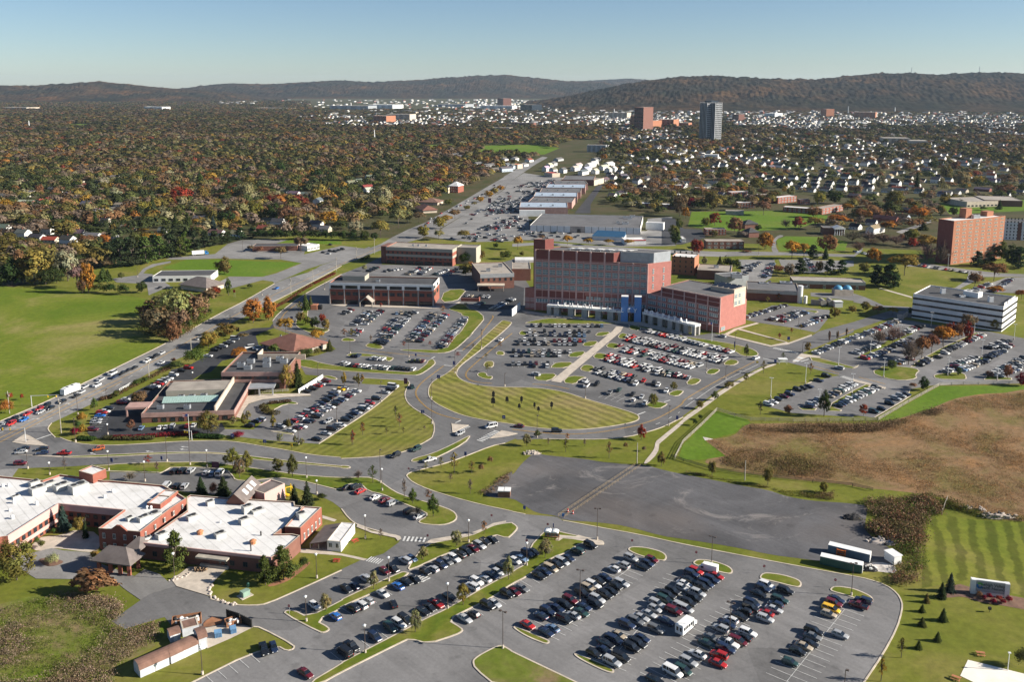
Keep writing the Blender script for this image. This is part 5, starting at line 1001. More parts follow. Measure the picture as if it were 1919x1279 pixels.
for i in range(-110, 190):
	for j in range(-40, 130):
		X, Y = 300+ca_*i*24-sa_*j*37+fill_h.uniform(-7, 7), 2300+sa_*i*24+ca_*j*37+fill_h.uniform(-7, 7)
		if not 1150 < Y < 4300: continue
		u, v, z = proj((X, Y, 0))
		if not (560 < u < 2000): continue
		if 1285 < u < 1375 and v < 275: continue
		pr = (.34 if v < 335 else .28) if u > 1130 else (.26 if v < 238 else 0)
		nz = mnoise.noise((X*.0035, Y*.0035, 4.0))
		if fill_h.random() > pr*(1+nz*1.5): continue
		if any(b[0] < u < b[1] and b[2] < v < b[3] and inpoly(u, v, e) for e, b in zip(EXC, BB)): continue
		p = Vector((X+fill_h.uniform(-4, 4), Y+fill_h.uniform(-4, 4), 0))
		if v > 290 and any((p-o_).length < 22 for o_ in OLD): continue
		HOUSES.append((p, fill_h.choice(('swk', 'swg', 'mwg', 'swg', 'swk', 'scg', 'mbg', 'twg', 'swt', 'mwk')), fill_h.choice((-46, -46, 44))))
HOUSES.sort(key=lambda h: h[0].y)
FAR_H = HOUSES[235:]; HOUSES = HOUSES[:235]
SZ = {'s': 'small', 'm': 'single-storey', 'l': 'long low', 't': 'two-storey', 'T': 'long two-storey'}
HWN = {'w': 'white', 'c': 'cream', 'b': 'brick', 'g': 'grey', 'l': 'pale blue'}; HRN = {'k': 'dark', 'g': 'grey', 'b': 'brown', 'r': 'red', 'w': 'pale', 't': 'tan'}
for i, (p, code, ang) in enumerate(HOUSES):
	w, r_, ch, top = HT[code[0]]; r = random.Random(i)
	t = thing('house', '%s %s %s-roofed house %s' % (SZ[code[0]], HWN[code[1]], HRN[code[2]], place(p)), 'house', (p.x, p.y, 0), rad(ang+r.uniform(-6, 6)), 'houses of the neighbourhoods')
	inst(w, 'wall', t, color=HW[code[1]]); ro = inst(r_, 'roof', t, color=tuple(a*r.uniform(.8, 1.2) for a in HR[code[2]]))
	if r.random() < .6: inst(ch, 'chimney', ro, (r.uniform(-2, 2), 0, top[2]))
def boxes_mesh(name, L, label, cat):
	"""L: list of (centre, rz, sx, sy, h, roof rise, wall, roof) as one coloured mesh"""
	V = []; Fc = []; T_ = []
	def put(q, c):
		n = len(V); V.extend(q); Fc.append(tuple(range(n, n+len(q)))); T_.extend([(*c, 1)]*len(q))
	for p, rz, sx, sy, h, rr, wc, rc in L:
		c, s = math.cos(rz), math.sin(rz); g = lambda a, b, z: (p.x+a*c-b*s, p.y+a*s+b*c, p.z+z)
		x, y = sx/2, sy/2
		put([g(-x, -y, 0), g(x, -y, 0), g(x, -y, h), g(-x, -y, h)], wc); put([g(x, y, 0), g(-x, y, 0), g(-x, y, h), g(x, y, h)], wc)
		if rr:
			put([g(x, -y, 0), g(x, y, 0), g(x, y, h), g(x, 0, h+rr), g(x, -y, h)], wc); put([g(-x, y, 0), g(-x, -y, 0), g(-x, -y, h), g(-x, 0, h+rr), g(-x, y, h)], wc)
			put([g(-x, -y, h), g(x, -y, h), g(x, 0, h+rr), g(-x, 0, h+rr)], rc); put([g(x, y, h), g(-x, y, h), g(-x, 0, h+rr), g(x, 0, h+rr)], rc)
		else:
			put([g(x, -y, 0), g(x, y, 0), g(x, y, h), g(x, -y, h)], wc); put([g(-x, y, 0), g(-x, -y, 0), g(-x, -y, h), g(-x, y, h)], wc); put([g(-x, -y, h), g(x, -y, h), g(x, y, h), g(-x, y, h)], rc)
	me = bpy.data.meshes.new(name); me.from_pydata(V, [], Fc); at = me.color_attributes.new('tint', 'FLOAT_COLOR', 'POINT'); at.data.foreach_set('color', np.array(T_, np.float32).ravel())
	me.materials.append(MATS['far_wall']); me.update()
	return tag(link(name, me), label, cat, None, 'stuff')
fh = []
for p, code, ang in FAR_H:
	s = {'s': (8, 10), 'm': (9, 14), 'l': (9, 20), 't': (9, 12), 'T': (8, 24)}[code[0]]; k = 1.15
	fh.append((p, rad(ang), s[1]*k, s[0]*k, 5.0 if code[0] in 'tT' else 3.5, 3.0, HW[code[1]], HR[code[2]]))
for i in range(2600):
	u, v = fill_h.gauss(1380, 430), 187+abs(fill_h.gauss(0, 1))*19
	if u < 560: 
		if fill_h.random() > .25: continue
	if u > 2000 or u < 380 or v > 240: continue
	if u > 1150 and v < 203+(8 if u > 1600 else 4): continue
	p = ground(u, v); k = 1.0+p.y/6500
	fh.append((p, rad(fill_h.choice((-46, 44, 10))), 10*k, 9*k, fill_h.choice((4, 6, 8)), fill_h.choice((0, 3, 3.5)), fill_h.choice((HW['w'], HW['w'], HW['w'], HW['c'], HW['b'], HW['g'])), fill_h.choice((HR['k'], HR['g'], HR['g'], HR['w']))))
for i in range(34):
	u, v = fill_h.uniform(410, 480), fill_h.uniform(191, 197); fh.append((ground(u, v), rad(-20), 34, 16, 9, 4, HW['w'], HR['w']))
boxes_mesh('distant_houses', fh, 'pale town houses scattered across the valley towards the hills', 'houses')
PAL = [('o', 11), ('n', 7), ('b', 9), ('B', 8), ('g', 9), ('G', 7), ('y', 4.5), ('O', 1.3), ('R', .6), ('Y', .9), ('p', 2.5), ('k', 5), ('e', 4)]
PK = [k for k, _ in PAL]; PW = np.array([w for _, w in PAL]); PW = PW/PW.sum(); PCOL = np.array([TC[k][0] for k in PK])
HGRID = {}
for p, c_, a_ in HOUSES+FAR_H: HGRID.setdefault((int(p.x//15), int(p.y//15)), []).append(p)
def house_limit(x, y):
	"""tallest tree that still leaves the homes behind it in sight; 0 inside a garden"""
	gx, gy = int(x//15), int(y//15); lim = 99
	for i in (-1, 0, 1):
		for j in range(-1, 6):
			for p in HGRID.get((gx+i, gy+j), ()):
				dx, dy = abs(p.x-x), p.y-y
				if dx < 9+y*.001 and -8 < dy < 10+y*.002: return 0
				if dx < 9+y*.001 and 0 < dy < 75: lim = min(lim, 2.4+y*.0008+dy*CAMH/max(600, y)*.95)
	return lim
fr = random.Random(21)
from mathutils import noise as mnoise
FT = []     # x, y, crown width, height, colour index, level
d = 700.0
while d < 8200:
	s = 15.0+max(0, (d-1500))*.0050
	wmax = d*.59; x = -wmax+fr.uniform(0, s)
	while x < wmax:
		X, Y = x+fr.uniform(-.4, .4)*s, d+fr.uniform(-.4, .4)*s; x += s
		u, v, z = proj((X, Y, 0))
		if any(b[0] < u < b[1] and b[2] < v < b[3] and inpoly(u, v, e) for e, b in zip(EXC, BB)): continue
		dens = .88
		if u > 1120 and v > 300: dens = .50
		if u > 1400 and 310 < v < 372: dens = .30
		if u > 620 and v < 238: dens = .40
		if u < 900 and 300 < v < 450: dens = .86
		nz = mnoise.noise((X*.004, Y*.002, 3.0))
		if fr.random() > dens+nz*.25: continue
		n2 = mnoise.noise((X*.007, Y*.0035, 9.0)); n3 = mnoise.noise((X*.014, Y*.008, 1.0))
		w = PW.copy()
		if n2 > .18: w = w*np.array([1, 2.2, 2.2, 4, .3, .2, .8, 1.6, 1.3, 1.2, .6, .15, .8])
		elif n2 < -.18: w = w*np.array([1, .4, .5, .4, 2, 3, 1, .5, .4, .4, 1, 4, 1])
		if n3 > .3: w = w*np.array([.6, 1.5, .6, 1, .6, .4, 1.2, 3.5, 3, 2.4, .5, .3, .6])
		ci = fr.choices(range(len(PK)), weights=list(w))[0]
		cw = fr.uniform(.7, 1.4)*min(s, 27)*(1.15 if d < 1800 else 1.08); h = fr.uniform(9, 17)*(1.0 if d < 3000 else 1.1)
		if u > 1120 and d < 1700: cw *= .9; h *= .85
		if d < 4400:
			hl = house_limit(X, Y)
			if hl <= 0: continue
			if hl < h: cw *= max(.35, hl/h); h = hl
		if u > 600 and v < 240: h *= .55
		FT.append((X, Y, cw, h, ci, 0 if d < 1500 else (1 if d < 2600 else 2)))
	d += s*.92
print('forest trees', len(FT))
for p, h, w, k, c in REST: FT.append((p.x, p.y, w, h, PK.index(c) if c in PK else 0, 0))
FT = np.array(FT)
def far_mesh(name, sel, n, seed, lab, big=1.0, mute=.2, tone=1.0):
	A = FT[sel]; nv = 6; Q = []; T_ = []
	for v_ in range(nv):
		B_ = A[v_::nv]
		if not len(B_): continue
		g = np.random.default_rng(seed+v_)
		dd = g.normal(size=(n, 3)); dd /= np.linalg.norm(dd, axis=1)[:, None]; dd[:, 2] = np.abs(dd[:, 2])*.9-.12
		lump = 1+.2*np.sin(dd[:, 0]*4+v_)+.16*np.sin(dd[:, 1]*5+v_*2)
		c = dd*(g.uniform(.55, 1, n)**.5*lump*.46)[:, None]; c[:, 2] = c[:, 2]*1.15+.42
		q = quads(c, dd*.95+g.normal(size=dd.shape)*.2+np.array([0, 0, .15]), g.uniform(.7, 1.25, n)*1.75/math.sqrt(n)*big, 1.0, g)
		sc = np.stack([B_[:, 2], B_[:, 2], B_[:, 3]], 1)[:, None, None, :]
		a = g.uniform(0, 6.28, len(B_)); ca, sa = np.cos(a)[:, None, None], np.sin(a)[:, None, None]
		qr = np.stack([q[None, :, :, 0]*ca-q[None, :, :, 1]*sa, q[None, :, :, 0]*sa+q[None, :, :, 1]*ca, np.broadcast_to(q[None, :, :, 2], (len(B_), n, 4))], -1)
		qq = qr*sc; qq[..., 0] += B_[:, 0][:, None, None]; qq[..., 1] += B_[:, 1][:, None, None]
		Q.append(qq.reshape(-1, 4, 3).astype(np.float32))
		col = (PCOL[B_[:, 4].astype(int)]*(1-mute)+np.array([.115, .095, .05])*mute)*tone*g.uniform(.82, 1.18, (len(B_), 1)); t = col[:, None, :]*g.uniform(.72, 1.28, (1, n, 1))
		t = np.concatenate([t, np.ones((len(B_), n, 1))], -1).reshape(-1, 4); T_.append(t.astype(np.float32))
	me = mesh_from_quads(name, np.concatenate(Q), np.concatenate(T_), 'far_leaf')
	tag(link(name, me), lab, 'trees', None, 'stuff')
lv = FT[:, 5]
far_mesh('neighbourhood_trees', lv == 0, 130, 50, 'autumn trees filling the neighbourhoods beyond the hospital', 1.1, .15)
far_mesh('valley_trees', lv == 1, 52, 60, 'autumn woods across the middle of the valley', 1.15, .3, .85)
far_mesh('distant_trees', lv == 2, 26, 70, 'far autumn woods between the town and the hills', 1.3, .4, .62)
def tufts(name, poly, n, hmin, hmax, cols, seed, lab, wf=1.2, qs=.5, k=13):
	g = np.random.default_rng(seed); pp = pts(poly); pl = [(p.x, p.y) for p in pp]
	x0, x1 = min(a for a, _ in pl), max(a for a, _ in pl); y0, y1 = min(b for _, b in pl), max(b for _, b in pl)
	C_ = []; 
	while len(C_) < n:
		x, y = g.uniform(x0, x1), g.uniform(y0, y1)
		u, v, z = proj((x, y, 0))
		if u < -30 or u > 1950 or v > 1300: 
			if g.random() > .02: continue
		if not inpoly(x, y, pl): continue
		nn = mnoise.noise((x*.045, y*.045, seed)); n2 = mnoise.noise((x*.16, y*.16, seed+3))
		if nn+n2*.6+g.normal()*.15 < -.02: 
			if g.random() > .22: continue
		C_.append((x, y, nn, n2))
	C_ = np.array(C_); h = g.uniform(hmin, hmax, n)*(1+C_[:, 2]*.7)
	base = np.repeat(C_[:, :2], k, 0); hh = np.repeat(h, k)
	p = np.stack([base[:, 0]+g.normal(size=n*k)*hh*.42*wf, base[:, 1]+g.normal(size=n*k)*hh*.42*wf, g.uniform(.1, 1, n*k)*hh], 1)
	q = quads(p, g.normal(size=p.shape)+np.array([0, 0, .8]), g.uniform(.45, .9, n*k)*hh*qs, 1.0, g)
	ci = np.clip(((C_[:, 2]*1.2+g.normal(0, .28, n))+.5)*len(cols), 0, len(cols)-1).astype(int); cc = np.array(cols)[ci]
	t = np.repeat(cc, k, 0)*g.uniform(.7, 1.3, (n*k, 1)); t = np.concatenate([t, np.ones((n*k, 1))], 1)
	me = mesh_from_quads(name, q.astype(np.float32), t.astype(np.float32), 'far_leaf'); tag(link(name, me), lab, 'shrubs', None, 'stuff')
tufts('undergrowth', 'B1:0,560 250,470 600,390 1100,440 1210,500 1230,600 1130,700 1250,770 1560,700 1600,860 1300,1040 1150,1130 1130,1330 -150,1330', 3000, .4, 1.2, [(.10, .14, .018), (.09, .125, .02), (.14, .14, .04), (.21, .16, .10), (.29, .22, .16), (.21, .145, .095)], 3, 'brown and green weeds of the shrub meadow', 1.3, .34, 22)
tufts('scrub', 'D5:370,1190 560,1170 680,1060 1860,1030 D6:420,1000 860,870 1120,760 1400,710 1860,680 2300,660 F:2100,975 C6:1710,830 1350,790 1150,695 1000,650 900,600 700,570 500,530 0,490 C5:1700,470 1300,430 800,380 450,320 400,240 460,190 320,90 240,35', 11000, .3, .85, [(.14, .14, .035), (.19, .13, .07), (.27, .175, .10), (.34, .21, .105), (.33, .17, .065), (.24, .17, .09)], 8, 'brown autumn scrub filling the right field', 2.2, .45, 13)
tufts('scrub', 'D5:700,1030 1860,1040 D6:300,1040 560,960 820,890 1000,870 900,930 600,1010 300,1100 0,1110 D5:1500,1120 1000,1110 750,1090', 900, .9, 2.2, [(.11, .09, .04), (.16, .105, .06), (.21, .14, .085)], 18, 'dark brush along the top edge of the scrub', 1.5, .28, 24)
tufts('scrub', 'C5:480,150 760,110 1100,200 1500,300 1700,380 C6:300,420 100,460 C5:1500,430 1000,380 600,320 420,260', 900, .7, 1.7, [(.13, .10, .04), (.19, .12, .07), (.16, .13, .05)], 19, 'taller weeds along the near edge of the scrub', 1.5, .3, 20)
tufts('scrub', 'C6:140,650 740,620 880,770 740,800 700,1000 690,1279 B6:640,270 440,310 430,130 C6:440,1240 480,1100 380,1080 300,1030 120,930 300,880 480,900 620,960 620,880 300,820 160,760', 1500, .9, 2.6, [(.07, .11, .02), (.12, .12, .035), (.19, .13, .075), (.26, .17, .105), (.21, .10, .06), (.12, .10, .045)], 5, 'thick brown and green bushes round the rubble heap', 1.1, .26, 34)
tufts('scrub', 'C5:0,350 300,415 600,480 900,520 1050,590 1500,630 1500,560 1300,560 1000,540 850,500 550,460 300,400', 500, .4, 1.0, [(.12, .12, .025), (.16, .11, .05), (.2, .13, .08)], 6, 'weeds along the gravel edge')
tufts('scrub', 'C3:1700,330 1500,480 1380,560 1450,590 1600,520 1712,400', 160, .4, 1.0, [(.14, .11, .05), (.22, .14, .09)], 7, 'dry weeds at the corner of the gravel')
tufts('scrub', 'C6:740,590 1000,650 1350,800 1710,830 1710,850 1340,830 1060,740 900,690 870,780 800,770 560,620 560,580', 420, .8, 2.0, [(.07, .09, .02), (.12, .10, .03), (.16, .10, .06)], 12, 'bushes along the edge of the scrub', 1.2, .3, 26)
tufts('scrub', 'E2:0,860 420,960 150,1160 D1:1860,90 1700,60 1650,0 E1:1640,1230 1500,1100', 500, 1.5, 4.0, [(.06, .09, .016), (.12, .09, .03), (.16, .10, .05)], 14, 'brush round the big clump', 1.2, .25, 30)
def hill_mat():
	m, t, b = nt('hill_forest'); b.inputs['Roughness'].default_value = 1; b.inputs['Specular IOR Level'].default_value = 0
	p = wpos(t); a = ramp(t, noise(t, .0022, 6, .62, p), [(.3, (.016, .018, .011)), (.45, (.026, .022, .014)), (.57, (.045, .029, .016)), (.7, (.085, .046, .02))])
	d_ = ramp(t, noise(t, .02, 5, .8, p), [(.36, (.3,)*3), (.64, (1.7,)*3)]); lk(t, mix(t, 1, a, d_, 'MULTIPLY'), b.inputs['Base Color']); MATS['hill_forest'] = m
hill_mat()
def hill(prof, d0, depth, seed, base_v=None):
	"""prof: skyline as (u, v) list at the ridge distance d0"""
	us = np.arange(prof[0][0], prof[-1][0]+.1, 2.2); vs = np.interp(us, [a for a, _ in prof], [b for _, b in prof])
	nrow = 46; V = []; 
	for j in range(nrow+1):
		t = j/nrow          # 0 foot, .72 ridge, 1 behind
		d = d0-depth*(1-t/.72) if t < .72 else d0+depth*.7*(t-.72)/.28
		for u, v in zip(us, vs):
			x = (u-959.5)/FOC; y = (v-CYP)/FOC; k = (-SP-y*CP)/(CP-y*SP); zr = max(0, CAMH+d0*k); x0 = x*d0/(CP-y*SP)
			r = math.sin(min(1, t/.72)*math.pi/2)**1.25 if t < .72 else math.cos((t-.72)/.28*math.pi/2)
			X = x0*(d/d0)**.5; nz = mnoise.fractal((X*.0011+seed, d*.0011, seed), .9, 2.0, 5)
			ridge = mnoise.noise((X*.0028+seed*3, d*.0006, 1.5))
			z = zr*r*(1+(.30*nz+.22*ridge)*max(0, 1-abs(t-.0)/.72)*(1 if t < .72 else 0)) + (mnoise.noise((X*.012, d*.009, 2.0))*16+mnoise.noise((X*.045, d*.03, 7.0))*9)*min(1, r*3)*(1 if t < .7 else .45)-6*(t < .01)
			V.append((X, d, z))
	n = len(us); Fc = [(j*n+i, j*n+i+1, (j+1)*n+i+1, (j+1)*n+i) for j in range(nrow) for i in range(n-1)]
	me = bpy.data.meshes.new('hill'); me.from_pydata(V, [], Fc); me.materials.append(MATS['hill_forest']); me.update()
	tag(link('hill', me), kind='structure')
hill([(-120, 160), (0, 160), (60, 161), (150, 156), (190, 153), (230, 157), (320, 166), (400, 170), (450, 177), (500, 189), (540, 196)], 9500, 1900, 1.3)
hill([(300, 172), (390, 160), (430, 156), (500, 158), (560, 155), (640, 151), (700, 154), (760, 151), (840, 146), (900, 142), (950, 140), (1000, 146), (1060, 152), (1130, 155), (1230, 172), (1330, 182)], 12500, 2300, 4.1)
hill([(980, 168), (1060, 154), (1120, 150), (1180, 147), (1230, 151), (1300, 158), (1400, 172)], 15500, 2000, 6.6)
hill([(980, 195), (1060, 181), (1130, 166), (1200, 153), (1250, 146), (1290, 144), (1330, 143), (1400, 147), (1460, 149), (1530, 149), (1580, 143), (1640, 138), (1700, 137), (1760, 140), (1830, 136), (1900, 138), (2050, 141)], 7200, 2300, 8.2)
CR['K'] = (1750, 400, 7.467)
def wpart(mb, name, mat, root):
	o = mb.build(name, mat, root); o.location = -Vector(root.location); return o
def sub(mb, name, mat, part): return mb.build(name, mat, part)
def rect(A, B, C=None, depth=None):
	"""ground rectangle with front A->B; depth away from the viewer"""
	d = (B-A); d.z = 0; L = d.length; d.normalize(); n = Vector((-d.y, d.x, 0))
	if depth is None: depth = (C-B).dot(n)
	return [A.copy(), B.copy(), B+n*depth, A+n*depth]
def body(root, q, z0, z1, wall, roof, par=.6, wname='wall', rname='roof'):
	mb = MB(); q = ccw(q); n = len(q); i_ = offset(q, .35)
	for k in range(n):
		j = (k+1) % n
		a, b, c, d = q[k], q[j], i_[k], i_[j]
		mb.quad([(a.x, a.y, z0), (b.x, b.y, z0), (b.x, b.y, z1+par), (a.x, a.y, z1+par)])
		mb.quad([(a.x, a.y, z1+par), (b.x, b.y, z1+par), (d.x, d.y, z1+par), (c.x, c.y, z1+par)], 1)
		mb.quad([(d.x, d.y, z1+par), (d.x, d.y, z1-.1), (c.x, c.y, z1-.1), (c.x, c.y, z1+par)][::-1])
	w = wpart(mb, wname, [wall, 'kerb'], root)
	mb = MB(); mb.quad([(p.x, p.y, z1) for p in i_]); r = wpart(mb, rname, roof, root)
	return w, r
def unit_window(nv, nh, frame='window_frame', glass='glass', t=.035, recess=False):
	mb = MB(); mb.quad([(-.5, -.03, 0), (.5, -.03, 0), (.5, -.03, 1), (-.5, -.03, 1)], 0)
	xs = [-.5+t, *[-.5+(i+1)/(nv+1) for i in range(nv)], .5-t]
	for x in xs: mb.box(x-t, x+t, -.09, -.02, 0, 1, 1)
	for z in [t, *[(i+1)/(nh+1) for i in range(nh)], 1-t]: mb.box(-.5, .5, -.085, -.02, z-t, z+t, 1)
	return mb.mesh('window', [glass, frame])
WIN = {'h': unit_window(3, 1, 'window_frame', 'glass_blue', .022), 'd': unit_window(1, 0, 'dark_metal', 'glass', .03), 'b': unit_window(11, 0, 'dark_metal', 'glass_dark', .008), 'p': unit_window(1, 1, 'cream', 'glass', .05), 'w': unit_window(1, 0, 'window_frame', 'glass_dark', .05), 'o': unit_window(0, 0, 'dark_metal', 'glass_dark', .03)}
def facade(root, A, B, rows, n, frac, kind, u0=0.0, u1=1.0, off=.02, skip=None):
	d = (B-A); d.z = 0; L = d.length; d.normalize(); nn = Vector((d.y, -d.x, 0)); rz = math.atan2(d.y, d.x)
	for r_, (z0, z1) in enumerate(rows):
		for i in range(n):
			if skip and skip(i, r_): continue
			t = u0+(u1-u0)*(i+.5)/n; p = A+d*(L*t)+nn*off; p.z = z0
			inst(WIN[kind], 'window', root, p-Vector(root.location), rz, (L*(u1-u0)/n*frac, 1, z1-z0))
def hvac(root, p, sx, sy, h, rz=0, z=0.0, name='roof_unit', mat='metal_grey'):
	mb = MB(); mb.box(-sx/2, sx/2, -sy/2, sy/2, 0, h); mb.box(-sx/2-.05, sx/2+.05, -sy/2-.05, sy/2+.05, h, h+.12); mb.cyl((sx*.18, 0), min(sx, sy)*.3, min(sx, sy)*.3, h+.1, h+.4, 10, 1); mb.cyl((-sx*.25, 0), min(sx, sy)*.22, min(sx, sy)*.22, h+.1, h+.3, 10, 1)
	rf = [c for c in root.children if c.name.split('.')[0] in ('roof', 'upper_roof')]
	o = mb.build(name, [mat, 'dark_metal'], rf[0] if rf else root); o.location = Vector((p.x, p.y, z))-(Vector() if rf else Vector(root.location)); o.rotation_euler = (0, 0, rz); return o
def bld(name, label, cat, A, B, C=None, depth=None, z=6, wall='brick', roof='roof_grey', par=.6):
	q = rect(A, B, C, depth); c = sum(q, Vector((0, 0, 0)))/4; c.z = 0
	root = thing(name, label, cat, c); w, r = body(root, q, 0, z, wall, roof, par); return root, q, w, r
def band(root, A, B, z0, z1, proud, mat, name='band', th=.3):
	d = (B-A); d.z = 0; L = d.length; d.normalize(); n = Vector((d.y, -d.x, 0)); mb = MB(); o = A+n*proud
	mb.obox((o.x, o.y), (d.x, d.y), (-n.x, -n.y), L, th, z0, z1); return wpart(mb, name, mat, root)
def text(body_, size, p, rz, parent, mat, ext=.06, name='lettering', space=1.0, tilt=90):
	cu = bpy.data.curves.new(name, 'FONT'); cu.body = body_; cu.size = size; cu.extrude = ext; cu.space_character = space; cu.align_x = 'CENTER'; cu.offset = .012*size
	cu.materials.append(MATS[mat]); to = bpy.data.objects.new('t', cu); COL.objects.link(to); bpy.context.view_layer.update(); me = bpy.data.meshes.new_from_object(to.evaluated_get(bpy.context.evaluated_depsgraph_get())); bpy.data.objects.remove(to)
	o = link(name, me, parent); o.location = p; o.rotation_euler = (rad(tilt), 0, rz); return o
A = P('E4', 250, 880); B = P('E4', 1460, 957); zlow = zt('E4', 1465, 957, 385); zhi = zt('E4', 250, 880, 225)
side = P('E4', 1735, 352, zlow); side.z = 0
q = [A.copy(), B.copy(), side, A+(side-B)]; dep = (q[2]-q[1]).length; d = (B-A).normalized(); n = (side-B).normalized(); L = (B-A).length
root = thing('hospital', 'large red brick hospital with blue gate and white lettering over its colonnade', 'hospital', (A+B)/2+n*dep/2)
HOSP = root
body(root, q, 0, zlow, 'hospital_brick', 'roof_grey', .5)
qs = [A+n*.25, A+d*L*.70+n*.25, A+d*L*.70+n*dep, A+n*dep]
body(root, qs, zlow+.05, zhi, 'brick_panel', 'roof_grey', .5, 'brick_screen', 'upper_roof')
qp = [A+d*L*.705+n*5, A+d*(L-.3)+n*5, A+d*(L-.3)+n*dep*.97, A+d*L*.705+n*dep*.97]
body(root, qp, zlow+.1, zhi+.6, 'metal_grey', 'roof_grey', .3, 'plant_screen', 'plant_roof')
qt = [A-d*3.4+n*2.5, A+d*4+n*2.5, A+d*4+n*9, A-d*3.4+n*9]; body(root, qt, 0, zt('E4', 205, 880, 118), 'brick_panel', 'roof_grey', .4, 'stair_tower', 'tower_roof')
z2 = zt('E4', 135, 870, 640); ql = [A-d*7+n*.4, A+n*.4, A+n*16, A-d*7+n*16]; body(root, ql, 0, z2, 'hospital_brick', 'roof_grey', .4, 'low_block', 'low_roof')
f = lambda y: zhi*(880-y)/655.0
mb = MB()
for i in range(9):
	p = A+d*(L*i/8)-n*.28; o_ = p-d*.45; mb.obox((o_.x, o_.y), (d.x, d.y), (n.x, n.y), .9, .3, 0, (zhi+.5) if i <= 5 else zlow+.4)
for i in range(16):
	if i % 2: p = A+d*(L*(i+.0)/16)-n*.12; mb.obox((p.x, p.y), (d.x, d.y), (n.x, n.y), .3, .15, 0, zlow)
for y in (340, 418, 500, 582, 655, 740, 795): p = A-n*.16; mb.obox((p.x, p.y), (d.x, d.y), (n.x, n.y), L, .2, f(y), f(y)+.55)
wpart(mb, 'trim', 'trim_pink', root)
mb = MB(); p = A-n*.07; mb.obox((p.x, p.y), (d.x, d.y), (n.x, n.y), L*.45, .1, f(738), f(662)); p = A+d*L*.45-n*.07; mb.obox((p.x, p.y), (d.x, d.y), (n.x, n.y), L*.3, .1, f(738), f(690))
for y in (415, 497, 578, 650): p = A-n*.07; mb.obox((p.x, p.y), (d.x, d.y), (n.x, n.y), L, .1, f(y), f(y-14))
wpart(mb, 'brick_panel', 'brick_panel', root)
facade(root, A, B, [(f(403), f(350)), (f(485), f(430)), (f(566), f(512)), (f(640), f(592))], 16, .80, 'h', off=.04)
facade(root, A, B, [(f(795), f(750))], 8, .86, 'h', off=.04); facade(root, A, B, [(f(738), f(698))], 5, .85, 'h', .46, .82, off=.04)
facade(root, q[1], q[2], [(f(430), f(375)), (f(510), f(455)), (f(590), f(535))], 2, .13, 'h', .02, .90, .04); facade(root, A-d*7, A, [(f(790), f(748)), (f(855), f(812))], 2, .8, 'h', off=-.34)
mb = MB()
for i in range(12): p = A+d*(14+i*3.2)+n*(8+(i % 2)*1.2); mb.obox((p.x, p.y), (d.x, d.y), (n.x, n.y), 2.8, 3.0, zhi+1.0, zhi+1.2); mb.obox((p.x+d.x, p.y+d.y), (d.x, d.y), (n.x, n.y), .3, .3, zhi, zhi+1.0)
wpart(mb, 'roof_screen', 'white_paint', root)
Cw = P('E5', 385, 1130); zw = zt('E5', 400, 1130, 752); Dw = P('E5', 655, 1035)
qw = rect(B+d*.3, Cw, Dw); dw = (Cw-B).normalized(); nw = Vector((-dw.y, dw.x, 0)); Lw = (qw[1]-qw[0]).length; dpw = (qw[2]-qw[1]).length
qw[0] = B-n*.3-d*.0+nw*0+dw*.6; qw[3] = qw[0]+nw*(dpw+24); qw[2] = qw[1]+nw*(dpw+2); print('HOSP angles', math.degrees(math.atan2(d.y, d.x)), math.degrees(math.atan2(n.y, n.x)), dep, L)
body(root, qw, 0, zw*.72, 'hospital_brick', 'roof_grey', .4, 'wing_wall', 'wing_roof')
q2 = [qw[0]+dw*Lw*.20+nw*.2, qw[1]+nw*.2-dw*.2, qw[1]+nw*(dpw+1.5)-dw*.2, qw[0]+dw*Lw*.20+nw*(dpw+1.5)]
body(root, q2, zw*.72+.05, zw, 'brick_panel', 'roof_grey', .4, 'wing_upper_wall', 'wing_upper_roof')
mb = MB(); o_ = qw[1]+nw*.3+dw*.04; mb.obox((o_.x-dw.x*.3, o_.y-dw.y*.3), (dw.x, dw.y), (nw.x, nw.y), .36, dpw*.52, .1, zw+.3); wpart(mb, 'end_wall', 'hospital_brick', root)
mb = MB(); o_ = qw[1]+nw*(dpw*.55); mb.obox((o_.x-dw.x*16, o_.y-dw.y*16), (dw.x, dw.y), (nw.x, nw.y), 16.1, dpw*.46, zw*.62, zw+2.6); wpart(mb, 'tan_block', 'cream', root)
facade(root, qw[1]+nw*dpw*.55+dw*.12, qw[1]+nw*dpw, [(zw*.66, zw*.78), (zw*.86, zw*.98)], 3, .7, 'h')
mb = MB()
for i in range(4):
	for j in range(5):
		o_ = qw[1]-dw*(15.5-i*3.8)+nw*(dpw*.57+j*2.1)
		mb.quad([(o_.x, o_.y, zw+2.75), (o_.x+dw.x*3.2, o_.y+dw.y*3.2, zw+2.75), (o_.x+dw.x*3.2+nw.x*1.7, o_.y+dw.y*3.2+nw.y*1.7, zw+3.4), (o_.x+nw.x*1.7, o_.y+nw.y*1.7, zw+3.4)])
wpart(mb, 'solar_array', 'solar', root)
mb = MB()
for i in range(6):
	p = qw[0]+dw*(Lw*(.20+.16*i))-nw*.25; mb.obox((p.x, p.y), (dw.x, dw.y), (nw.x, nw.y), .7, .35, 0, zw+.4)
for k in (.18, .36, .54, .72): p = qw[0]-nw*.15; mb.obox((p.x, p.y), (dw.x, dw.y), (nw.x, nw.y), Lw, .2, zw*k, zw*k+.5)
p = qw[0]+dw*Lw*.2-nw*.15; mb.obox((p.x, p.y), (dw.x, dw.y), (nw.x, nw.y), Lw*.8, .2, zw-.2, zw+.4); mb.obox((p.x, p.y), (dw.x, dw.y), (nw.x, nw.y), Lw*.8, .2, zw*.86, zw*.86+.3)
wpart(mb, 'trim', 'trim_pink', root)
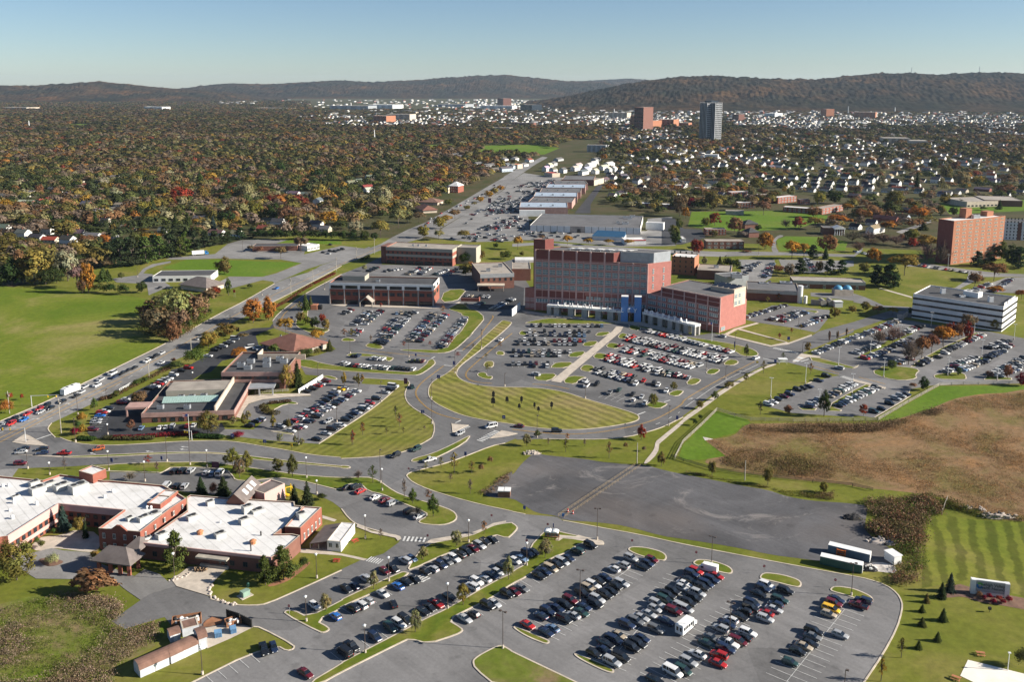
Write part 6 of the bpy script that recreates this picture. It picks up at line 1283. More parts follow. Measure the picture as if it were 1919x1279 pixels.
facade(root, qw[0], qw[1], [(zw*.25, zw*.35), (zw*.43, zw*.53), (zw*.60, zw*.70)], 7, .80, 'h', .0, 1.0, .04)
facade(root, qw[1], qw[1]+nw*dpw*.5, [(.8, 3.0)], 1, .6, 'h', .05, .55, .3)
C0 = P('E4', 375, 932); C1 = P('E4', 1182, 1004); C2 = P('E4', 1402, 1012); C3 = P('E5', 128, 1165)
zc = zt('E4', 380, 932, 822)
def colonnade(a, b, ws):
	mb = MB(); dd = (b-a).normalized(); m = Vector((-dd.y, dd.x, 0)); Lc = (b-a).length
	mb.obox((a.x, a.y), (dd.x, dd.y), (m.x, m.y), Lc, 5.0, zc-1.2, zc)
	c_ = wpart(mb, 'colonnade', 'white_paint', root)
	for t, w in ws:
		for off in (.15, 3.8): pier = MB(); p = a+dd*(Lc*t)+m*off; pier.obox((p.x, p.y), (dd.x, dd.y), (m.x, m.y), w, 1.1, 0, zc-1.2); wpart(pier, 'pier', 'pier_stone', root)
	return dd, m, Lc, c_
dd, m, Lc, c_ = colonnade(C0, C1, [(.0, 2.6), (.095, 3.4), (.29, 3.4), (.475, 3.4), (.66, 3.4), (.82, 3.6), (.96, 2.0)])
rz = math.atan2(dd.y, dd.x); loc = Vector(root.location)
def letters(word, a, b, z, parent):
	for i, ch in enumerate(word):
		p = a+(b-a)*(i/max(1, len(word)-1)); e = (b-a).normalized(); mm = Vector((-e.y, e.x, 0))
		text(ch, 3.4, Vector((p.x, p.y, z))-mm*.4-loc, math.atan2(e.y, e.x), parent, 'white_letters', .3)
def on(px_, a, b):
	g = P('E4', px_, 900); # point along a-b with the same image column
	u = full('E4', px_, 900)[0]
	lo, hi = -.2, 1.3
	for _ in range(40):
		mid = (lo+hi)/2; w = a+(b-a)*mid
		if proj((w.x, w.y, zc))[0] < u: lo = mid
		else: hi = mid
	return a+(b-a)*lo
letters('LEHIGH', on(505, C0, C1), on(855, C0, C1), zc+.05, root)
L2a, L2b = on(970, C0, C1), on(1110, C0, C1); letters('VAL', L2a, L2b, zc+.05, root)
gA, gB = C1-(C2-C1)*0.0, C2; gd = (gB-gA).normalized(); gm = Vector((-gd.y, gd.x, 0)); gL = (gB-gA).length; zg = zt('E4', 1185, 1002, 728)
gA = gA-gm*.8
mb = MB(); mb.obox((gA.x, gA.y), (gd.x, gd.y), (gm.x, gm.y), gL*.345, 4.5, 0, zg, 0, 1); p = gA+gd*gL*.655; mb.obox((p.x, p.y), (gd.x, gd.y), (gm.x, gm.y), gL*.345, 4.5, 0, zg, 0, 1)
p = gA+gd*gL*.345; zx0 = zt('E4', 1290, 1006, 905); mb.obox((p.x, p.y), (gd.x, gd.y), (gm.x, gm.y), gL*.31, 4.3, zx0, zt('E4', 1290, 1006, 850), 0, 1)
wpart(mb, 'entrance_gate', ['portal_blue', 'white_paint'], root)
letters('LEY', gA+gd*gL*.06-gm*.25, gA+gd*gL*.70-gm*.25, zc-.3, root)
dd, m, Lc, c_ = colonnade(C2+(C3-C2)*.02, C3, [(.0, 1.6), (.115, 3.4), (.30, 3.4), (.49, 3.4), (.64, 3.0), (.79, 3.0), (.94, 2.2)])
letters('HOSPITAL', C2+(C3-C2)*.10, C2+(C3-C2)*.86, zc+.05, root)
mb = MB(); p = C1+(C2-C1)*.3+n*4; mb.obox((p.x, p.y), (d.x, d.y), (n.x, n.y), 6, 10, 0, zc); wpart(mb, 'lobby', 'glass_dark', root)
def fb(name, label, cat, c, a, b, depth, htop, wall, roof, par=.5, z=None):
	"""building from two front foot points (crop px); height by the top row at the left foot"""
	A = P(c, *a); B = P(c, *b); z = z or zt(c, a[0], a[1], htop)-par; return bld(name, label, cat, A, B, None, depth, z, wall, roof, par)
r, q, w, _ = fb('ward_block', 'tan brick five-storey block with white roof behind the hospital', 'building', 'E5', (-128, 485), (120, 505), 16, 290, 'brick_orange', 'roof_white'); facade(r, q[0], q[1], [(2+3.6*i, 3.6+3.6*i) for i in range(5)], 4, .25, 'd')
r, q, w, _ = fb('plant_building', 'low brick plant building with grey roof machinery east of the hospital', 'building', 'E5', (690, 770), (1260, 800), 26, 650, 'brick_brown', 'roof_grey')
band(r, q[0], q[1], zt('E5', 690, 770, 690), zt('E5', 690, 770, 652), .1, 'metal_grey')
for x, y, s, h in ((880, 620, 6, 5), (1120, 620, 8, 6), (1010, 640, 3, 3), (940, 600, 2, 5), (1210, 640, 3, 2.5), (1330, 640, 3, 3), (800, 630, 4, 2)): hvac(r, P('E5', x, y, 5), s, s*.7, h*.55, rad(-10), 4.6)
r, q, w, _ = fb('low_block', 'low brick block with tan roof in the angle behind the hospital', 'building', 'E5', (150, 540), (520, 560), 24, 440, 'brick_brown', 'roof_tan'); hvac(r, P('E5', 360, 440, 5), 3, 3, 2, 0, zt('E5', 150, 540, 440)-.5)
r, q, w, _ = fb('cooling_plant', 'grey metal clad plant room with roof machinery beside the tan-topped wing', 'building', 'E5', (455, 640), (710, 620), 14, 520, 'metal_grey', 'roof_grey'); hvac(r, P('E5', 580, 520, 8), 7, 5, 3, 0, zt('E5', 455, 640, 520)-.5)
A, B = P('E5', 1195, 640), P('E6', 130, 665); r, q, w, _ = bld('service_shed', 'long brown service shed with pale metal fascia and tan roof', 'building', A, B, None, 15, 5.2, 'brick_brown', 'roof_tan', .3); band(r, q[0], q[1], 3.2, 5.6, .15, 'metal_grey')
facade(r, q[0], q[1], [(.2, 2.8)], 4, .16, 'w', .1, 1)
for x in (1685, 1785):
	p = P('E5', x, 715); t = thing('storage_tank', '%s blue-domed concrete tank in the service yard' % ('left' if x < 1700 else 'right'), 'tank', p); mb = MB(); mb.box(-3.2, 3.2, -3, 3, 0, 4.2); mb.build('base', 'concrete', t)
	mb = MB()
	for i in range(6):
		a0, a1 = math.pi/2*i/6, math.pi/2*(i+1)/6; mb.cyl((0, 0), 3*math.cos(a0), max(.01, 3*math.cos(a1)), 4.2+2.6*math.sin(a0), 4.2+2.6*math.sin(a1), 16, 0, False)
	M('dome_blue', (.08, .27, .42), .5, .06, .5); mb.build('dome', 'dome_blue', t)
for x in (1525, 1610):
	p = P('E5', x, 835); t = thing('round_tank', '%s dark horizontal tank by the yard fence' % ('left' if x < 1600 else 'right'), 'tank', p); mb = MB(); mb.tube((0, -1, 2.2), (0, 5, 2.2), 2.0, 2.0, 14); mb.quad([(2*math.cos(6.283*i/14), -1, 2.2+2*math.sin(6.283*i/14)) for i in range(14)]); mb.build('tank', 'weathered_wood', t); mb = MB(); mb.box(-1.4, 1.4, 0, 1, 0, .8); mb.box(-1.4, 1.4, 3, 4, 0, .8); mb.build('cradle', 'concrete', t)
p = P('E5', 1685, 845); t = thing('white_shed', 'small white slatted shed beside the dark tanks', 'shed', p); mb = MB(); mb.box(-2.5, 2.5, -2, 2, 0, 3.6); mb.box(-2.7, 2.7, -2.2, 2.2, 3.6, 3.85); mb.build('wall', 'white_paint', t)
p = P('E5', 1270, 800); t = thing('white_silo', 'tall white cylindrical silo at the end of the plant building', 'silo', p); mb = MB(); mb.cyl((0, 0), 1.7, 1.7, 0, 11.5, 14); mb.cyl((3, -2), 1.2, 1.2, 0, 5, 12); mb.build('shell', 'white_paint', t)
A, B = P('E3', 1512, 655), P('E3', 1880, 640); r, q, w, _ = bld('laboratory_block', 'two-storey brick block with flat tan roof and deep canopy left of the hospital', 'building', A, B, None, 42, zt('E3', 1512, 655, 490)-.5, 'brick_brown', 'roof_tan', .5); zq = zt('E3', 1512, 655, 490)
band(r, q[0], q[1], zq-2.8, zq, .2, 'metal_grey'); facade(r, q[0], q[1], [(zq-5.2, zq-3.2)], 6, .35, 'd'); 
mb = MB(); p = q[0]-Vector((2, 6, 0)); mb.obox((p.x, p.y), (1, -.05), (0, 1), 19, 7, 3.6, 4.3); [mb.box(p.x+k, p.x+k+.5, p.y+.3, p.y+.8, 0, 3.6) for k in (.5, 9, 18)]; wpart(mb, 'canopy', 'cream', r)
for x, y in ((1730, 400), (1600, 450)): hvac(r, P('E3', x, y, zq), 3, 3, 1.8, 0, zq-.5)
r, q, w, _ = fb('annex', 'flat white-roofed annex touching the hospital stair tower', 'building', 'E4', (0, 560), (200, 560), 40, 430, 'brick_brown', 'roof_tan'); mb = MB(); p = q[3]-Vector((-2, 14, 0)); mb.box(p.x, p.x+24, p.y, p.y+12, zt('E4', 0, 560, 430)-.45, zt('E4', 0, 560, 430)+1.5); wpart(mb, 'white_roof', 'roof_white', r)
A, B, C_ = P('E2', 1735, 812), P('E3', 1000, 838), None
zb = zt('E3', 1003, 838, 606); S_ = P('E3', 1115, 528, zb); S_.z = 0; rr = rect(A, B, S_)
r, q, w, _ = bld('office_block', 'three-storey brick office block with white top floor and dark roof', 'office building', A, B, S_, None, zb-.6, 'brick', 'roof_dark', .7)
band(r, q[0], q[1], zb*.72, zb+.15, .12, 'white_paint', 'white_storey'); band(r, q[1], q[2], zb*.72, zb+.15, .12, 'white_paint', 'white_storey')
h = zb
facade(r, q[0], q[1], [(h*.74, h*.89)], 7, .82, 'b', off=.14); facade(r, q[0], q[1], [(h*.42, h*.58)], 14, .7, 'd', off=.04); facade(r, q[0], q[1], [(.3, h*.2)], 7, .8, 'b', off=.04)
facade(r, q[1], q[2], [(h*.76, h*.90)], 2, .5, 'b', .05, .85, .14); facade(r, q[1], q[2], [(h*.42, h*.60)], 2, .6, 'd', .05, .9, .04)
mb = MB(); dq = (q[1]-q[0]).normalized(); nq = Vector((dq.y, -dq.x, 0))
for i in range(8): p = q[0]+dq*((q[1]-q[0]).length*i/7-.4)+nq*.5; mb.obox((p.x, p.y), (dq.x, dq.y), (-nq.x, -nq.y), .8, .5, 0, h*.26)
for i in range(8): p = q[0]+dq*((q[1]-q[0]).length*i/7-.3)+nq*.25; mb.obox((p.x, p.y), (dq.x, dq.y), (-nq.x, -nq.y), .6, .3, h*.26, h*.72)
wpart(mb, 'column', 'pier_stone', r)
gx = q[0]+dq*((q[1]-q[0]).length*.375); mb = MB()
for s in (-1, 1): mb.tube(gx+dq*4*s+nq*6+Vector((0, 0, 3)), gx+nq*6+Vector((0, 0, 6.5)), .3, .3, 4); mb.tube(gx+dq*4*s+nq*6, gx+dq*4*s+nq*6+Vector((0, 0, 3)), .45, .45, 5)
a_, b_, c_2 = gx+dq*4.5, gx-dq*4.5, gx
for s, e in ((1, a_), (-1, b_)):
	qd = [e+Vector((0, 0, 3)), e+nq*6+Vector((0, 0, 3)), c_2+nq*6+Vector((0, 0, 6.6)), c_2+Vector((0, 0, 6.6))]; mb.quad(qd if s > 0 else qd[::-1])
wpart(mb, 'porch', 'roof_tan', r)
mb = MB(); p = q[0]+dq*6-nq*10; mb.obox((p.x, p.y), (dq.x, dq.y), (-nq.x, -nq.y), 15, 11, zb-.6, zb+2.6, 0, 1); wpart(mb, 'penthouse', ['tan_panel', 'roof_grey'], r); hvac(r, q[0]+dq*30-nq*9, 2.5, 2, 1.2, 0, zb-.6)
A, B = P('E3', 488, 372), P('E3', 1210, 405); zb = zt('E3', 490, 372, 190); S_ = P('E3', 1240, 165, zb); S_.z = 0
r, q, w, _ = bld('medical_office', 'three-storey beige and brick banded office block at the avenue', 'office building', A, B, None, 24, zb-.5, 'brick', 'roof_tan', .5)
for a_, b_ in ((q[0], q[1]), (q[1], q[2])):
	band(r, a_, b_, zb*.80, zb+.05, .14, 'tan_panel'); band(r, a_, b_, zb*.46, zb*.60, .14, 'tan_panel')
facade(r, q[0], q[1], [(zb*.63, zb*.75), (zb*.32, zb*.43)], 14, .4, 'd', off=.05); facade(r, q[0], q[1], [(.3, zb*.22)], 7, .85, 'b', off=.05)
dq = (q[1]-q[0]).normalized(); nq = Vector((-dq.y, dq.x, 0)); mb = MB(); p = q[0]-dq*5+nq*2; mb.obox((p.x, p.y), (dq.x, dq.y), (nq.x, nq.y), 5, 16, 0, zb); wpart(mb, 'stair_block', 'brick_brown', r)
qq = [q[1]+nq*12, q[1]+nq*12+dq*16, q[1]+nq*26+dq*16, q[1]+nq*26]; body(r, qq, 0, zb-.6, 'tan_panel', 'roof_tan', .5, 'rear_wing', 'rear_roof')
for t in (.35, .43, .55): hvac(r, q[0]+dq*((q[1]-q[0]).length*t)+nq*10, 1.6, 1.2, 1.4, 0, zb-.5)
B, S_ = P('E6', 1612, 1120), P('E6', 1808, 1010); zb = zt('E6', 1620, 1120, 842); A = P('E6', 655, 702, zb); A.z = 0
q0 = rect(A, B, S_); r, q, w, _ = bld('striped_office', 'white four-storey office block with black ribbon windows and dark flat roof', 'office building', A, B, S_, None, zb-.5, 'white_paint', 'roof_dark', .6)
rows = [(zb*(k-.035), zb*(k+.045)) for k in (.09, .335, .575, .815)]
for a_, b_, nn_ in ((q[0], q[1], 5), (q[1], q[2], 3)): facade(r, a_, b_, rows, nn_, 1.0, 'b', off=.04)
hvac(r, P('E6', 1300, 720, zb), 9, 6, 3, rad(-50), zb-.5, mat='white_paint'); hvac(r, P('E6', 975, 690, zb), 2.4, 2.4, 3, 0, zb-.5, mat='white_paint'); hvac(r, P('E6', 1495, 780, zb), 2.4, 2.4, 3, 0, zb-.5, mat='white_paint'); hvac(r, P('E6', 1190, 730, zb), 3, 2, 1, 0, zb-.5, mat='white_paint')
mb = MB(); dq = (q[2]-q[1]).normalized(); p = q[1]; nq = Vector((-dq.y, dq.x, 0))
for i in range(16): o_ = p+dq*(3+i*1.6)+nq*.4; mb.obox((o_.x, o_.y), (dq.x, dq.y), (nq.x, nq.y), 1.2, .25, zb+.1, zb+1.4) if i not in (4, 9) else None
wpart(mb, 'roof_sign_blocks', 'white_paint', r)  # blank white blocks standing in for the unreadable roof sign lettering
Bm = P('K', 232, 722); zb = zt('K', 260, 722, 120); R_ = P('K', 1003, 48, zb); R_.z = 0; Lf = P('K', 105, 92, zb); Lf.z = 0
dq = (R_-Bm).normalized(); nq = Vector((-dq.y, dq.x, 0)); dpt = max(14, (Lf-Bm).dot(nq)); q = [Bm, R_, R_+nq*dpt, Bm+nq*dpt]; c = sum(q, Vector())/4; c.z = 0
r = thing('apartment_tower', 'tall orange brick apartment tower with rows of small windows', 'apartment tower', c); body(r, q, 0, zb, 'brick_orange', 'roof_white', .8)
mb = MB(); p = q[3]-nq*.2; mb.obox((q[0].x-dq.x*.15, q[0].y-dq.y*.15), (dq.x, dq.y), (nq.x, nq.y), .14, dpt, 0, zb+.7); wpart(mb, 'side_wall', 'brick_panel', r)
facade(r, q[0], q[1], [(zb*(i+.35)/12, zb*(i+.85)/12) for i in range(12)], 8, .5, 'p', .02, 1.0)
for t, w_, h_ in ((.38, 7, 8), (.8, 8, 4)): p = q[0]+dq*((R_-Bm).length*t)+nq*dpt*.55; mb = MB(); mb.obox((p.x, p.y), (dq.x, dq.y), (nq.x, nq.y), w_, 6, zb, zb+h_); wpart(mb, 'lift_house', 'brick_orange', r)
hvac(r, q[0]+dq*((R_-Bm).length*.52)+nq*5, 5, 4, 3, 0, zb, mat='white_paint')
A, B = P('K', 985, 370), P('K', 1330, 380); r, q, w, _ = bld('apartment_block', 'white and brown apartment block right of the brick tower', 'apartment block', A, B, None, 20, zt('K', 985, 370, 125), 'white_paint', 'roof_dark', .5)
facade(r, q[0], q[1], [(3*i+1, 3*i+2.6) for i in range(7)], 7, .35, 'd'); band(r, q[0]+(q[1]-q[0])*.5, q[0]+(q[1]-q[0])*.66, 0, zt('K', 985, 370, 125), .15, 'brick_brown', 'brown_bay'); band(r, q[0]+(q[1]-q[0])*.82, q[1], 0, zt('K', 985, 370, 125), .15, 'brick_brown', 'brown_bay')
c = ground(1330, 266); zb = zt('F', 1330, 268, 193); r = thing('corporate_tower', 'dark high-rise tower with white vertical fins rising over the trees', 'tower', (c.x, c.y, 0)); th = rad(34)
a0, a1 = 11.5, 25.5; cross = [(-a0, -a1), (a0, -a1), (a0, -a0), (a1, -a0), (a1, a0), (a0, a0), (a0, a1), (-a0, a1), (-a0, a0), (-a1, a0), (-a1, -a0), (-a0, -a0)]
rot = lambda p: (p[0]*math.cos(th)-p[1]*math.sin(th), p[0]*math.sin(th)+p[1]*math.cos(th))
cr = [rot(p) for p in cross]; mb = MB(); mb.prism(cr, 0, zb); mb.build('shaft', 'tower_dark', r); mb = MB(); mb.prism([rot(p) for p in ((-a0, -a0), (a0, -a0), (a0, a0), (-a0, a0))], zb, zb+5); mb.build('penthouse', 'tower_dark', r)
mb = MB()
for i in range(12):
	p0, p1 = Vector(cr[i]), Vector(cr[(i+1) % 12]); dl = (p1-p0); k = 5 if dl.length > 20 else 3; nn = Vector((dl.y, -dl.x)).normalized(); dn = dl.normalized()
	for j in range(k+1):
		o_ = p0+dl*(j/k)-dn*.45; mb.obox((o_.x, o_.y), (dn.x, dn.y), (nn.x, nn.y), .9, .9, 0, zb+1)
mb.build('fins', 'tower_fin', r)
mb = MB()
for i in range(12):
	p0, p1 = Vector(cr[i]), Vector(cr[(i+1) % 12]); dl = p1-p0; nn = Vector((dl.y, -dl.x)).normalized(); dn = dl.normalized()
	if nn.x > 0.2:  # pale bands on the sun-facing sides only: sunlight put into their colour
		for zz in range(4, int(zb), 5): mb.obox((p0.x, p0.y), (dn.x, dn.y), (nn.x, nn.y), dl.length, .3, zz, zz+1.6)
mb.build('sunlit_bands', 'metal_grey', r)
FARB = [(1188, 245, 1205, 201, 60, 'brick_brown', 'dark brick high-rise flats beyond the woods'), (1181, 240, 1201, 217, 60, 'brick_orange', 'left pink brick slab of the college blocks'), (1205, 241, 1222, 226, 60, 'brick_orange', 'low pink brick middle of the college blocks'), (1234, 240, 1262, 224, 60, 'brick_orange', 'right pink brick slab of the college blocks'),
		(975, 208, 997, 196, 80, 'tower_dark', 'blue-grey glass slab at the edge of the far town'), (932, 199, 943, 184, 60, 'brick_brown', 'dark brown tower by the far steelworks'), (1140, 222, 1175, 211, 50, 'cream', 'cream civic building with a spire in the far town'), (1538, 219, 1548, 204, 40, 'brick_orange', 'tan tower block in the right of the far town'), (1600, 222, 1640, 210, 60, 'brick_orange', 'cluster of tan institutional blocks in the far town'),
		(700, 229, 724, 217, 60, 'brick_orange', 'windowless tan block in the middle distance'), (724, 226, 768, 214, 60, 'cream', 'cream factory block right of the windowless tan block'), (1655, 270, 1705, 259, 50, 'cream', 'long cream school among the right hand trees'), (1705, 275, 1738, 264, 50, 'cream', 'cream school hall at the end of the long school'), (1432, 219, 1452, 212, 60, 'white_paint', 'white flat-topped hall below the right hill'),
		(618, 205, 690, 198, 120, 'metal_grey', 'long pale blue shed in the far valley'), (690, 203, 736, 196, 120, 'white_paint', 'long white warehouse in the far valley'), (900, 205, 960, 198, 80, 'white_paint', 'white and red store in the far valley'), (820, 200, 872, 195, 120, 'metal_grey', 'dark steel mill hall in the far valley'), (5, 206, 50, 201, 90, 'cream', 'pale flat factory on the far left'), (270, 207, 304, 200, 60, 'white_paint', 'white school below the left hill'), (1262, 238, 1290, 230, 40, 'brick_orange', 'small orange brick block left of the dark tower'), (1372, 226, 1384, 214, 30, 'brick_brown', 'brown block right of the dark tower'), (1320, 300, 1345, 290, 18, 'white_paint', 'white flat-roofed hall below the dark tower'), (1255, 284, 1285, 278, 16, 'brick_orange', 'orange brick school left of the dark tower'), (480, 206, 540, 202, 90, 'cream', 'long cream warehouse right of the left hill'), (1100, 285, 1135, 272, 20, 'metal_grey', 'grey shed on the far avenue'), (920, 246, 955, 239, 30, 'cream', 'flat cream hall beyond the green fields'), (960, 240, 1000, 230, 30, 'brick_brown', 'brown school beyond the green fields')]
for u0, vb, u1, vt, dp_, wall, lab in FARB:
	A = ground(u0, vb); B = ground(u1, vb+.6); z = zt('F', u0, vb, vt); r, q, w, _ = bld('far_building', lab, 'building', A, B, None, dp_, z, wall, 'roof_tan' if wall != 'white_paint' else 'roof_white', .4)
	if z > 14: facade(r, q[0], q[1], [(z*(i+.3)/6, z*(i+.7)/6) for i in range(6)], 4, .6, 'o')
for u, vb, vt, lab in ((658, 205, 192, 'white smokestack by the long pale shed'), (702, 263, 243, 'white monopole mast in the middle woods'), (1151, 212, 204, 'white church spire in the far town'), (1589, 214, 199, 'dark church spire below the right hill'), (1640, 207, 196, 'grey spire at the foot of the right hill'), (1677, 210, 201, 'pale spire right of the grey one'), (55, 240, 226, 'white mast in the far left woods')):
	p = ground(u, vb); z = zt('F', u, vb, vt); k = p.y/1600; mb = MB(); mb.cyl((0, 0), 1.1*k, .5*k, 0, z, 8); o_ = mb.build('mast', 'white_paint' if 'white' in lab or 'pale' in lab else 'metal_grey', None, p); tag(o_, lab, 'mast')
A, B = P('G2', 318, 864), P('G2', 1557, 898); zb = zt('G2', 318, 864, 792); bk = P('G2', 470, 664, zb); bk.z = 0; dq = (B-A).normalized(); nq = Vector((-dq.y, dq.x, 0)); dpt = (bk-A).dot(nq)
r, q, w, _ = bld('department_store', 'long white department store with grey roof at the front of the mall', 'store', A, B, None, dpt, zb-.4, 'white_paint', 'roof_grey', .4)
mb = MB(); Ls = (q[1]-q[0]).length
for i in range(17):
	o_ = q[0]+dq*(Ls*i/16.0)-nq*.15; mb.obox((o_.x, o_.y), (dq.x, dq.y), (nq.x, nq.y), .35, .2, 0, zb)
wpart(mb, 'mullions', 'dark_metal', r); mb = MB(); o_ = q[0]+dq*Ls*.37-nq*.4; mb.obox((o_.x, o_.y), (dq.x, dq.y), (nq.x, nq.y), Ls*.13, .5, 0, zb+.2); wpart(mb, 'stone_entrance', 'stone', r); mb = MB(); o_ = q[0]+dq*Ls*.435-nq*.7; mb.obox((o_.x, o_.y), (dq.x, dq.y), (nq.x, nq.y), Ls*.03, .5, 0, zb*.6); wpart(mb, 'door', 'glass_dark', r)
for x, y, s in ((1470, 700, 5), (1390, 780, 6), (1440, 720, 4), (1390, 710, 4), (1310, 770, 3)): hvac(r, P('G2', x, y, zb), s, s*.7, 2, 0, zb-.4)
steps = [('200,665', '745,668', 590), ('300,600', '790,610', 530), ('360,540', '850,545', 490), ('430,490', '890,495', 440), ('500,440', '940,445', 400), ('600,400', '970,400', 350)]
root = thing('mall', 'long shopping mall of stepped flat roofs behind the department store', 'shopping centre', P('G2', 500, 560)); M('roof_blue', (.34, .41, .49), .7, .12, .3, big=.2)
for i, (a_, b_, _) in enumerate(steps):
	A = P('G2', *map(float, a_.split(','))); B = P('G2', *map(float, b_.split(','))); zz = 7.0+i*.25
	dpt = 46
	body(root, rect(A, B, None, dpt), 0, zz, 'pink_brick', 'roof_blue' if i % 2 == 0 else 'roof_grey', .5, 'hall', 'roof')
	for t in (.2, .45, .7): 
		p = A+(B-A)*t; hvac(root, Vector((p.x, p.y+14, 0)), 2.2, 2, 1.3, 0, zz)
mb = MB(); A = P('G2', 200, 690); B = P('G2', 480, 700); mb.obox((A.x, A.y-3), (1, 0), (0, 1), (B-A).length, 4, 0, 6.5); wpart(mb, 'front_hall', 'white_paint', root)
A, B = P('G2', 680, 345), P('G2', 1035, 350); r, q, w, _ = bld('far_store', 'brown brick store with white door panel at the far end of the mall', 'store', A, B, None, 60, 8, 'brick_brown', 'roof_grey', .5); mb = MB(); o_ = A+(B-A)*.38; mb.box(o_.x, o_.x+16, o_.y-.4, o_.y, 0, 7); wpart(mb, 'white_panel', 'white_paint', r)
r, q, w, _ = fb('tan_store', 'small tan store with battlemented top at the far end of the mall', 'store', 'G2', (1040, 350), (1150, 320), 30, 290, 'cream', 'roof_tan', .5)
M('store_blue', (.02, .08, .16), .6, .06, .3); A, B = P('G2', 1020, 958), P('G2', 1365, 975); r, q, w, _ = bld('drive_in_store', 'low white store with dark blue sloped roof and red band', 'store', A, B, None, 16, 3.6, 'white_paint', 'roof_grey', .3); mb = MB(); zz = 3.7; mb.quad([(q[0].x-1, q[0].y-1, zz), (q[1].x+1, q[1].y-1, zz), (q[2].x-1, q[2].y-5, 7.5), (q[3].x+1, q[3].y-5, 7.5)]); mb.quad([(q[0].x-1, q[0].y-1, zz), (q[3].x+1, q[3].y-5, 7.5), (q[3].x+1, q[3].y, 3.7)]); mb.quad([(q[1].x+1, q[1].y-1, zz), (q[2].x, q[2].y, 3.7), (q[2].x-1, q[2].y-5, 7.5)]); wpart(mb, 'blue_roof', 'store_blue', r)
A, B = P('E4', 1220, 168), P('E4', 1455, 165); r, q, w, _ = bld('small_store', 'white store with thin red band beside the dark blue roof', 'store', A, B, None, 14, 4, 'white_paint', 'roof_white', .3); band(r, q[0], q[1], 3.4, 4.4, .15, 'red_paint')
for nm, lab, c, a_, b_, d_, top, wl, rf in (('red_roof_diner', 'bright red roofed diner at the far end of the shopping lot', 'G2', (480, 240), (570, 255), 14, 195, 'cream', 'red_paint'), ('avenue_shop', 'orange-roofed shop on the far avenue', 'G2', (110, 155), (180, 160), 14, 105, 'cream', 'orange_paint'),
		('white_block', 'flat white single-storey block between field and avenue', 'E1', (1665, 578), (1665+635, 570), 20, 510, 'white_paint', 'roof_dark'), ('cafe', 'white pavilion with flat roof by the plum-coloured lot', 'E2', (1490, 240), (1620, 215), 12, 185, 'white_paint', 'roof_white'), ('roadhouse', 'low dark roadhouse beside the big grey-green tree', 'E2', (890, 240), (1380, 235), 14, 185, 'brick_brown', 'roof_dark'),
		('low_school', 'low cream school with flat roofs behind the brick tower', 'G4', (1310, 560), (1640, 550), 40, 500, 'cream', 'roof_tan'), ('school_hall', 'brown flat-roofed school hall right of the cream school', 'G4', (1500, 545), (1900, 555), 45, 480, 'brick_brown', 'roof_tan'), ('loading_trailers', 'white and red trailers at the back of the department store', 'G2', (1620, 840), (1815, 850), 8, 760, 'white_paint', 'roof_white')):
	r, q, w, _ = fb(nm, lab, 'building', c, a_, b_, d_, top, wl, rf, .3)
	if nm in ('white_block', 'low_school', 'cafe'): facade(r, q[0], q[1], [(.8, 2.6)], 8, .55, 'd')
def hip(name, label, A, B, depth, hw, hr, wall, roof, over=1.2, cat='building', posts=False):
	q = rect(A, B, None, depth); c = sum(q, Vector())/4; c.z = 0; root = thing(name, label, cat, c); d = (B-A).normalized(); n = Vector((-d.y, d.x, 0)); L = (B-A).length
	if not posts: mb = MB(); mb.prism([(p.x, p.y) for p in q], 0, hw); wpart(mb, 'wall', wall, root)
	e = [q[0]-d*over-n*over, q[1]+d*over-n*over, q[2]+d*over+n*over, q[3]-d*over+n*over]; inset = min(depth/2+over, L/2)
	r0, r1 = (q[0]+q[3])/2+d*(inset-over), (q[1]+q[2])/2-d*(inset-over); V = lambda p, z: (p.x, p.y, z); mb = MB()
	mb.quad([V(e[0], hw), V(e[1], hw), V(r1, hw+hr), V(r0, hw+hr)]); mb.quad([V(e[1], hw), V(e[2], hw), V(r1, hw+hr)]); mb.quad([V(e[2], hw), V(e[3], hw), V(r0, hw+hr), V(r1, hw+hr)]); mb.quad([V(e[3], hw), V(e[0], hw), V(r0, hw+hr)]); mb.prism([(p.x, p.y) for p in e], hw-.35, hw-.01, 0, 0, True)
	wpart(mb, 'roof', roof, root); return root, q
A, B = P('D2', 1000, 205), P('D2', 1345, 300); S_ = P('D2', 1610, 195); r, q = hip('hip_roof_clinic', 'tan brick clinic under a wide brown hip roof', A, B, 22, 3.6, 5, 'stone', 'shingle_brown'); facade(r, q[0], q[1], [(.6, 2.8)], 6, .3, 'd'); facade(r, q[1], q[2], [(.8, 2.6)], 3, .3, 'd')
for t in (.3, .5): hvac(r, q[0]+(q[1]-q[0])*t+Vector((3, 8, 0)), .8, .8, .6, 0, 6.4, 'roof_vent')
A, B = P('E2', 110, 650), P('E2', 390, 690); r, q = hip('gabled_bank', 'tan hip-roofed bank at the corner of the field', A, B, 16, 3.5, 5, 'cream', 'shingle_grey')
A, B = P('G1', 830, 620), P('G1', 920, 660); hip('red_tile_shop', 'small pinkish hip-roofed shop by the far avenue', A, B, 16, 3.5, 4, 'cream', 'shingle_brown'); A, B = P('G1', 800, 560), P('G1', 1080, 570); hip('brown_roof_restaurant', 'brown hip-roofed restaurant by the far avenue', A, B, 20, 3.5, 4, 'cream', 'shingle')
A, B = P('G1', 1205, 425), P('G1', 1310, 430); r, q = hip('brick_hall', 'brick hall with white pointed roof by the far avenue', A, B, 18, 9, 5, 'brick', 'roof_white', .6); facade(r, q[0], q[1], [(1, 3.2), (5, 7.2)], 5, .4, 'w')
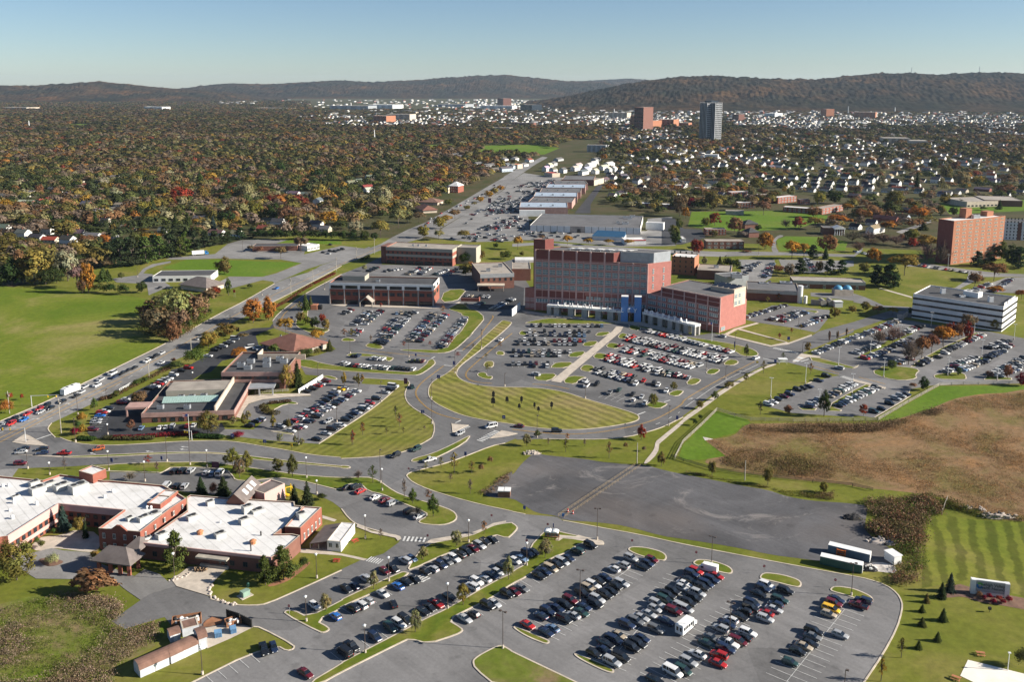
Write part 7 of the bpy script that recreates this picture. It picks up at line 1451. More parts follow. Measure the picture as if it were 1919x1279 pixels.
A, B = P('G1', 1000, 430), P('G1', 1200, 435); r, q, w, _ = bld('cream_wing', 'cream two-storey wing left of the brick hall', 'building', A, B, None, 20, 7, 'cream', 'roof_grey', .3); facade(r, q[0], q[1], [(1, 2.6), (4.2, 5.8)], 7, .4, 'd')
A, B = P('D2', -70, 1015), P('D2', 690, 965); zb = 6.2; A = P('D1', 1545, 1010); B = P('D2', 695, 975); zb = zt('D1', 1550, 1010, 905)
q = rect(A, B, None, 40); r, q, w, _ = bld('south_offices', 'pink-banded single-storey offices with green skylight strip on dark roof', 'offices', A, B, None, 44, zb-1.0, 'brick_brown', 'roof_dark', .9); PK_ = r
for a_, b_ in ((q[0], q[1]), (q[1], q[2])): band(r, a_, b_, zb-1.8, zb+.15, .2, 'pink_brick')
d = (q[1]-q[0]).normalized(); n = Vector((-d.y, d.x, 0)); L = (q[1]-q[0]).length; facade(r, q[0], q[1], [(.4, zb-2.2)], 9, .55, 'd', .1, .95, .03)
mb = MB(); o_ = q[0]+d*L*.1+n*24; mb.obox((o_.x, o_.y), (d.x, d.y), (n.x, n.y), L*.68, 13, zb-.9, zb+1.6, 1, 0); wpart(mb, 'upper_roof', ['roof_tan', 'tan_panel'], r)
mb = MB(); o_ = q[0]+d*L*.12+n*14
for i in range(24): p = o_+d*(L*.62*i/24); mb.quad([(p.x, p.y, zb-.6), (p.x+d.x*L*.62/25, p.y+d.y*L*.62/25, zb-.6), (p.x+d.x*L*.62/25+n.x*4, p.y+d.y*L*.62/25+n.y*4, zb+1.0), (p.x+n.x*4, p.y+n.y*4, zb+1.0)])
wpart(mb, 'skylight', 'skylight', r)
mb = MB(); o_ = q[0]+d*L*.78+n*1; mb.obox((o_.x, o_.y), (d.x, d.y), (n.x, n.y), .6, 40, zb-.9, zb+1.8); wpart(mb, 'parapet', 'cream', r)
for t, k in ((.3, 20), (.42, 20), (.55, 21), (.15, 8), (.45, 7), (.65, 30), (.4, 33)): hvac(r, q[0]+d*L*t+n*k, 2.6, 1.8, 1.5, 0, zb-.9)
mb = MB(); o_ = q[1]+n*30; mb.obox((o_.x, o_.y), (d.x, d.y), (n.x, n.y), 12, 7, 3.4, 4.0); [mb.obox((o_.x+d.x*k, o_.y+d.y*k), (d.x, d.y), (n.x, n.y), .6, .6, 0, 3.4) for k in (5, 11)]; wpart(mb, 'porch', 'metal_grey', r)
mb = MB(); o_ = q[0]-d*9+n*8; mb.obox((o_.x, o_.y), (d.x, d.y), (n.x, n.y), 9.5, 7, 3.4, 4.2); [mb.obox((o_.x+d.x*.3, o_.y+d.y*.3), (d.x, d.y), (n.x, n.y), .6, .6, 0, 3.4)]; wpart(mb, 'canopy', 'pink_brick', r)
mb = MB(); p = q[0]+d*L*.18-n*.3; [mb.obox((p.x+d.x*(.5+i*.62), p.y+d.y*(.5+i*.62)), (d.x, d.y), (n.x, n.y), .42, .08, zb-1.1, zb-.55) for i in range(16)]; 
A, B = P('D2', 560, 640), P('D2', 1240, 640); zb2 = zt('D2', 560, 640, 455); r, q, w, _ = bld('north_offices', 'two-storey pink-banded offices behind the skylight roof', 'offices', A, B, None, 34, zb2-1, 'brick_brown', 'roof_dark', .9)
d = (q[1]-q[0]).normalized(); n = Vector((-d.y, d.x, 0)); L = (q[1]-q[0]).length
for z0, z1, nn_ in ((zb2-1.9, zb2+.1, 0), (zb2*.42, zb2*.58, 0)): band(r, q[0], q[1], z0, z1, .2, 'pink_brick')
facade(r, q[0], q[1], [(zb2*.60, zb2*.76)], 4, .85, 'b', 0, 1, .05); facade(r, q[0], q[1], [(.5, zb2*.36)], 5, .55, 'd', .35, .95, .05)
for t, k in ((.2, 12), (.3, 18), (.35, 8), (.55, 20), (.62, 12), (.85, 18), (.75, 22)): hvac(r, q[0]+d*L*t+n*k, 3.4, 2.4, 1.8, 0, zb2-1)
mb = MB(); o_ = q[0]+n*24+d*10; mb.obox((o_.x, o_.y), (d.x, d.y), (n.x, n.y), .5, 10, zb2-1, zb2+1.4); mb.obox((o_.x, o_.y), (d.x, d.y), (n.x, n.y), 24, .5, zb2-1, zb2+1.4); wpart(mb, 'parapet', 'cream', r)
for c, a_, b_, dp_, top, wl, rf, lab in (('G3', (445, 945), (820, 945), 12, 865, 'brick_brown', 'roof_tan', 'nearest long brick row with white window band by the orange maple'), ('G3', (440, 805), (640, 805), 11, 745, 'brick', 'roof_tan', 'brick row hidden behind two orange trees'), ('G3', (1210, 570), (1490, 590), 11, 520, 'brick', 'roof_white', 'long brick row at the right end of the wide green'), ('G3', (1160, 490), (1345, 470), 11, 430, 'brick', 'roof_white', 'brick row with pale roof behind the long brick row'),
		('G3', (1600, 600), (1810, 560), 11, 540, 'brick', 'roof_tan', 'brick row half hidden by orange trees right of the green'), ('G3', (760, 535), (930, 535), 12, 480, 'brick', 'roof_white', 'white-fronted pavilion at the top of the wide green'), ('G3', (640, 600), (820, 605), 10, 560, 'tan_panel', 'roof_tan', 'low tan pavilion on the wide green'), ('G3', (690, 430), (850, 425), 11, 375, 'brick', 'roof_white', 'brick row behind the light green trees'),
		('G3', (20, 345), (200, 350), 12, 300, 'brick', 'roof_white', 'brick row at the left behind the light green tree'), ('G3', (340, 385), (450, 385), 11, 330, 'brick', 'roof_white', 'short brick block between light green trees'), ('G3', (-300, 520), (150, 545), 11, 480, 'brick_brown', 'roof_white', 'long dark row behind the loading yard trees'), ('G3', (1380, 500), (1480, 500), 11, 450, 'brick', 'roof_grey', 'small brick block behind the pale-roofed row'), ('G3', (960, 450), (1060, 450), 11, 400, 'brick', 'roof_tan', 'small brick block left of the pale-roofed row'), ('G3', (200, 880), (240, 880), 14, 840, 'white_paint', 'roof_white', 'white loading shed in the yard')):
	r, q, w, _ = fb('apartment_row', lab, 'apartments', c, a_, b_, dp_, top, wl, rf, .2)
	z = zt(c, a_[0], a_[1], top); facade(r, q[0], q[1], [(.8, z*.36), (z*.58, z*.85)], 6, .5, 'w')
for x0, y0, x1, y1, lab in ((830, 745, 960, 740, 'dark-roofed house with pale gable on the wide green'), (870, 830, 970, 825, 'brick house with pale gable beside the orange maple')): 
	A, B = P('G3', x0, y0), P('G3', x1, y1); hip('gable_house', lab, A, B, 12, 5, 3.5, 'brick_brown', 'roof_dark', .5, 'house')
A, B = P('G3', 1610, 800), P('G3', 1825, 805); r, q, w, _ = bld('portico_building', 'brick building with white columned portico near the leafless wood', 'building', A, B, None, 14, 6.5, 'brick_brown', 'roof_grey', .3); mb = MB(); o_ = A+(B-A)*.5; [mb.cyl((o_.x+k*2.2, o_.y-3), .35, .3, 0, 6, 8) for k in range(5)]; mb.box(o_.x-.8, o_.x+9.8, o_.y-3.8, o_.y, 6, 6.9); mb.quad([(o_.x-.8, o_.y-3.8, 6.9), (o_.x+9.8, o_.y-3.8, 6.9), (o_.x+4.5, o_.y-3.8, 9)]); mb.quad([(o_.x-.8, o_.y-3.8, 6.9), (o_.x+4.5, o_.y-3.8, 9), (o_.x+4.5, o_.y+6, 9), (o_.x-.8, o_.y+6, 6.9)]); mb.quad([(o_.x+9.8, o_.y-3.8, 6.9), (o_.x+9.8, o_.y+6, 6.9), (o_.x+4.5, o_.y+6, 9), (o_.x+4.5, o_.y-3.8, 9)]); wpart(mb, 'portico', 'white_paint', r)
CR['a2'] = (480, 820, 2.7875); CR['a1'] = (0, 820, 2.7875)
M('unit_grey', (.42, .42, .40), .6, .1, .5)
z1 = zt('C1', 990, 1130, 915); z2 = zt('C2', 540, 1327, 1162)
def roofpoly(s, z): return [Vector((p.x, p.y, 0)) for p in pts(s, z)]
up = roofpoly('C1:-400,1120 20,997 75,990 585,665 1240,728 985,912 1405,948 C2:-5,715 155,612 75,562 C1:1640,480 1100,432 1040,432 600,370 430,430 0,387 -400,360', z1)
c = sum(up, Vector())/len(up); WR = thing('care_home', 'large brick building with bright white flat roofs in the near left corner', 'building', c)
body(WR, up, 0, z1-.6, 'brick', 'roof_white', .6)
lo = roofpoly('C1:1420,1055 C2:180,1112 1010,1205 1170,1095 1297,985 1215,967 1042,970 1140,897 1325,690 1245,682 1240,645 640,612 195,577 160,600 163,735', z2)
body(WR, lo, 0, z2-.4, 'brick_brown', 'roof_white', .4, 'lower_wall', 'lower_roof')
st = roofpoly('C2:1332,690 1512,702 1300,907 1142,897', z2+.8); body(WR, st, 0, z2+.4, 'brick', 'roof_white', .4, 'side_wall', 'side_roof')
pa = [P('C1', x, y, z1) for x, y in ((75, 990), (585, 665), (1240, 728))]
def gp(p): return Vector((p.x, p.y, 0))
band(WR, gp(pa[0]), gp(pa[1]), z1*.62, z1+.02, .12, 'trim_pink'); band(WR, gp(pa[0]), gp(pa[1]), z1*.18, z1*.36, .12, 'trim_pink'); band(WR, gp(pa[1]), gp(pa[2]), z1*.68, z1+.02, .12, 'trim_pink')
facade(WR, gp(pa[0]), gp(pa[1]), [(z1*.38, z1*.60), (.4, z1*.17)], 9, .5, 'd', off=.14); facade(WR, gp(pa[1]), gp(pa[2]), [(z1*.42, z1*.62), (.5, z1*.26)], 8, .5, 'd', off=.1)
fl, fr_ = gp(P('C1', 985, 912, z1)), gp(P('C1', 1405, 948, z1)); facade(WR, fl, fr_, [(z1*.55, z1*.80), (z1*.12, z1*.36)], 4, .28, 'w', off=.06)
rw = gp(P('C2', 155, 612, z1)); facade(WR, fr_, rw, [(z1*.62, z1*.84)], 5, .16, 'w', off=.06)
d = (fr_-fl).normalized(); n = Vector((-d.y, d.x, 0)); mb = MB(); p = fl+d*(fr_-fl).length*.28-n*.25; L = (fr_-fl).length*.42; V3 = lambda v, z: (v.x, v.y, z)
mb.quad([V3(p, z1-.2), V3(p+d*L, z1-.2), V3(p+d*L*.62, z1+1.5), V3(p+d*L*.38, z1+1.5)]); mb.quad([V3(p+n*.6, z1-.2), V3(p+n*.6+d*L*.38, z1+1.5), V3(p+n*.6+d*L*.62, z1+1.5), V3(p+n*.6+d*L, z1-.2)]); mb.quad([V3(p, z1-.2), V3(p+d*L*.38, z1+1.5), V3(p+n*.6+d*L*.38, z1+1.5), V3(p+n*.6, z1-.2)]); mb.quad([V3(p+d*L*.38, z1+1.5), V3(p+d*L*.62, z1+1.5), V3(p+n*.6+d*L*.62, z1+1.5), V3(p+n*.6+d*L*.38, z1+1.5)]); mb.quad([V3(p+d*L*.62, z1+1.5), V3(p+d*L, z1-.2), V3(p+n*.6+d*L, z1-.2), V3(p+n*.6+d*L*.62, z1+1.5)]); wpart(mb, 'gable', 'brick', WR)
f0, f1 = gp(P('C1', 1420, 1055, z2)), gp(P('C2', 1010, 1205, z2)); facade(WR, f0, f1, [(1.2, 2.8)], 9, .35, 'd', .05, .95, .06); band(WR, f0, f1, z2-.9, z2+.02, .15, 'trim_pink')
s0, s1 = gp(P('C2', 1302, 905, z2+.8)), gp(P('C2', 1512, 702, z2+.8)); facade(WR, s0, s1, [(1.0, 3.2)], 5, .35, 'w', .05, .95, .06)
db = (f1-f0).normalized(); nb = Vector((-db.y, db.x, 0)); lb = P('C2', 440, 1190, 3.6); lb.z = 0
mb = MB(); o_ = f0+db*((lb-f0).dot(db)-5); mb.obox((o_.x-nb.x*2.2, o_.y-nb.y*2.2), (db.x, db.y), (nb.x, nb.y), 10, 2.3, 3.4, 3.9); wpart(mb, 'dock_canopy', 'weathered_wood', WR); mb = MB(); mb.obox((o_.x-nb.x*.08+db.x*1.5, o_.y-nb.y*.08+db.y*1.5), (db.x, db.y), (nb.x, nb.y), 7.5, .1, .6, 3.3); wpart(mb, 'dock_door', 'glass_dark', WR); mb = MB(); mb.obox((o_.x-nb.x*.9+db.x*.5, o_.y-nb.y*.9+db.y*.5), (db.x, db.y), (nb.x, nb.y), 9, 1, .1, .9); wpart(mb, 'dock', 'concrete', WR)
for cc, x, y, sx, sy, h, z in (('C1', 380, 555, 6, 4, 2.6, z1), ('C1', 345, 480, 4, 3, 1.8, z1), ('C1', 500, 480, 4, 3, 1.4, z1), ('C1', 620, 520, 6, 4, 2.4, z1), ('C1', 790, 540, 7, 5, 3.2, z1), ('C1', 160, 610, 3, 2, 1, z1), ('C1', 1440, 830, 4.5, 3, 1.6, z1), ('C1', 1530, 790, 6, 4, 1.2, z1), ('C1', 1300, 830, 2.4, 2, 1.2, z1),
	('C2', 395, 680, 3, 2.4, 1.8, z2), ('C2', 215, 825, 4, 3, 1.8, z2), ('C2', 735, 865, 3.6, 3, 2.2, z2), ('C2', 495, 1000, 4, 3, 1.8, z2), ('C2', 1310, 810, 3.2, 3, 2.2, z2+1), ('C2', 770, 755, 4, 3, 3.0, z2), ('C2', 870, 750, 5, 3.5, 1.2, z2), ('C1', 1620, 1010, 4, 3, 2, z2), ('C1', 1480, 1030, 3, 2, 1.2, z2)):
	hvac(WR, P(cc, x, y, z-.5), sx*.78, sy*.78, h*.8, rad(40 if cc == 'C2' else 50), z-.55, mat='unit_grey')
for cc, x, y, r_, h, z, mt in (('C2', 295, 975, .9, 1.5, z2, 'cedar'), ('C2', 825, 1070, .9, 1.5, z2, 'cedar'), ('C2', 805, 1145, .2, 2.6, z2, 'dark_metal'), ('C1', 140, 660, .5, 1.2, z1, 'white_paint'), ('C1', 370, 675, .5, 1.2, z1, 'white_paint'), ('C1', 1135, 550, .5, 1, z1, 'white_paint'), ('C1', 1050, 605, .5, 1, z1, 'white_paint'), ('C1', 125, 815, .5, 1.2, z1, 'white_paint'), ('C1', 100, 740, .4, .8, z1, 'white_paint'), ('C2', 905, 990, .25, 1.6, z2, 'dark_metal'), ('C2', 495, 860, .3, .8, z2, 'white_paint'), ('C1', 30, 495, .5, 1, z1, 'white_paint'), ('C1', 90, 490, .5, 1, z1, 'white_paint'), ('C1', 1475, 715, .4, 1, z1, 'white_paint'), ('C1', 1515, 715, .4, 1, z1, 'white_paint')):
	p = P(cc, x, y, z-.5); mb = MB(); mb.cyl((0, 0), r_, r_*.9, 0, h*.7, 10); mb.cyl((0, 0), r_*1.25, r_*.5, h*.7, h, 10); o_ = mb.build('roof_vent', mt, WR); o_.location = Vector((p.x, p.y, z-.55))-Vector(WR.location)
for a_, b_, c3, hh in (((795, 410), (935, 450), (1030, 380), 3.6), ((1475, 690), (1610, 705), (1712, 620), 1.6), ((1575, 600), (1712, 615), (1800, 560), 1.2)):
	q = rect(gp(P('C1', *a_, z1)), gp(P('C1', *b_, z1)), gp(P('C1', *c3, z1))); body(WR, q, z1-.55, z1-.5+hh*.8, 'brick', 'roof_white', .3, 'penthouse', 'penthouse_roof')
A, B = gp(P('C2', 562, 712, 3.4)), gp(P('C2', 735, 722, 3.4)); E_ = gp(P('C2', 1000, 560, 3.4)); d = (B-A).normalized(); n = Vector((-d.y, d.x, 0)); L = (B-A).length; dp = max(14, min(26, (gp(P('C2', 920, 560, 3.4))-B).dot(n)))
mb = MB(); zr = z2+3.6; ze = z2+.4; a, b, a2, b2 = A, B, A+n*dp, B+n*dp; r0 = A+d*L/2-n*.6; r1 = A+d*L/2+n*dp
mb.quad([V3(a-d*.8-n*.6, ze), V3(r0, zr), V3(r1, zr), V3(a2-d*.8, ze)][::-1]); mb.quad([V3(b+d*.8-n*.6, ze), V3(b2+d*.8, ze), V3(r1, zr), V3(r0, zr)]); wpart(mb, 'shingled_roof', 'shingle_grey', WR)
mb = MB(); mb.quad([V3(a, 0), V3(b, 0), V3(b, ze), V3(A+d*L/2, zr-.2), V3(a, ze)]); mb.quad([V3(b, 0), V3(b2, 0), V3(b2, ze), V3(b, ze)]); mb.quad([V3(a2, 0), V3(a, 0), V3(a, ze), V3(a2, ze)]); wpart(mb, 'entrance_wall', 'brick_brown', WR)
mb = MB()
for t in (.25, .48, .7):
	k = lambda s, u: V3(b+d*.8*(1-s)-d*L/2*s+n*(dp*(t+u*.13)), ze+(zr-ze)*s+.1); mb.quad([k(.3, 0), k(.3, 1), k(.75, 1), k(.75, 0)])
wpart(mb, 'skylight', 'white_paint', WR)
q = rect(gp(P('C2', 800, 545, z2)), gp(P('C2', 940, 590, z2)), gp(P('C2', 1090, 470, z2))); body(WR, q, 0, z2+.6, 'trim_pink', 'shingle_grey', .3, 'canopy_wall', 'canopy_roof')
A, B, C_ = P('B1', 1000, 172), P('B1', 1300, 212), P('B1', 1410, 137); r, q = hip('porte_cochere', 'hip-roofed drop-off shelter on brick posts', A, B, (C_-B).length*.95, 4.2, 3.4, 'brick', 'shingle_grey', 1.6, 'shelter', True)
mb = MB()
for k in range(4): p = q[k]; mb.box(p.x-.45, p.x+.45, p.y-.45, p.y+.45, 0, 4.0)
for k in (.38, .7): p = q[0]+(q[1]-q[0])*k; mb.box(p.x-.45, p.x+.45, p.y-.45, p.y+.45, 0, 4.0)
wpart(mb, 'post', 'brick', r)
hip('link_roof', 'small gabled link roof behind the drop-off shelter', P('C1', 1270, 1250), P('C1', 1400, 1270), 7, 4.4, 2.2, 'brick', 'shingle_grey', .4, 'shelter', True)
A, B, C_ = P('a2', 372, 594), P('a2', 444, 601), P('a2', 528, 503); zb = zt('a2', 444, 601, 547); r, q, w, _ = bld('office_trailer', 'long white office trailer with a grey shingled porch', 'trailer', A, B, C_, None, zb-.2, 'white_paint', 'roof_white', .2)
d = (q[1]-q[0]).normalized(); n = Vector((-d.y, d.x, 0)); dp = (q[2]-q[1]).length; mb = MB(); a, b = q[0]-d*5.5, q[0]
mb.quad([V3(a-n*.5, zb-1.3), V3(b-n*.5, zb), V3(b+n*dp*.95, zb), V3(a+n*dp*.95, zb-1.3)]); mb.quad([V3(a-n*.5, zb-1.5), V3(a+n*dp*.95, zb-1.5), V3(b+n*dp*.95, zb-.2), V3(b-n*.5, zb-.2)]); mb.quad([V3(a-n*.5, zb-1.5), V3(b-n*.5, zb-.2), V3(b-n*.5, zb), V3(a-n*.5, zb-1.3)]); wpart(mb, 'porch_roof', 'shingle_grey', r)
mb = MB(); [mb.box(p.x-.12, p.x+.12, p.y-.12, p.y+.12, 0, zb-1.4) for p in (a, a+d*2.7, a+n*dp*.5, a+n*dp*.9)]; mb.obox((a.x, a.y), (d.x, d.y), (n.x, n.y), 5.5, dp*.9, 0, .35); wpart(mb, 'porch', 'weathered_wood', r); facade(r, q[0], q[1], [(1.2, 2.9)], 2, .45, 'w', off=.04)
def barn(name, label, A, B, width, hw, hr):
	d = (B-A).normalized(); n = Vector((-d.y, d.x, 0)); L = (B-A).length; c = (A+B)/2+n*width/2; r = thing(name, label, 'shed', c); prof = [(0, hw)]+[(width*(.5-.5*math.cos(math.pi*i/8)), hw+hr*math.sin(math.pi*i/8)**.75) for i in range(1, 8)]+[(width, hw)]
	mb = MB(); mb.quad([V3(A, 0), V3(B, 0), V3(B, hw), V3(A, hw)]); mb.quad([V3(B+n*width, 0), V3(A+n*width, 0), V3(A+n*width, hw), V3(B+n*width, hw)])
	for e, fl_ in ((A, True), (B, False)):
		qd = [V3(e, 0)]+[V3(e+n*x, z) for x, z in prof]+[V3(e+n*width, 0)]; mb.quad(qd if fl_ else qd[::-1])
	wpart(mb, 'wall', 'shed_white', r); mb = MB()
	for (x0, z0), (x1, z1_) in zip(prof, prof[1:]): mb.quad([V3(A-d*.2+n*(x0-.1), z0+.06), V3(B+d*.2+n*(x0-.1), z0+.06), V3(B+d*.2+n*(x1+.02), z1_+.06), V3(A-d*.2+n*(x1+.02), z1_+.06)])
	wpart(mb, 'roof', 'shingle', r); mb = MB(); p = (A+B)/2-n*.05; mb.obox((p.x-d.x*.5, p.y-d.y*.5), (d.x, d.y), (n.x, n.y), 1.0, .06, .1, 2.0); wpart(mb, 'door', 'white_paint', r); return r
barn('garden_shed', 'white shed with curved brown shingle roof nearest the bottom edge', P('H3', 188, 1215), P('H3', 622, 1020), 3.8, 2.0, 1.6)
barn('garden_shed', 'white shed with curved brown shingle roof in the middle of the shed row', P('H3', 650, 1008), P('H3', 1058, 815), 3.8, 2.0, 1.6)
barn('garden_shed', 'short tall white shed at the upper end of the shed row', P('H3', 1072, 805), P('H3', 1192, 762), 4.2, 3.0, 1.6)
barn('garden_shed', 'small white shed with tan roof behind the shed row', P('H3', 640, 690), P('H3', 790, 640), 3.0, 1.9, 1.0)
A, B = P('H3', 822, 605), P('H3', 1070, 540); r, q, w, _ = bld('store_shed', 'tan-roofed store shed behind the white sheds', 'shed', A, B, None, 4.5, 2.2, 'shed_white', 'shingle', .1)
def rolloff(name, label, c_, x0, y0, x1, y1, width, h, mat):
	A, B = P(c_, x0, y0), P(c_, x1, y1); d = (B-A).normalized(); n = Vector((-d.y, d.x, 0)); L = (B-A).length; r = thing(name, label, 'skip', (A+B)/2+n*width/2); mb = MB()
	for o_, ax, ay, lx, ly in ((A, d, n, L, .15), (A+n*(width-.15), d, n, L, .15), (A, d, n, .15, width), (B-d*.15, d, n, .15, width)): mb.obox((o_.x, o_.y), (ax.x, ax.y), (ay.x, ay.y), lx, ly, .1, h)
	mb.obox((A.x, A.y), (d.x, d.y), (n.x, n.y), L, width, .1, .25)
	for i in range(6): p = A+d*(L*i/5-.06); mb.obox((p.x-n.x*.12, p.y-n.y*.12), (d.x, d.y), (n.x, n.y), .14, .12, .1, h)
	wpart(mb, 'shell', mat, r); mb = MB(); g = random.Random(4)
	for i in range(26):
		p = A+d*g.uniform(.4, L-1)+n*g.uniform(.4, width-.9); mb.obox((p.x, p.y), (math.cos(i), math.sin(i)), (-math.sin(i), math.cos(i)), g.uniform(.3, 1.6), g.uniform(.15, .6), h-.7, h-.6+g.uniform(.1, .7), g.randint(0, 1))
	wpart(mb, 'rubbish', ['white_paint', 'dark_metal'], r)
rolloff('skip', 'open rusty skip heaped with pale rubbish behind the sheds', 'H3', 660, 470, 1100, 400, 2.6, 2.0, 'rust_soil')
rolloff('skip', 'rusty skip piled with dark rubbish by the black screen fence', 'H3', 1480, 470, 1700, 400, 2.4, 1.5, 'rust_soil')
for x0, y0, x1, y1, lab in ((1300, 632, 1412, 608, 'blue lidded bin standing alone on the pad'), (1538, 570, 1630, 545, 'blue lidded bin next to the rusty skip')):
	A, B = P('H3', x0, y0), P('H3', x1, y1); d = (B-A).normalized(); n = Vector((-d.y, d.x, 0)); L = (B-A).length; t = thing('rubbish_bin', lab, 'bin', (A+B)/2+n, 0); mb = MB(); mb.obox((A.x, A.y), (d.x, d.y), (n.x, n.y), L, 1.9, .1, 1.45)
	for i in range(5): p = A+d*(L*(i+.3)/5)-n*.08; mb.obox((p.x, p.y), (d.x, d.y), (n.x, n.y), .12, .1, .2, 1.4)
	wpart(mb, 'body', 'bin_blue', t); mb = MB(); mb.quad([V3(A-n*.1, 1.45), V3(B-n*.1, 1.45), V3(B+n*1.1, 2.0), V3(A+n*1.1, 2.0)]); mb.quad([V3(A+n*1.1, 2.0), V3(B+n*1.1, 2.0), V3(B+n*2, 1.45), V3(A+n*2, 1.45)]); mb.quad([V3(A-n*.1, 1.45), V3(A+n*1.1, 2.0), V3(A+n*2, 1.45)]); mb.quad([V3(B-n*.1, 1.45), V3(B+n*2, 1.45), V3(B+n*1.1, 2)]); wpart(mb, 'lid', 'bin_blue', t)
t = thing('screen_fence', 'black slatted screen fence around the skips', 'fence', P('H3', 1680, 330)); FP = pts('H3:1478,310 1668,370 1690,385 1850,465'); mb = MB()
for a, b in ((FP[0], FP[1]), (FP[2], FP[3])):
	d = (b-a); L = d.length; d.normalize(); n = Vector((-d.y, d.x, 0)); mb.obox((a.x, a.y), (d.x, d.y), (n.x, n.y), L, .12, .1, 2.4)
	for i in range(7): p = a+d*(L*i/6)-n*.1; mb.obox((p.x, p.y), (d.x, d.y), (n.x, n.y), .14, .3, .1, 2.5)
wpart(mb, 'panel', 'black_panel', t)
p = P('B2', 745, 415); t = thing('transformer', 'pale green transformer box on a concrete pad', 'transformer', p, rad(48)); mb = MB(); mb.box(-1.1, 1.1, -.9, .9, .15, 1.6); mb.box(-1.2, 1.2, -1.0, .3, 1.6, 1.72); mb.box(-1.0, 1.0, -.95, -.9, .3, 1.4); mb.build('case', 'pale_green', t); mb = MB(); mb.box(-1.8, 1.8, -1.5, 1.5, 0, .15); mb.build('pad', 'concrete', t)
p = P('B2', 775, 328); t = thing('utility_pedestal', 'small green utility post near the transformer', 'post', p); mb = MB(); mb.box(-.3, .3, -.3, .3, 0, 1.2); mb.cyl((0, 0), .35, .1, 1.2, 1.4, 6); mb.build('post', 'green_paint', t)
g = random.Random(9); t = thing('firewood_pile', 'heap of cut logs beside the loading apron', 'logs', P('B2', 305, 165)); mb = MB()
for i in range(34): x, y, z = g.uniform(-1.8, 1.8), g.uniform(-.8, .8), g.uniform(.1, 1.1); a = g.uniform(-.4, .4); mb.tube((x, y-.4, z), (x+a, y+.4, z+g.uniform(-.1, .1)), .14, .13, 6)
mb.build('log', 'wood', t)
for s_, n_, lab in (('B2:185,195 100,245 0,262', 26, 'row of pale edging boulders by the loading apron'), ('B2:400,315 385,380 410,430 520,480 640,505', 40, 'curved row of pale edging boulders at the service drive')):
	q = chaikin(pts(s_), 1, False); t = thing('boulder_edging', lab, 'boulders', q[0]); mb = MB()
	for i in range(n_):
		k = i/(n_-1)*(len(q)-1); a = q[int(k)]; b = q[min(len(q)-1, int(k)+1)]; p = a+(b-a)*(k-int(k)); r_ = g.uniform(.3, .6); mb.cyl((p.x+g.uniform(-.4, .4), p.y+g.uniform(-.4, .4)), r_, r_*.5, 0, r_*.9, 6)
	wpart(mb, 'stones', 'stone', t)
def container(label, A, B, width, h, mat, roofm='white_paint', name='shipping_container'):
	d = (B-A).normalized(); n = Vector((-d.y, d.x, 0)); L = (B-A).length; t = thing(name, label, 'container', (A+B)/2+n*width/2); mb = MB(); mb.obox((A.x, A.y), (d.x, d.y), (n.x, n.y), L, width, .15, h)
	k = int(L/.55)
	for i in range(k): p = A+d*(L*(i+.3)/k)-n*.05; mb.obox((p.x, p.y), (d.x, d.y), (n.x, n.y), L/k*.45, .06, .3, h-.2)
	for p in (A, B-d*.15): mb.obox((p.x-n.x*.07, p.y-n.y*.07), (d.x, d.y), (n.x, n.y), .15, .08, .1, h)
	wpart(mb, 'body', mat, t); mb = MB(); mb.obox((A.x-d.x*.03-n.x*.06, A.y-d.y*.03-n.y*.06), (d.x, d.y), (n.x, n.y), L+.06, width+.1, h, h+.08); wpart(mb, 'roof', roofm, t)
	mb = MB(); p = B+d*.02; [mb.obox((p.x+n.x*k_, p.y+n.y*k_), (d.x, d.y), (n.x, n.y), .05, .06, .3, h-.2) for k_ in (.5, 1.0, 1.4, 1.9)]; mb.obox((p.x, p.y), (d.x, d.y), (n.x, n.y), .02, width, .2, h); wpart(mb, 'doors', roofm, t); return t
M('container_blue', (.10, .15, .20), .6, .1, .5); container('dark green container with white roof beside the kerb', P('H2', 385, 628), P('H2', 1228, 820), 2.5, 2.65, 'green_paint'); container('grey-blue container with white roof behind the green one', P('H2', 545, 395), P('H2', 1378, 600), 2.5, 2.65, 'container_blue')
p = P('H2', 805, 470); t = thing('orange_frame', 'orange steel rack between the two containers', 'rack', p, rad(-30)); mb = MB()
for x in (-1.2, 1.2): mb.box(x-.1, x+.1, -.4, -.2, 0, 2.4); mb.box(x-.1, x+.1, .2, .4, 0, 2.4)
for z in (.6, 1.4, 2.1): mb.box(-1.2, 1.2, -.4, .4, z, z+.12)
mb.build('rack', 'orange_paint', t)
p = P('H1', 225, 640); t = thing('skid_cabin', 'small white open-fronted cabin by the rubble bushes', 'cabin', p, rad(-70)); mb = MB(); mb.box(-2, 2, -1.4, -1.3, .2, 2.7); mb.box(-2, 2, 1.3, 1.4, .2, 2.7); mb.box(1.9, 2, -1.4, 1.4, .2, 2.7); mb.build('wall', 'white_paint', t); mb = MB(); mb.box(-2.2, 2.2, -1.6, 1.6, 2.7, 2.85); mb.build('roof', 'white_paint', t); mb = MB(); mb.box(-2, 2, -1.3, 1.3, 0, .25); mb.build('floor', 'cream', t)
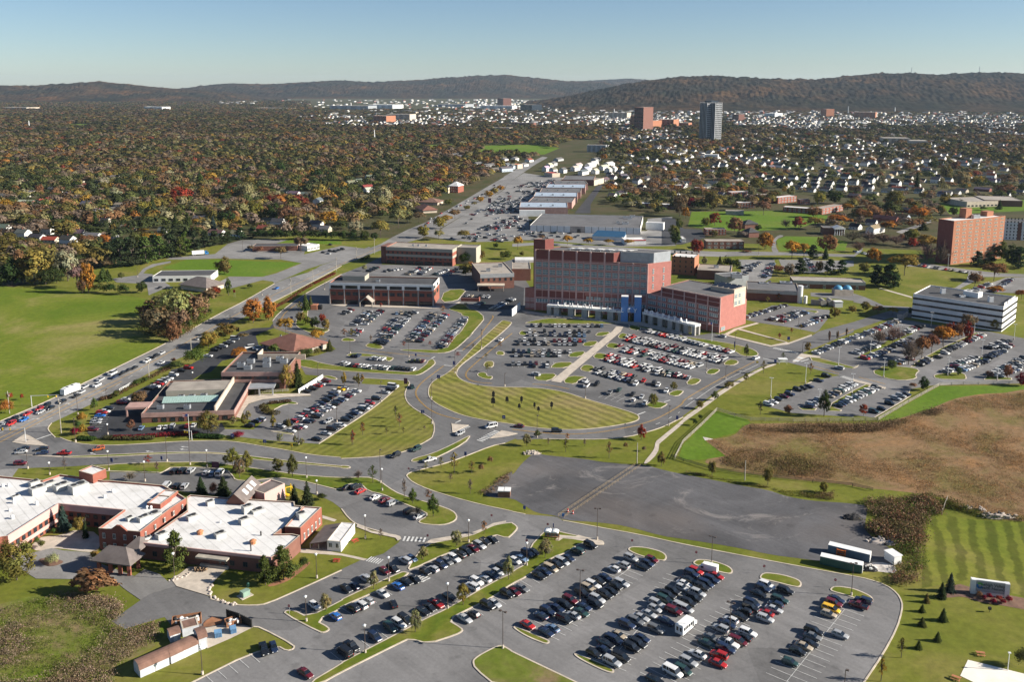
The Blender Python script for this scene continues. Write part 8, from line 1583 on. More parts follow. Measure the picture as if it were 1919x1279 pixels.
def heap(name, label, c_, x, y, rx, ry, h, mats, n_, seed, bs=.8):
	g = random.Random(seed); p = P(c_, x, y); t = thing(name, label, 'heap', p); mb = MB(); k = 14
	ring = [[(rx*f_*math.cos(6.283*i/k)*g.uniform(.85, 1.1), ry*f_*math.sin(6.283*i/k)*g.uniform(.85, 1.1), h*z_*g.uniform(.8, 1.1)) for i in range(k)] for f_, z_ in ((1, 0), (.75, .45), (.4, .8))]; base = len(mb.v)
	for r_ in ring: mb.v += r_
	for j in range(2):
		for i in range(k): mb.f.append((base+j*k+i, base+j*k+(i+1) % k, base+(j+1)*k+(i+1) % k, base+(j+1)*k+i)); mb.m.append(0)
	mb.f.append(tuple(base+2*k+i for i in range(k))); mb.m.append(0)
	for i in range(n_):
		a, r_ = g.uniform(0, 6.283), math.sqrt(g.random()); bx, by = rx*r_*math.cos(a), ry*r_*math.sin(a); s_ = g.uniform(.3, 1)*bs; z = h*max(0, 1-r_)*.9; th_ = g.uniform(0, 3)
		mb.obox((bx, by), (math.cos(th_), math.sin(th_)), (-math.sin(th_), math.cos(th_)), s_, s_*g.uniform(.4, 1), z, z+s_*.7, g.randint(0, len(mats)-1))
	mb.build('heap', mats, t); return t
heap('rubble_heap', 'black tarpaulin-covered heap on the gravel lot', 'C6', 0, 815, 3.6, 2.0, 1.6, ['black_rubble'], 22, 1); heap('rubble_heap', 'pale broken concrete heap at the chalk patch', 'C6', 300, 1050, 5, 2.5, 1.1, ['stone', 'chalk', 'black_rubble'], 60, 2); heap('tarpaulin_heap', 'heap under a bright blue tarpaulin in the rubble', 'C6', 370, 1065, 1.6, 1.0, .9, ['logo_blue'], 5, 3)
heap('rubble_heap', 'black and white heap right of the green container', 'H2', 1400, 735, 2.2, 1.4, 1.5, ['black_rubble', 'white_paint'], 24, 4); heap('rubble_heap', 'long heap of pale boulders below the scrub', 'C6', 1440, 800, 6, 1.8, 1.2, ['stone', 'black_rubble'], 40, 5, 1.2); heap('rubble_heap', 'small pair of boulders at the scrub edge', 'C6', 1300, 735, 1.2, .9, .9, ['stone'], 6, 6, 1.0); heap('rubble_heap', 'few pale boulders beside the fence stub', 'C6', 1140, 710, 1.8, .9, .8, ['stone', 'black_rubble'], 12, 7, .9); heap('rubble_heap', 'rocky bank end at the top corner of the gravel lot', 'C4', 200, 165, 3.5, 1.5, .9, ['stone', 'weathered_wood'], 26, 8)
def lorry(label, A, B, cabm, name='lorry'):
	d = (B-A).normalized(); L = (B-A).length; t = thing(name, label, 'lorry', A, math.atan2(d.y, d.x)); mb = MB(); mb.box(0, L-3.4, -1.3, 1.3, 1.1, 4.0); mb.build('trailer', 'white_paint', t); mb = MB(); mb.box(L-2.9, L-.9, -1.2, 1.2, .7, 3.3); mb.box(L-.9, L, -1.1, 1.1, .7, 2.0); mb.build('cab', cabm, t); mb = MB(); mb.quad([(L-.88, -1, 2.1), (L-.88, 1, 2.1), (L-.88, 1, 3.1), (L-.88, -1, 3.1)]); mb.quad([(L-2.2, -1.22, 2.1), (L-1.0, -1.22, 2.1), (L-1.0, -1.22, 3.0), (L-2.2, -1.22, 3.0)]); mb.build('windows', 'glass_dark', t)
	for x in (1.2, 2.4, L-2.4, L-.8):
		for s in (-1, 1): mb = MB(); car_wheel(mb, 0, 0, .5); o_ = mb.build('wheel', ['tyre', 'rim'], t); o_.location = (x, s*1.15, 0)
lorry('white lorry with bright blue cab on the lane by the pine row', P('E2', 232, 288), P('E2', 412, 275), 'logo_blue')
A, B = P('D1', 855, 650), P('D1', 635, 735); d = (B-A).normalized(); L = (B-A).length; t = thing('motorhome', 'white motorhome trailer in the avenue queue', 'motorhome', A, math.atan2(d.y, d.x)); prof = [(0, .7), (0, 3.5), (L-3.6, 3.5), (L-3.4, 3.2), (L-2.6, 3.2), (L-2.4, 1.9), (L-2.4, .7)]; mb = MB(); k = len(prof)
for s in (-1, 1): qd = [(x, s*1.3, z) for x, z in prof]; mb.quad(qd if s > 0 else qd[::-1])
for i in range(k): (xa, za), (xb, zb_) = prof[i], prof[(i+1) % k]; mb.quad([(xa, -1.3, za), (xa, 1.3, za), (xb, 1.3, zb_), (xb, -1.3, zb_)])
mb.box(L*.3, L*.5, -1.75, -1.3, .9, 3.0); mb.build('body', 'white_paint', t); mb = MB(); [mb.box(x, x+1.1, -1.34, -1.29, 1.9, 2.6) for x in (L*.1, L*.2, L*.56, L*.66)]; [mb.box(x, x+.7, -.5, .5, 3.5, 3.7) for x in (L*.25, L*.5)]; mb.build('windows', 'glass_dark', t)
for x in (L*.35, L*.45):
	for s in (-1, 1): mb = MB(); car_wheel(mb, 0, 0, .4); o_ = mb.build('wheel', ['tyre', 'rim'], t); o_.location = (x, s*1.2, 0)
A, B = P('B4', 1670, 815), P('B5', 95, 700); d = (B-A).normalized(); t = thing('shuttle_bus', 'white shuttle bus standing in the aisle of the big near lot', 'bus', A, math.atan2(d.y, d.x)); L = 7.4; mb = MB(); mb.box(0, 5.5, -1.2, 1.2, .45, 2.9); mb.box(.1, 5.4, -1.05, 1.05, 2.9, 3.05)
mb.quad([(5.5, -1.2, 2.9), (5.5, 1.2, 2.9), (6.0, 1.1, 2.1), (6.0, -1.1, 2.1)][::-1]); mb.box(5.5, 6.0, -1.1, 1.1, .45, 2.1); mb.box(6.0, L, -1.0, 1.0, .45, 1.35); mb.build('body', 'white_paint', t); mb = MB()
for s in (-1, 1):
	for x in (.4, 1.5, 2.6, 3.7): mb.box(x, x+.85, s*1.21-.02, s*1.21+.02, 1.5, 2.4)
	mb.box(4.7, 5.4, s*1.21-.02, s*1.21+.02, .7, 2.4)
mb.box(-.03, .01, -.8, -.2, 1.3, 2.4); mb.box(-.03, .01, .2, .8, 1.3, 2.4); mb.quad([(6.02, -1.0, 2.05), (5.52, -1.05, 2.75), (5.52, 1.05, 2.75), (6.02, 1.0, 2.05)]); mb.quad([(6.03, -1, 2.0), (6.03, 1, 2.0), (6.03, 1, 1.4), (6.03, -1, 1.4)]); mb.build('windows', 'glass_dark', t)
for x in (1.3, 6.2):
	for s in (-1, 1): mb = MB(); car_wheel(mb, 0, 0, .42); o_ = mb.build('wheel', ['tyre', 'rim'], t); o_.location = (x, s*1.05, 0)
A, B = P('B5', 345, 195), P('B5', 175, 150); d = (B-A).normalized(); t = thing('box_truck', 'white box truck between red cars at the end of the second double row', 'truck', A, math.atan2(d.y, d.x)); t.scale = (.8, .8, .8); mb = MB(); mb.box(0, 4.6, -1.2, 1.2, .7, 3.2); mb.box(4.6, 5.4, -1.0, 1.0, 2.2, 3.2); mb.build('box', 'white_paint', t); mb = MB(); mb.box(4.75, 6.2, -1, 1, .5, 2.15); mb.box(6.2, 7, -.95, .95, .5, 1.3); mb.build('cab', 'white_paint', t); mb = MB(); mb.box(5.0, 6.0, -1.02, 1.02, 1.35, 2.0); mb.box(6.0, 6.22, -.9, .9, 1.35, 2.05); mb.build('windows', 'glass_dark', t)
for x in (1.3, 6.1):
	for s in (-1, 1): mb = MB(); car_wheel(mb, 0, 0, .42); o_ = mb.build('wheel', ['tyre', 'rim'], t); o_.location = (x, s*1.0, 0)
A, B = P('C4', 318, 1025), P('C4', 462, 1040); d = (B-A).normalized(); n = Vector((-d.y, d.x, 0)); L = (B-A).length; t = thing('bus_shelter', 'brown framed bus shelter with two white domed roofs', 'bus shelter', (A+B)/2); mb = MB()
for i in range(5):
	for k in (0, 1.7): p = A+d*(L*i/4)+n*k; mb.box(p.x-.06, p.x+.06, p.y-.06, p.y+.06, .1, 2.5)
for z in (.3, 1.3, 2.4): mb.obox((A.x+n.x*1.7, A.y+n.y*1.7), (d.x, d.y), (n.x, n.y), L, .06, z, z+.1); mb.obox((A.x, A.y), (d.x, d.y), (n.x, n.y), L, .06, 2.4, 2.5)
for z in (.3, 1.3): mb.obox((A.x, A.y), (d.x, d.y), (n.x, n.y), L*.35, .06, z, z+.1); mb.obox((B.x-d.x*L*.35, B.y-d.y*L*.35), (d.x, d.y), (n.x, n.y), L*.35, .06, z, z+.1)
wpart(mb, 'frame', 'cedar', t); mb = MB(); mb.obox((A.x+n.x*1.72, A.y+n.y*1.72), (d.x, d.y), (n.x, n.y), L, .02, .4, 2.4); wpart(mb, 'glass_wall', 'glass_blue', t)
for k in range(2):
	mb = MB(); s0 = A+d*(L*.5*k-.1)-n*.3; w_ = L*.5+.05
	for i in range(6):
		a0, a1 = math.pi*i/6, math.pi*(i+1)/6; x0, x1 = w_*(.5-.5*math.cos(a0)), w_*(.5-.5*math.cos(a1)); mb.quad([V3(s0+d*x0, 2.5+.55*math.sin(a0)), V3(s0+d*x1, 2.5+.55*math.sin(a1)), V3(s0+d*x1+n*2.3, 2.5+.55*math.sin(a1)), V3(s0+d*x0+n*2.3, 2.5+.55*math.sin(a0))])
	for e, rv in ((s0, False), (s0+n*2.3, True)): qd = [V3(e+d*(w_*(.5-.5*math.cos(math.pi*i/6))), 2.5+.55*math.sin(math.pi*i/6)) for i in range(7)]; mb.quad(qd if rv else qd[::-1])
	wpart(mb, 'dome', 'white_paint', t)
mb = MB(); mb.obox((A.x+n.x*1.2, A.y+n.y*1.2), (d.x, d.y), (n.x, n.y), L, .4, .45, .52); wpart(mb, 'bench', 'wood', t)
A, B = P('C3', 1568, 605), P('C3', 1690, 610); t = thing('pump_box', 'dark slatted box with white lid at the corner of the gravel lot', 'box', (A+B)/2); d = (B-A).normalized(); n = Vector((-d.y, d.x, 0)); L = (B-A).length; mb = MB(); mb.obox((A.x, A.y), (d.x, d.y), (n.x, n.y), L, 3, .1, 2.2); [mb.obox((A.x+d.x*L*i/9-n.x*.05, A.y+d.y*L*i/9-n.y*.05), (d.x, d.y), (n.x, n.y), .12, .06, .1, 2.2) for i in range(9)]; wpart(mb, 'case', 'shingle', t); mb = MB(); mb.obox((A.x-d.x*.1-n.x*.1, A.y-d.y*.1-n.y*.1), (d.x, d.y), (n.x, n.y), L*.49, 3.2, 2.2, 2.5); mb.obox((A.x+d.x*L*.51, A.y+d.y*L*.51), (d.x, d.y), (n.x, n.y), L*.5, 3.2, 2.2, 2.5); wpart(mb, 'lid', 'white_paint', t)
def picnic(c_, x, y, rz, mat, label):
	t = thing('picnic_table', label, 'picnic table', P(c_, x, y), rad(rz), 'picnic tables'); mb = MB(); [mb.box(-1.0, 1.0, -.4+i*.2, -.24+i*.2, .74, .79) for i in range(4)]; mb.build('tabletop', mat, t)
	for s in (-1, 1): mb = MB(); mb.box(-1.0, 1.0, s*.78-.14, s*.78+.14, .43, .48); mb.build('seat', mat, t)
	for s in (-1, 1): mb = MB(); mb.tube((s*.75, -.75, 0), (s*.75, .25, .74), .05, .05, 4); mb.tube((s*.75, .75, 0), (s*.75, -.25, .74), .05, .05, 4); mb.box(s*.75-.05, s*.75+.05, -.85, .85, .36, .43); mb.build('leg', mat, t)
picnic('B6', 1275, 1010, -12, 'cedar', 'cedar picnic table above the sand court'); picnic('B6', 1030, 1255, -38, 'cedar', 'cedar picnic table at the left corner of the sand court'); picnic('C3', 135, 1050, 45, 'red_paint', 'red picnic table beside the white office trailer'); picnic('B2', 1665, 70, -5, 'red_paint', 'red picnic table on the lawn below the trailer')
t = thing('volleyball_post', 'white volleyball post at the edge of the sand court', 'post', P('B6', 1548, 1165)); mb = MB(); mb.cyl((0, 0), .1, .08, 0, 4.8, 8); mb.build('pole', 'white_paint', t); mb = MB(); mb.box(-.3, .3, -.2, .2, 4.6, 4.9); mb.build('lamp', 'white_paint', t)
t = thing('playground', 'yellow playground climbing frame behind the shingled wing', 'playground', P('C2', 1110, 600)); mb = MB()
for x, y in ((-3, 0), (-1, 0), (1, 2), (3, 3), (-3, 2), (2, 5)): mb.cyl((x, y), .16, .16, 0, 2.6, 6)
mb.box(-3.2, -.8, -.2, 2.2, 1.2, 1.4); mb.tube((-.8, 1, 1.4), (2.6, .5, .2), .5, .5, 6); mb.tube((1, 2, 2.5), (3, 3, 2.5), .14, .14, 6); mb.tube((3, 3, 2.5), (2, 5, 2.5), .14, .14, 6); mb.build('frame', 'yellow_paint', t); mb = MB(); mb.box(-3.4, -.6, -.4, 2.4, 2.6, 2.8); mb.build('roof', 'logo_blue', t)
SIL = {0: [(-.16, 0), (.16, 0), (.14, 2.0), (1.1, 1.9), (1.35, 2.6), (1.1, 3.2), (1.25, 4.0), (.85, 4.9), (.45, 5.1), (.2, 5.6), (-.3, 5.2), (-.9, 4.9), (-1.2, 4.0), (-1.0, 3.2), (-1.35, 2.5), (-1.0, 1.9), (-.14, 2.0)], 1: [(-.16, 0), (.16, 0), (.15, 1.4), (.7, 1.5), (1.0, 2.2), (.8, 2.6), (1.0, 3.6), (.6, 4.4), (.1, 4.8), (-.5, 4.4), (-.95, 3.5), (-.75, 2.5), (-1.0, 2.1), (-.7, 1.5), (-.15, 1.4)]}
for i, (x, yb, yt) in enumerate(((196, 352, 200), (200, 235, 112), (408, 310, 192), (629, 303, 188), (595, 402, 300), (827, 382, 285), (888, 445, 345), (1088, 392, 272))):
	p = P('S', x, yb); h = zt('S', x, yb, yt); pr = SIL[i % 2]; k = h/max(z for _, z in pr); mb = MB(); N_ = len(pr)
	for s in (-.09, .09): qd = [(a*k*.9, s, z*k) for a, z in pr]; mb.quad(qd if s < 0 else qd[::-1])
	for j in range(N_): (a, z), (b, w_) = pr[j], pr[(j+1) % N_]; mb.quad([(a*k*.9, -.09, z*k), (a*k*.9, .09, z*k), (b*k*.9, .09, w_*k), (b*k*.9, -.09, w_*k)])
	o_ = mb.build('tree_cutout', 'black_panel', None, (p.x, p.y, .15)); tag(o_, 'flat black tree-shaped cutout on the striped oval lawn', 'sculpture', 'black cutouts on the oval lawn')
POLEM = {}
def lamp_meshes(mat, kind):
	mb = MB(); mb.cyl((0, 0), .11, .075, 0, 1, 8); pole = mb.mesh('pole', mat); mb = MB()
	if kind == 'd':
		for s in (-1, 1): mb.box(s*.75-.32, s*.75+.32, -.28, .28, -.12, .14)
		mb.box(-.75, .75, -.05, .05, -.05, .05)
	elif kind == 's': mb.box(.1, .75, -.28, .28, -.12, .12); mb.box(0, .2, -.05, .05, -.04, .04)
	elif kind == 'g': mb.cyl((0, 0), .28, .42, -.5, -.05, 8); mb.cyl((0, 0), .46, .1, -.05, .18, 8)
	else:
		for s in (-1, 1): mb.box(s*.5-.42, s*.5+.42, -.2, .2, -.08, .1)
	return pole, mb.mesh('lamp_head', mat if kind != 'g' else 'lamp_clear')
mb = MB(); mb.cyl((0, 0), .32, .30, 0, .9, 10); LBASE = mb.mesh('base', 'concrete'); LM = {'d': lamp_meshes('pole_bronze', 'd'), 's': lamp_meshes('pole_bronze', 's'), 'g': lamp_meshes('pole_bronze', 'g'), 'w': lamp_meshes('white_paint', 'w')}
LN = {'d': 'twin-headed bronze lot lamp', 's': 'bronze street lamp', 'g': 'dark lantern post', 'w': 'white twin-headed lot lamp'}
def lamp(c_, x, yb, yt, k):
	p = P(c_, x, yb); h = max(3, zt(c_, x, yb, yt)); t = thing('street_lamp', '%s %s' % (LN[k], place(p)), 'street lamp', (p.x, p.y, .1), rad((x*37) % 90-45) if k != 'w' else rad(-20), 'street lamps')
	pl, hd = LM[k]; inst(pl, 'pole', t, None, 0, (1, 1, h)); inst(hd, 'lamp_head', t, (0, 0, h)); 
	if k != 'g' or h > 4: inst(LBASE, 'base', t)
for s_ in ('B3 1618 945 575 d', 'B3 238 990 710 g', 'B3 1065 545 290 g', 'B3 475 272 28 g', 'B2 318 1208 930 g', 'B2 1360 675 420 g', 'B2 1465 240 -5 g', 'B4 677 490 160 d', 'B5 465 830 485 d', 'B5 1687 415 92 d', 'C4 850 1030 718 d', 'C5 285 1275 1000 d', 'C3 240 1020 785 g', 'C3 408 538 318 g', 'C3 392 460 125 s', 'C3 1275 1058 832 g', 'C4 145 1290 1060 g', 'B5 1618 1330 1160 s', 'C2 1362 408 203 g', 'C2 365 302 130 g', 'C2 195 280 30 s', 'C1 1455 445 245 g', 'C1 1675 245 0 s', 'C1 1092 335 140 g', 'C1 280 318 135 g', 'C1 500 378 255 g', 'C2 1465 572 435 g', 'C2 40 1425 1165 g',
	'D3 985 1018 768 s', 'D3 980 740 535 s', 'D3 1235 468 225 s', 'D3 1523 202 -10 s', 'D3 433 780 555 s', 'D4 795 740 600 s', 'D4 270 1168 925 s', 'D4 1703 1040 825 s', 'D5 463 530 390 s', 'D3 733 290 120 s', 'D3 95 250 90 s', 'D2 1393 1240 1080 s', 'D2 1605 522 365 s', 'D1 825 1218 960 s', 'D1 850 918 695 s', 'D1 1160 750 640 s', 'D1 1175 1135 1020 g', 'D2 240 540 455 g', 'D2 1810 1000 850 s', 'D3 1778 610 470 s', 'E2 995 720 660 s', 'E2 1675 660 560 s', 'E3 230 980 880 s', 'E4 1130 1030 890 s', 'E4 1273 1055 905 s', 'E4 1670 1110 960 s', 'D5 563 218 25 s', 'E5 1258 1060 940 s', 'D5 255 430 325 s', 'D5 1300 240 130 s', 'E3 1525 1290 1100 s', 'E5 820 290 150 s', 'E2 785 245 130 s', 'E1 1500 520 395 s',
	'D5 955 735 518 w', 'D5 1333 575 358 w', 'D5 1480 835 645 w', 'D5 1692 390 180 w', 'D5 1840 692 475 w', 'D6 330 512 303 w', 'D6 1028 495 293 w', 'D6 1397 298 103 w', 'D6 1567 545 388 w', 'D6 185 253 88 w', 'E6 510 1205 1045 w', 'E6 847 1058 908 w', 'E6 1317 1128 952 w', 'E6 1750 1205 1038 w', 'E6 1028 445 278 w'):
	c_, x, yb, yt, k = s_.split(); lamp(c_, float(x), float(yb), float(yt), k)
for c_, x, yb, yt, lab in (('C4', 1250, 268, 58, 'short wooden pole at the end of the roped walk'), ('C5', 618, 435, 235, 'bare wooden pole in front of the scrub'), ('D1', 668, 1120, 742, 'tall pale wooden pole at the junction corner'), ('D1', 1625, 515, 305, 'utility pole with transformers by the avenue'), ('E2', 1310, 710, 528, 'pale utility pole on the avenue verge'), ('E2', 650, 1025, 935, 'leaning pole by the yellow trees'), ('E2', 1550, 570, 440, 'utility pole before the red shrub bed'), ('E2', 1805, 455, 298, 'utility pole near the plum-coloured lot'), ('D1', 105, 905, 660, 'pale pole in front of the orange tree'), ('D2', 225, 240, 80, 'utility pole with crossarm on the left avenue'), ('E3', 165, 340, 190, 'utility pole by the office corner'), ('E3', 360, 270, 90, 'utility pole far up the avenue')):
	p = P(c_, x, yb); h = zt(c_, x, yb, yt); t = thing('utility_pole', lab, 'utility pole', p); mb = MB(); mb.cyl((0, 0), .2, .14, 0, h, 8); mb.build('pole', 'weathered_wood', t)
	if h > 9: mb = MB(); mb.box(-1.2, 1.2, -.08, .08, h-1.1, h-.9); mb.cyl((.4, 0), .25, .25, h-2.4, h-1.5, 8); mb.build('crossarm', 'weathered_wood', t)
for c_, x, yb, x2, yt, lab in (('D1', 348, 832, 640, 700, 'grey traffic mast reaching over the avenue queue'), ('D1', 282, 1215, 0, 1055, 'grey traffic mast at the junction island'), ('C2', 212, 30, 130, -70, 'white traffic mast on the entrance road')):
	p = P(c_, x, yb); h = max(4, zt(c_, x, yb, yt)*.95); q = P(c_, x2, yt, h); t = thing('traffic_mast', lab, 'traffic signal', p); mb = MB(); mb.cyl((0, 0), .18, .13, 0, h, 8); mb.build('pole', 'pole_grey', t); mb = MB(); mb.tube((0, 0, h-.2), ((q.x-p.x), (q.y-p.y), h), .13, .08, 6); mb.build('arm', 'pole_grey', t)
	for k in (.6, .9): mb = MB(); x_, y_ = (q.x-p.x)*k, (q.y-p.y)*k; mb.box(x_-.18, x_+.18, y_-.15, y_+.15, h-1.1, h-.1); mb.build('signal', 'yellow_paint', t)
for c_, x, yb, yt, lab in (('D5', 313, 122, 0, 'flagpole with a small flag by the hospital end wall'), ('C2', 190, 30, -60, 'flagpole with a small flag by the hedge')):
	p = P(c_, x, yb); h = 11; t = thing('flagpole', lab, 'flagpole', p); mb = MB(); mb.cyl((0, 0), .12, .07, 0, h, 8); mb.build('pole', 'white_paint', t); mb = MB(); [mb.box(-2.2, 0, -.03+.01*i, .0+.01*i, h-.2-i*.3, h+.08-i*.3, i % 2) for i in range(5)]; mb.box(-1.0, -.0, -.06, -.031, h-.9, h+.08, 2); mb.build('flag', ['red_paint', 'white_paint', 'blue_sign'], t)
def sign(c_, x, yb, yt, w, mat, label, post='dark_metal', name='road_sign', rz=-8, panel=.6, txt=None):
	p = P(c_, x, yb); h = max(1.2, zt(c_, x, yb, yt)); wm = w/CR[c_][2]/FOC*proj(p)[2]; t = thing(name, label, 'sign', (p.x, p.y, .1), rad(rz), 'signs'); mb = MB(); [mb.box(s*wm*.3-.05, s*wm*.3+.05, -.05, .05, 0, h) for s in ((-1, 1) if wm > 1 else (0,))]; mb.build('post', post, t); mb = MB(); mb.box(-wm/2, wm/2, -.12, -.05, h*(1-panel), h); mb.build('panel', mat, t)
	if txt: text(txt, h*panel*.5, (0, -.13, h*(1-panel*.72)), 0, t, 'white_letters', .01)
BS = 'blue direction sign '
for c_, x, yb, yt, w, l in (('D3', 885, 925, 868, 38, 'at the kerb of the diagonal front lawn'), ('D3', 1057, 545, 485, 36, 'at the corner of the oval lawn'), ('D3', 1768, 985, 925, 34, 'at the lower edge of the oval lawn'), ('D3', 1228, 400, 335, 28, 'on the tongue of grass above the oval lawn'), ('D3', 810, 295, 252, 18, 'by the crossing drive'), ('D4', 1795, 1000, 930, 26, 'beside the east sidewalk'), ('D5', 1003, 365, 318, 26, 'at the east crossroads shelter'), ('D5', 1148, 125, 68, 28, 'on the flagpole lawn'), ('D5', 560, 215, 122, 14, 'at the lawn before the hospital'), ('D2', 672, 1190, 1128, 34, 'by the purple-red bush'), ('D2', 1025, 1250, 1192, 34, 'on the verge below the south lot'), ('C1', 1123, 275, 213, 26, 'on the staff lot verge by the lamp'), ('C1', 1623, 250, 192, 20, 'on the staff lot verge by the tall lamp'), ('C3', 1243, 212, 148, 24, 'on the slope below the fork'), ('E2', 1318, 1000, 952, 28, 'by the office lane'), ('C4', 122, 745, 690, 26, 'at the corner of the gravel lot'), ('C4', 412, 930, 868, 10, 'by the bus shelter')):
	sign(c_, x, yb, yt, w, 'blue_sign', BS+l, txt='H' if w > 30 else None)
for c_, x, yb, yt, l in (('C4', 355, 945, 855, 'by the bus shelter'), ('C4', 1200, 1110, 1035, 'on the first end island'), ('C5', 130, 1230, 1150, 'before the second end island'), ('B5', 810, 195, 105, 'before the third end island'), ('B5', 1522, 335, 245, 'before the last end island'), ('B2', 1190, 600, 500, 'at the tip of the narrow tree island'), ('C3', 675, 380, 300, 'at the tip of the slope'), ('C3', 865, 1060, 980, 'at the crosswalk sidewalk'), ('C3', 1505, 855, 785, 'on the bend of the drive'), ('C4', 145, 1110, 1045, 'by the tree island lamp')):
	p = P(c_, x, yb); h = 2.4; t = thing('stop_sign', 'octagonal red stop sign '+l, 'stop sign', (p.x, p.y, .1), rad(-15), 'stop signs'); mb = MB(); mb.box(-.04, .04, -.03, .03, 0, h); mb.build('post', 'pole_grey', t); mb = MB(); oc = [(.42*math.cos(math.pi/8+i*math.pi/4), .42*math.sin(math.pi/8+i*math.pi/4)+h) for i in range(8)]; mb.quad([(a, -.08, z) for a, z in oc]); mb.quad([(a, -.05, z) for a, z in oc][::-1]); mb.build('plate', 'red_paint', t); text('STOP', .3, (0, -.085, h-.1), 0, t, 'white_letters', .004)
sign('C2', 1215, 140, 65, 22, 'yellow_paint', 'yellow warning sign on the verge below the south lot', panel=.4); sign('D5', 808, 365, 335, 26, 'yellow_paint', 'yellow-green crossing sign near the east crossroads'); M('sign_purple', (.10, .02, .05), .5, .06, .5); sign('D3', 700, 590, 520, 40, 'sign_purple', 'tall dark red and blue directory sign on the curve', panel=.9); sign('C2', 452, 330, 248, 75, 'sign_purple', 'white-framed maroon sign at the staff lot', 'white_paint', panel=.75)
sign('E2', 695, 745, 660, 26, 'red_paint', 'red shop sign on the avenue verge', 'weathered_wood', panel=.35); sign('E2', 730, 1120, 1068, 40, 'dark_metal', 'dark sign board by the yellow trees', panel=.9); sign('G1', 1665, 595, 490, 34, 'sign_purple', 'tall pylon sign at the shopping lot', 'white_paint', panel=.5)
A, B = P('E2', 1525, 880), P('E2', 1640, 880); t = thing('brick_sign_wall', 'orange brick enclosure wall at the office lot corner', 'wall', (A+B)/2); mb = MB(); mb.obox((A.x, A.y), (1, 0), (0, 1), (B-A).length*.6, 5, 0, 3.0); mb.obox((A.x+(B-A).length*.6, A.y+1), (1, 0), (0, 1), (B-A).length*.4, 3, 0, 2.6, 1); wpart(mb, 'wall', ['brick_orange', 'black_panel'], t)
A, B = P('H1', 1225, 1050), P('H1', 1722, 1118); h = zt('H1', 1228, 1050, 868); d = (B-A).normalized(); n = Vector((-d.y, d.x, 0)); L = (B-A).length; t = thing('monument_sign', 'white monument sign with logo and health network lettering', 'sign', (A+B)/2); mb = MB()
for p in (A, B-d*1.2): mb.obox((p.x-n.x*.25, p.y-n.y*.25), (d.x, d.y), (n.x, n.y), 1.2, 1.4, 0, h)
mb.obox((A.x, A.y), (d.x, d.y), (n.x, n.y), L, .9, h-.25, h+.05); mb.obox((A.x, A.y), (d.x, d.y), (n.x, n.y), L, .9, 0, .9); wpart(mb, 'frame', 'white_paint', t); M('sign_panel', (.33, .34, .33), .6, .05, .5); mb = MB(); p = A+d*1.2+n*.1; mb.obox((p.x, p.y), (d.x, d.y), (n.x, n.y), L-2.4, .6, .9, h-.25); wpart(mb, 'panel', 'sign_panel', t); rz = math.atan2(d.y, d.x); loc = Vector(t.location); s_ = (h-1.15)
text('Lehigh Valley', s_*.36, A+d*L*.57+n*.07+Vector((0, 0, .9+s_*.60))-loc, rz, t, 'sign_text', .02); text('Health Network', s_*.36, A+d*L*.585+n*.07+Vector((0, 0, .9+s_*.29))-loc, rz, t, 'sign_text', .02)
for mt, a0, a1 in (('logo_green', .2, 2.4), ('logo_blue', 2.6, 6.0)):
	mb = MB(); c = A+d*L*.235+n*.06; R_ = s_*.3
	for i in range(8): b0, b1 = a0+(a1-a0)*i/8, a0+(a1-a0)*(i+1)/8; k = lambda b, r_: V3(c+d*(R_*r_*math.cos(b)), .9+s_*.55+R_*r_*math.sin(b)); mb.quad([k(b0, .45), k(b0, 1), k(b1, 1), k(b1, .45)][::-1])
	wpart(mb, 'logo', mt, t)
p = P('B6', 1365, 580); t = thing('spotlight', 'black ground spotlight before the monument sign', 'light', p); mb = MB(); mb.cyl((0, 0), .06, .06, 0, .8, 6); mb.box(-.35, .35, -.3, .3, .8, 1.5); mb.build('body', 'black_panel', t)
A, B = P('D5', 1050, 365), P('D5', 1130, 365); t = thing('bus_shelter', 'small white bus shelter at the east crossroads', 'bus shelter', (A+B)/2); mb = MB(); [mb.cyl((x, y), .08, .08, 0, 2.4, 6) for x in (A.x, B.x) for y in (A.y, A.y+2)]; mb.box(A.x, B.x, A.y+1.95, A.y+2.05, .3, 2.2); wpart(mb, 'frame', 'white_paint', t); mb = MB(); mb.box(A.x-.4, B.x+.4, A.y-.4, A.y+2.4, 2.4, 2.6); wpart(mb, 'roof', 'white_paint', t)
def wall(name, label, s_, h, th_, mat, cat='wall'):
	p = pts(s_); t = thing(name, label, cat, p[0]); mb = MB()
	for a, b in zip(p, p[1:]): d = (b-a); L = d.length; d.normalize(); mb.obox((a.x, a.y), (d.x, d.y), (-d.y, d.x), L, th_, 0, h)
	wpart(mb, 'wall', mat, t)
wall('retaining_wall', 'white retaining wall left of the hospital front', 'E4:0,950 60,900 90,870', 4.5, .5, 'white_paint'); wall('retaining_wall', 'long white railing wall beside the south offices', 'D2:1395,685 1660,520', 2.0, .3, 'white_paint'); wall('planter_wall', 'brick planter wall in front of the ambulance yard', 'E3:1300,785 1500,790 1510,770', 2.2, .6, 'brick'); wall('low_wall', 'tan low wall beside the striped block entrance', 'E6:475,980 540,985 590,950', 3.0, .5, 'stone'); wall('loading_wall', 'grey wall below the white silo', 'E5:1390,820 1480,830', 3.5, .3, 'weathered_wood')
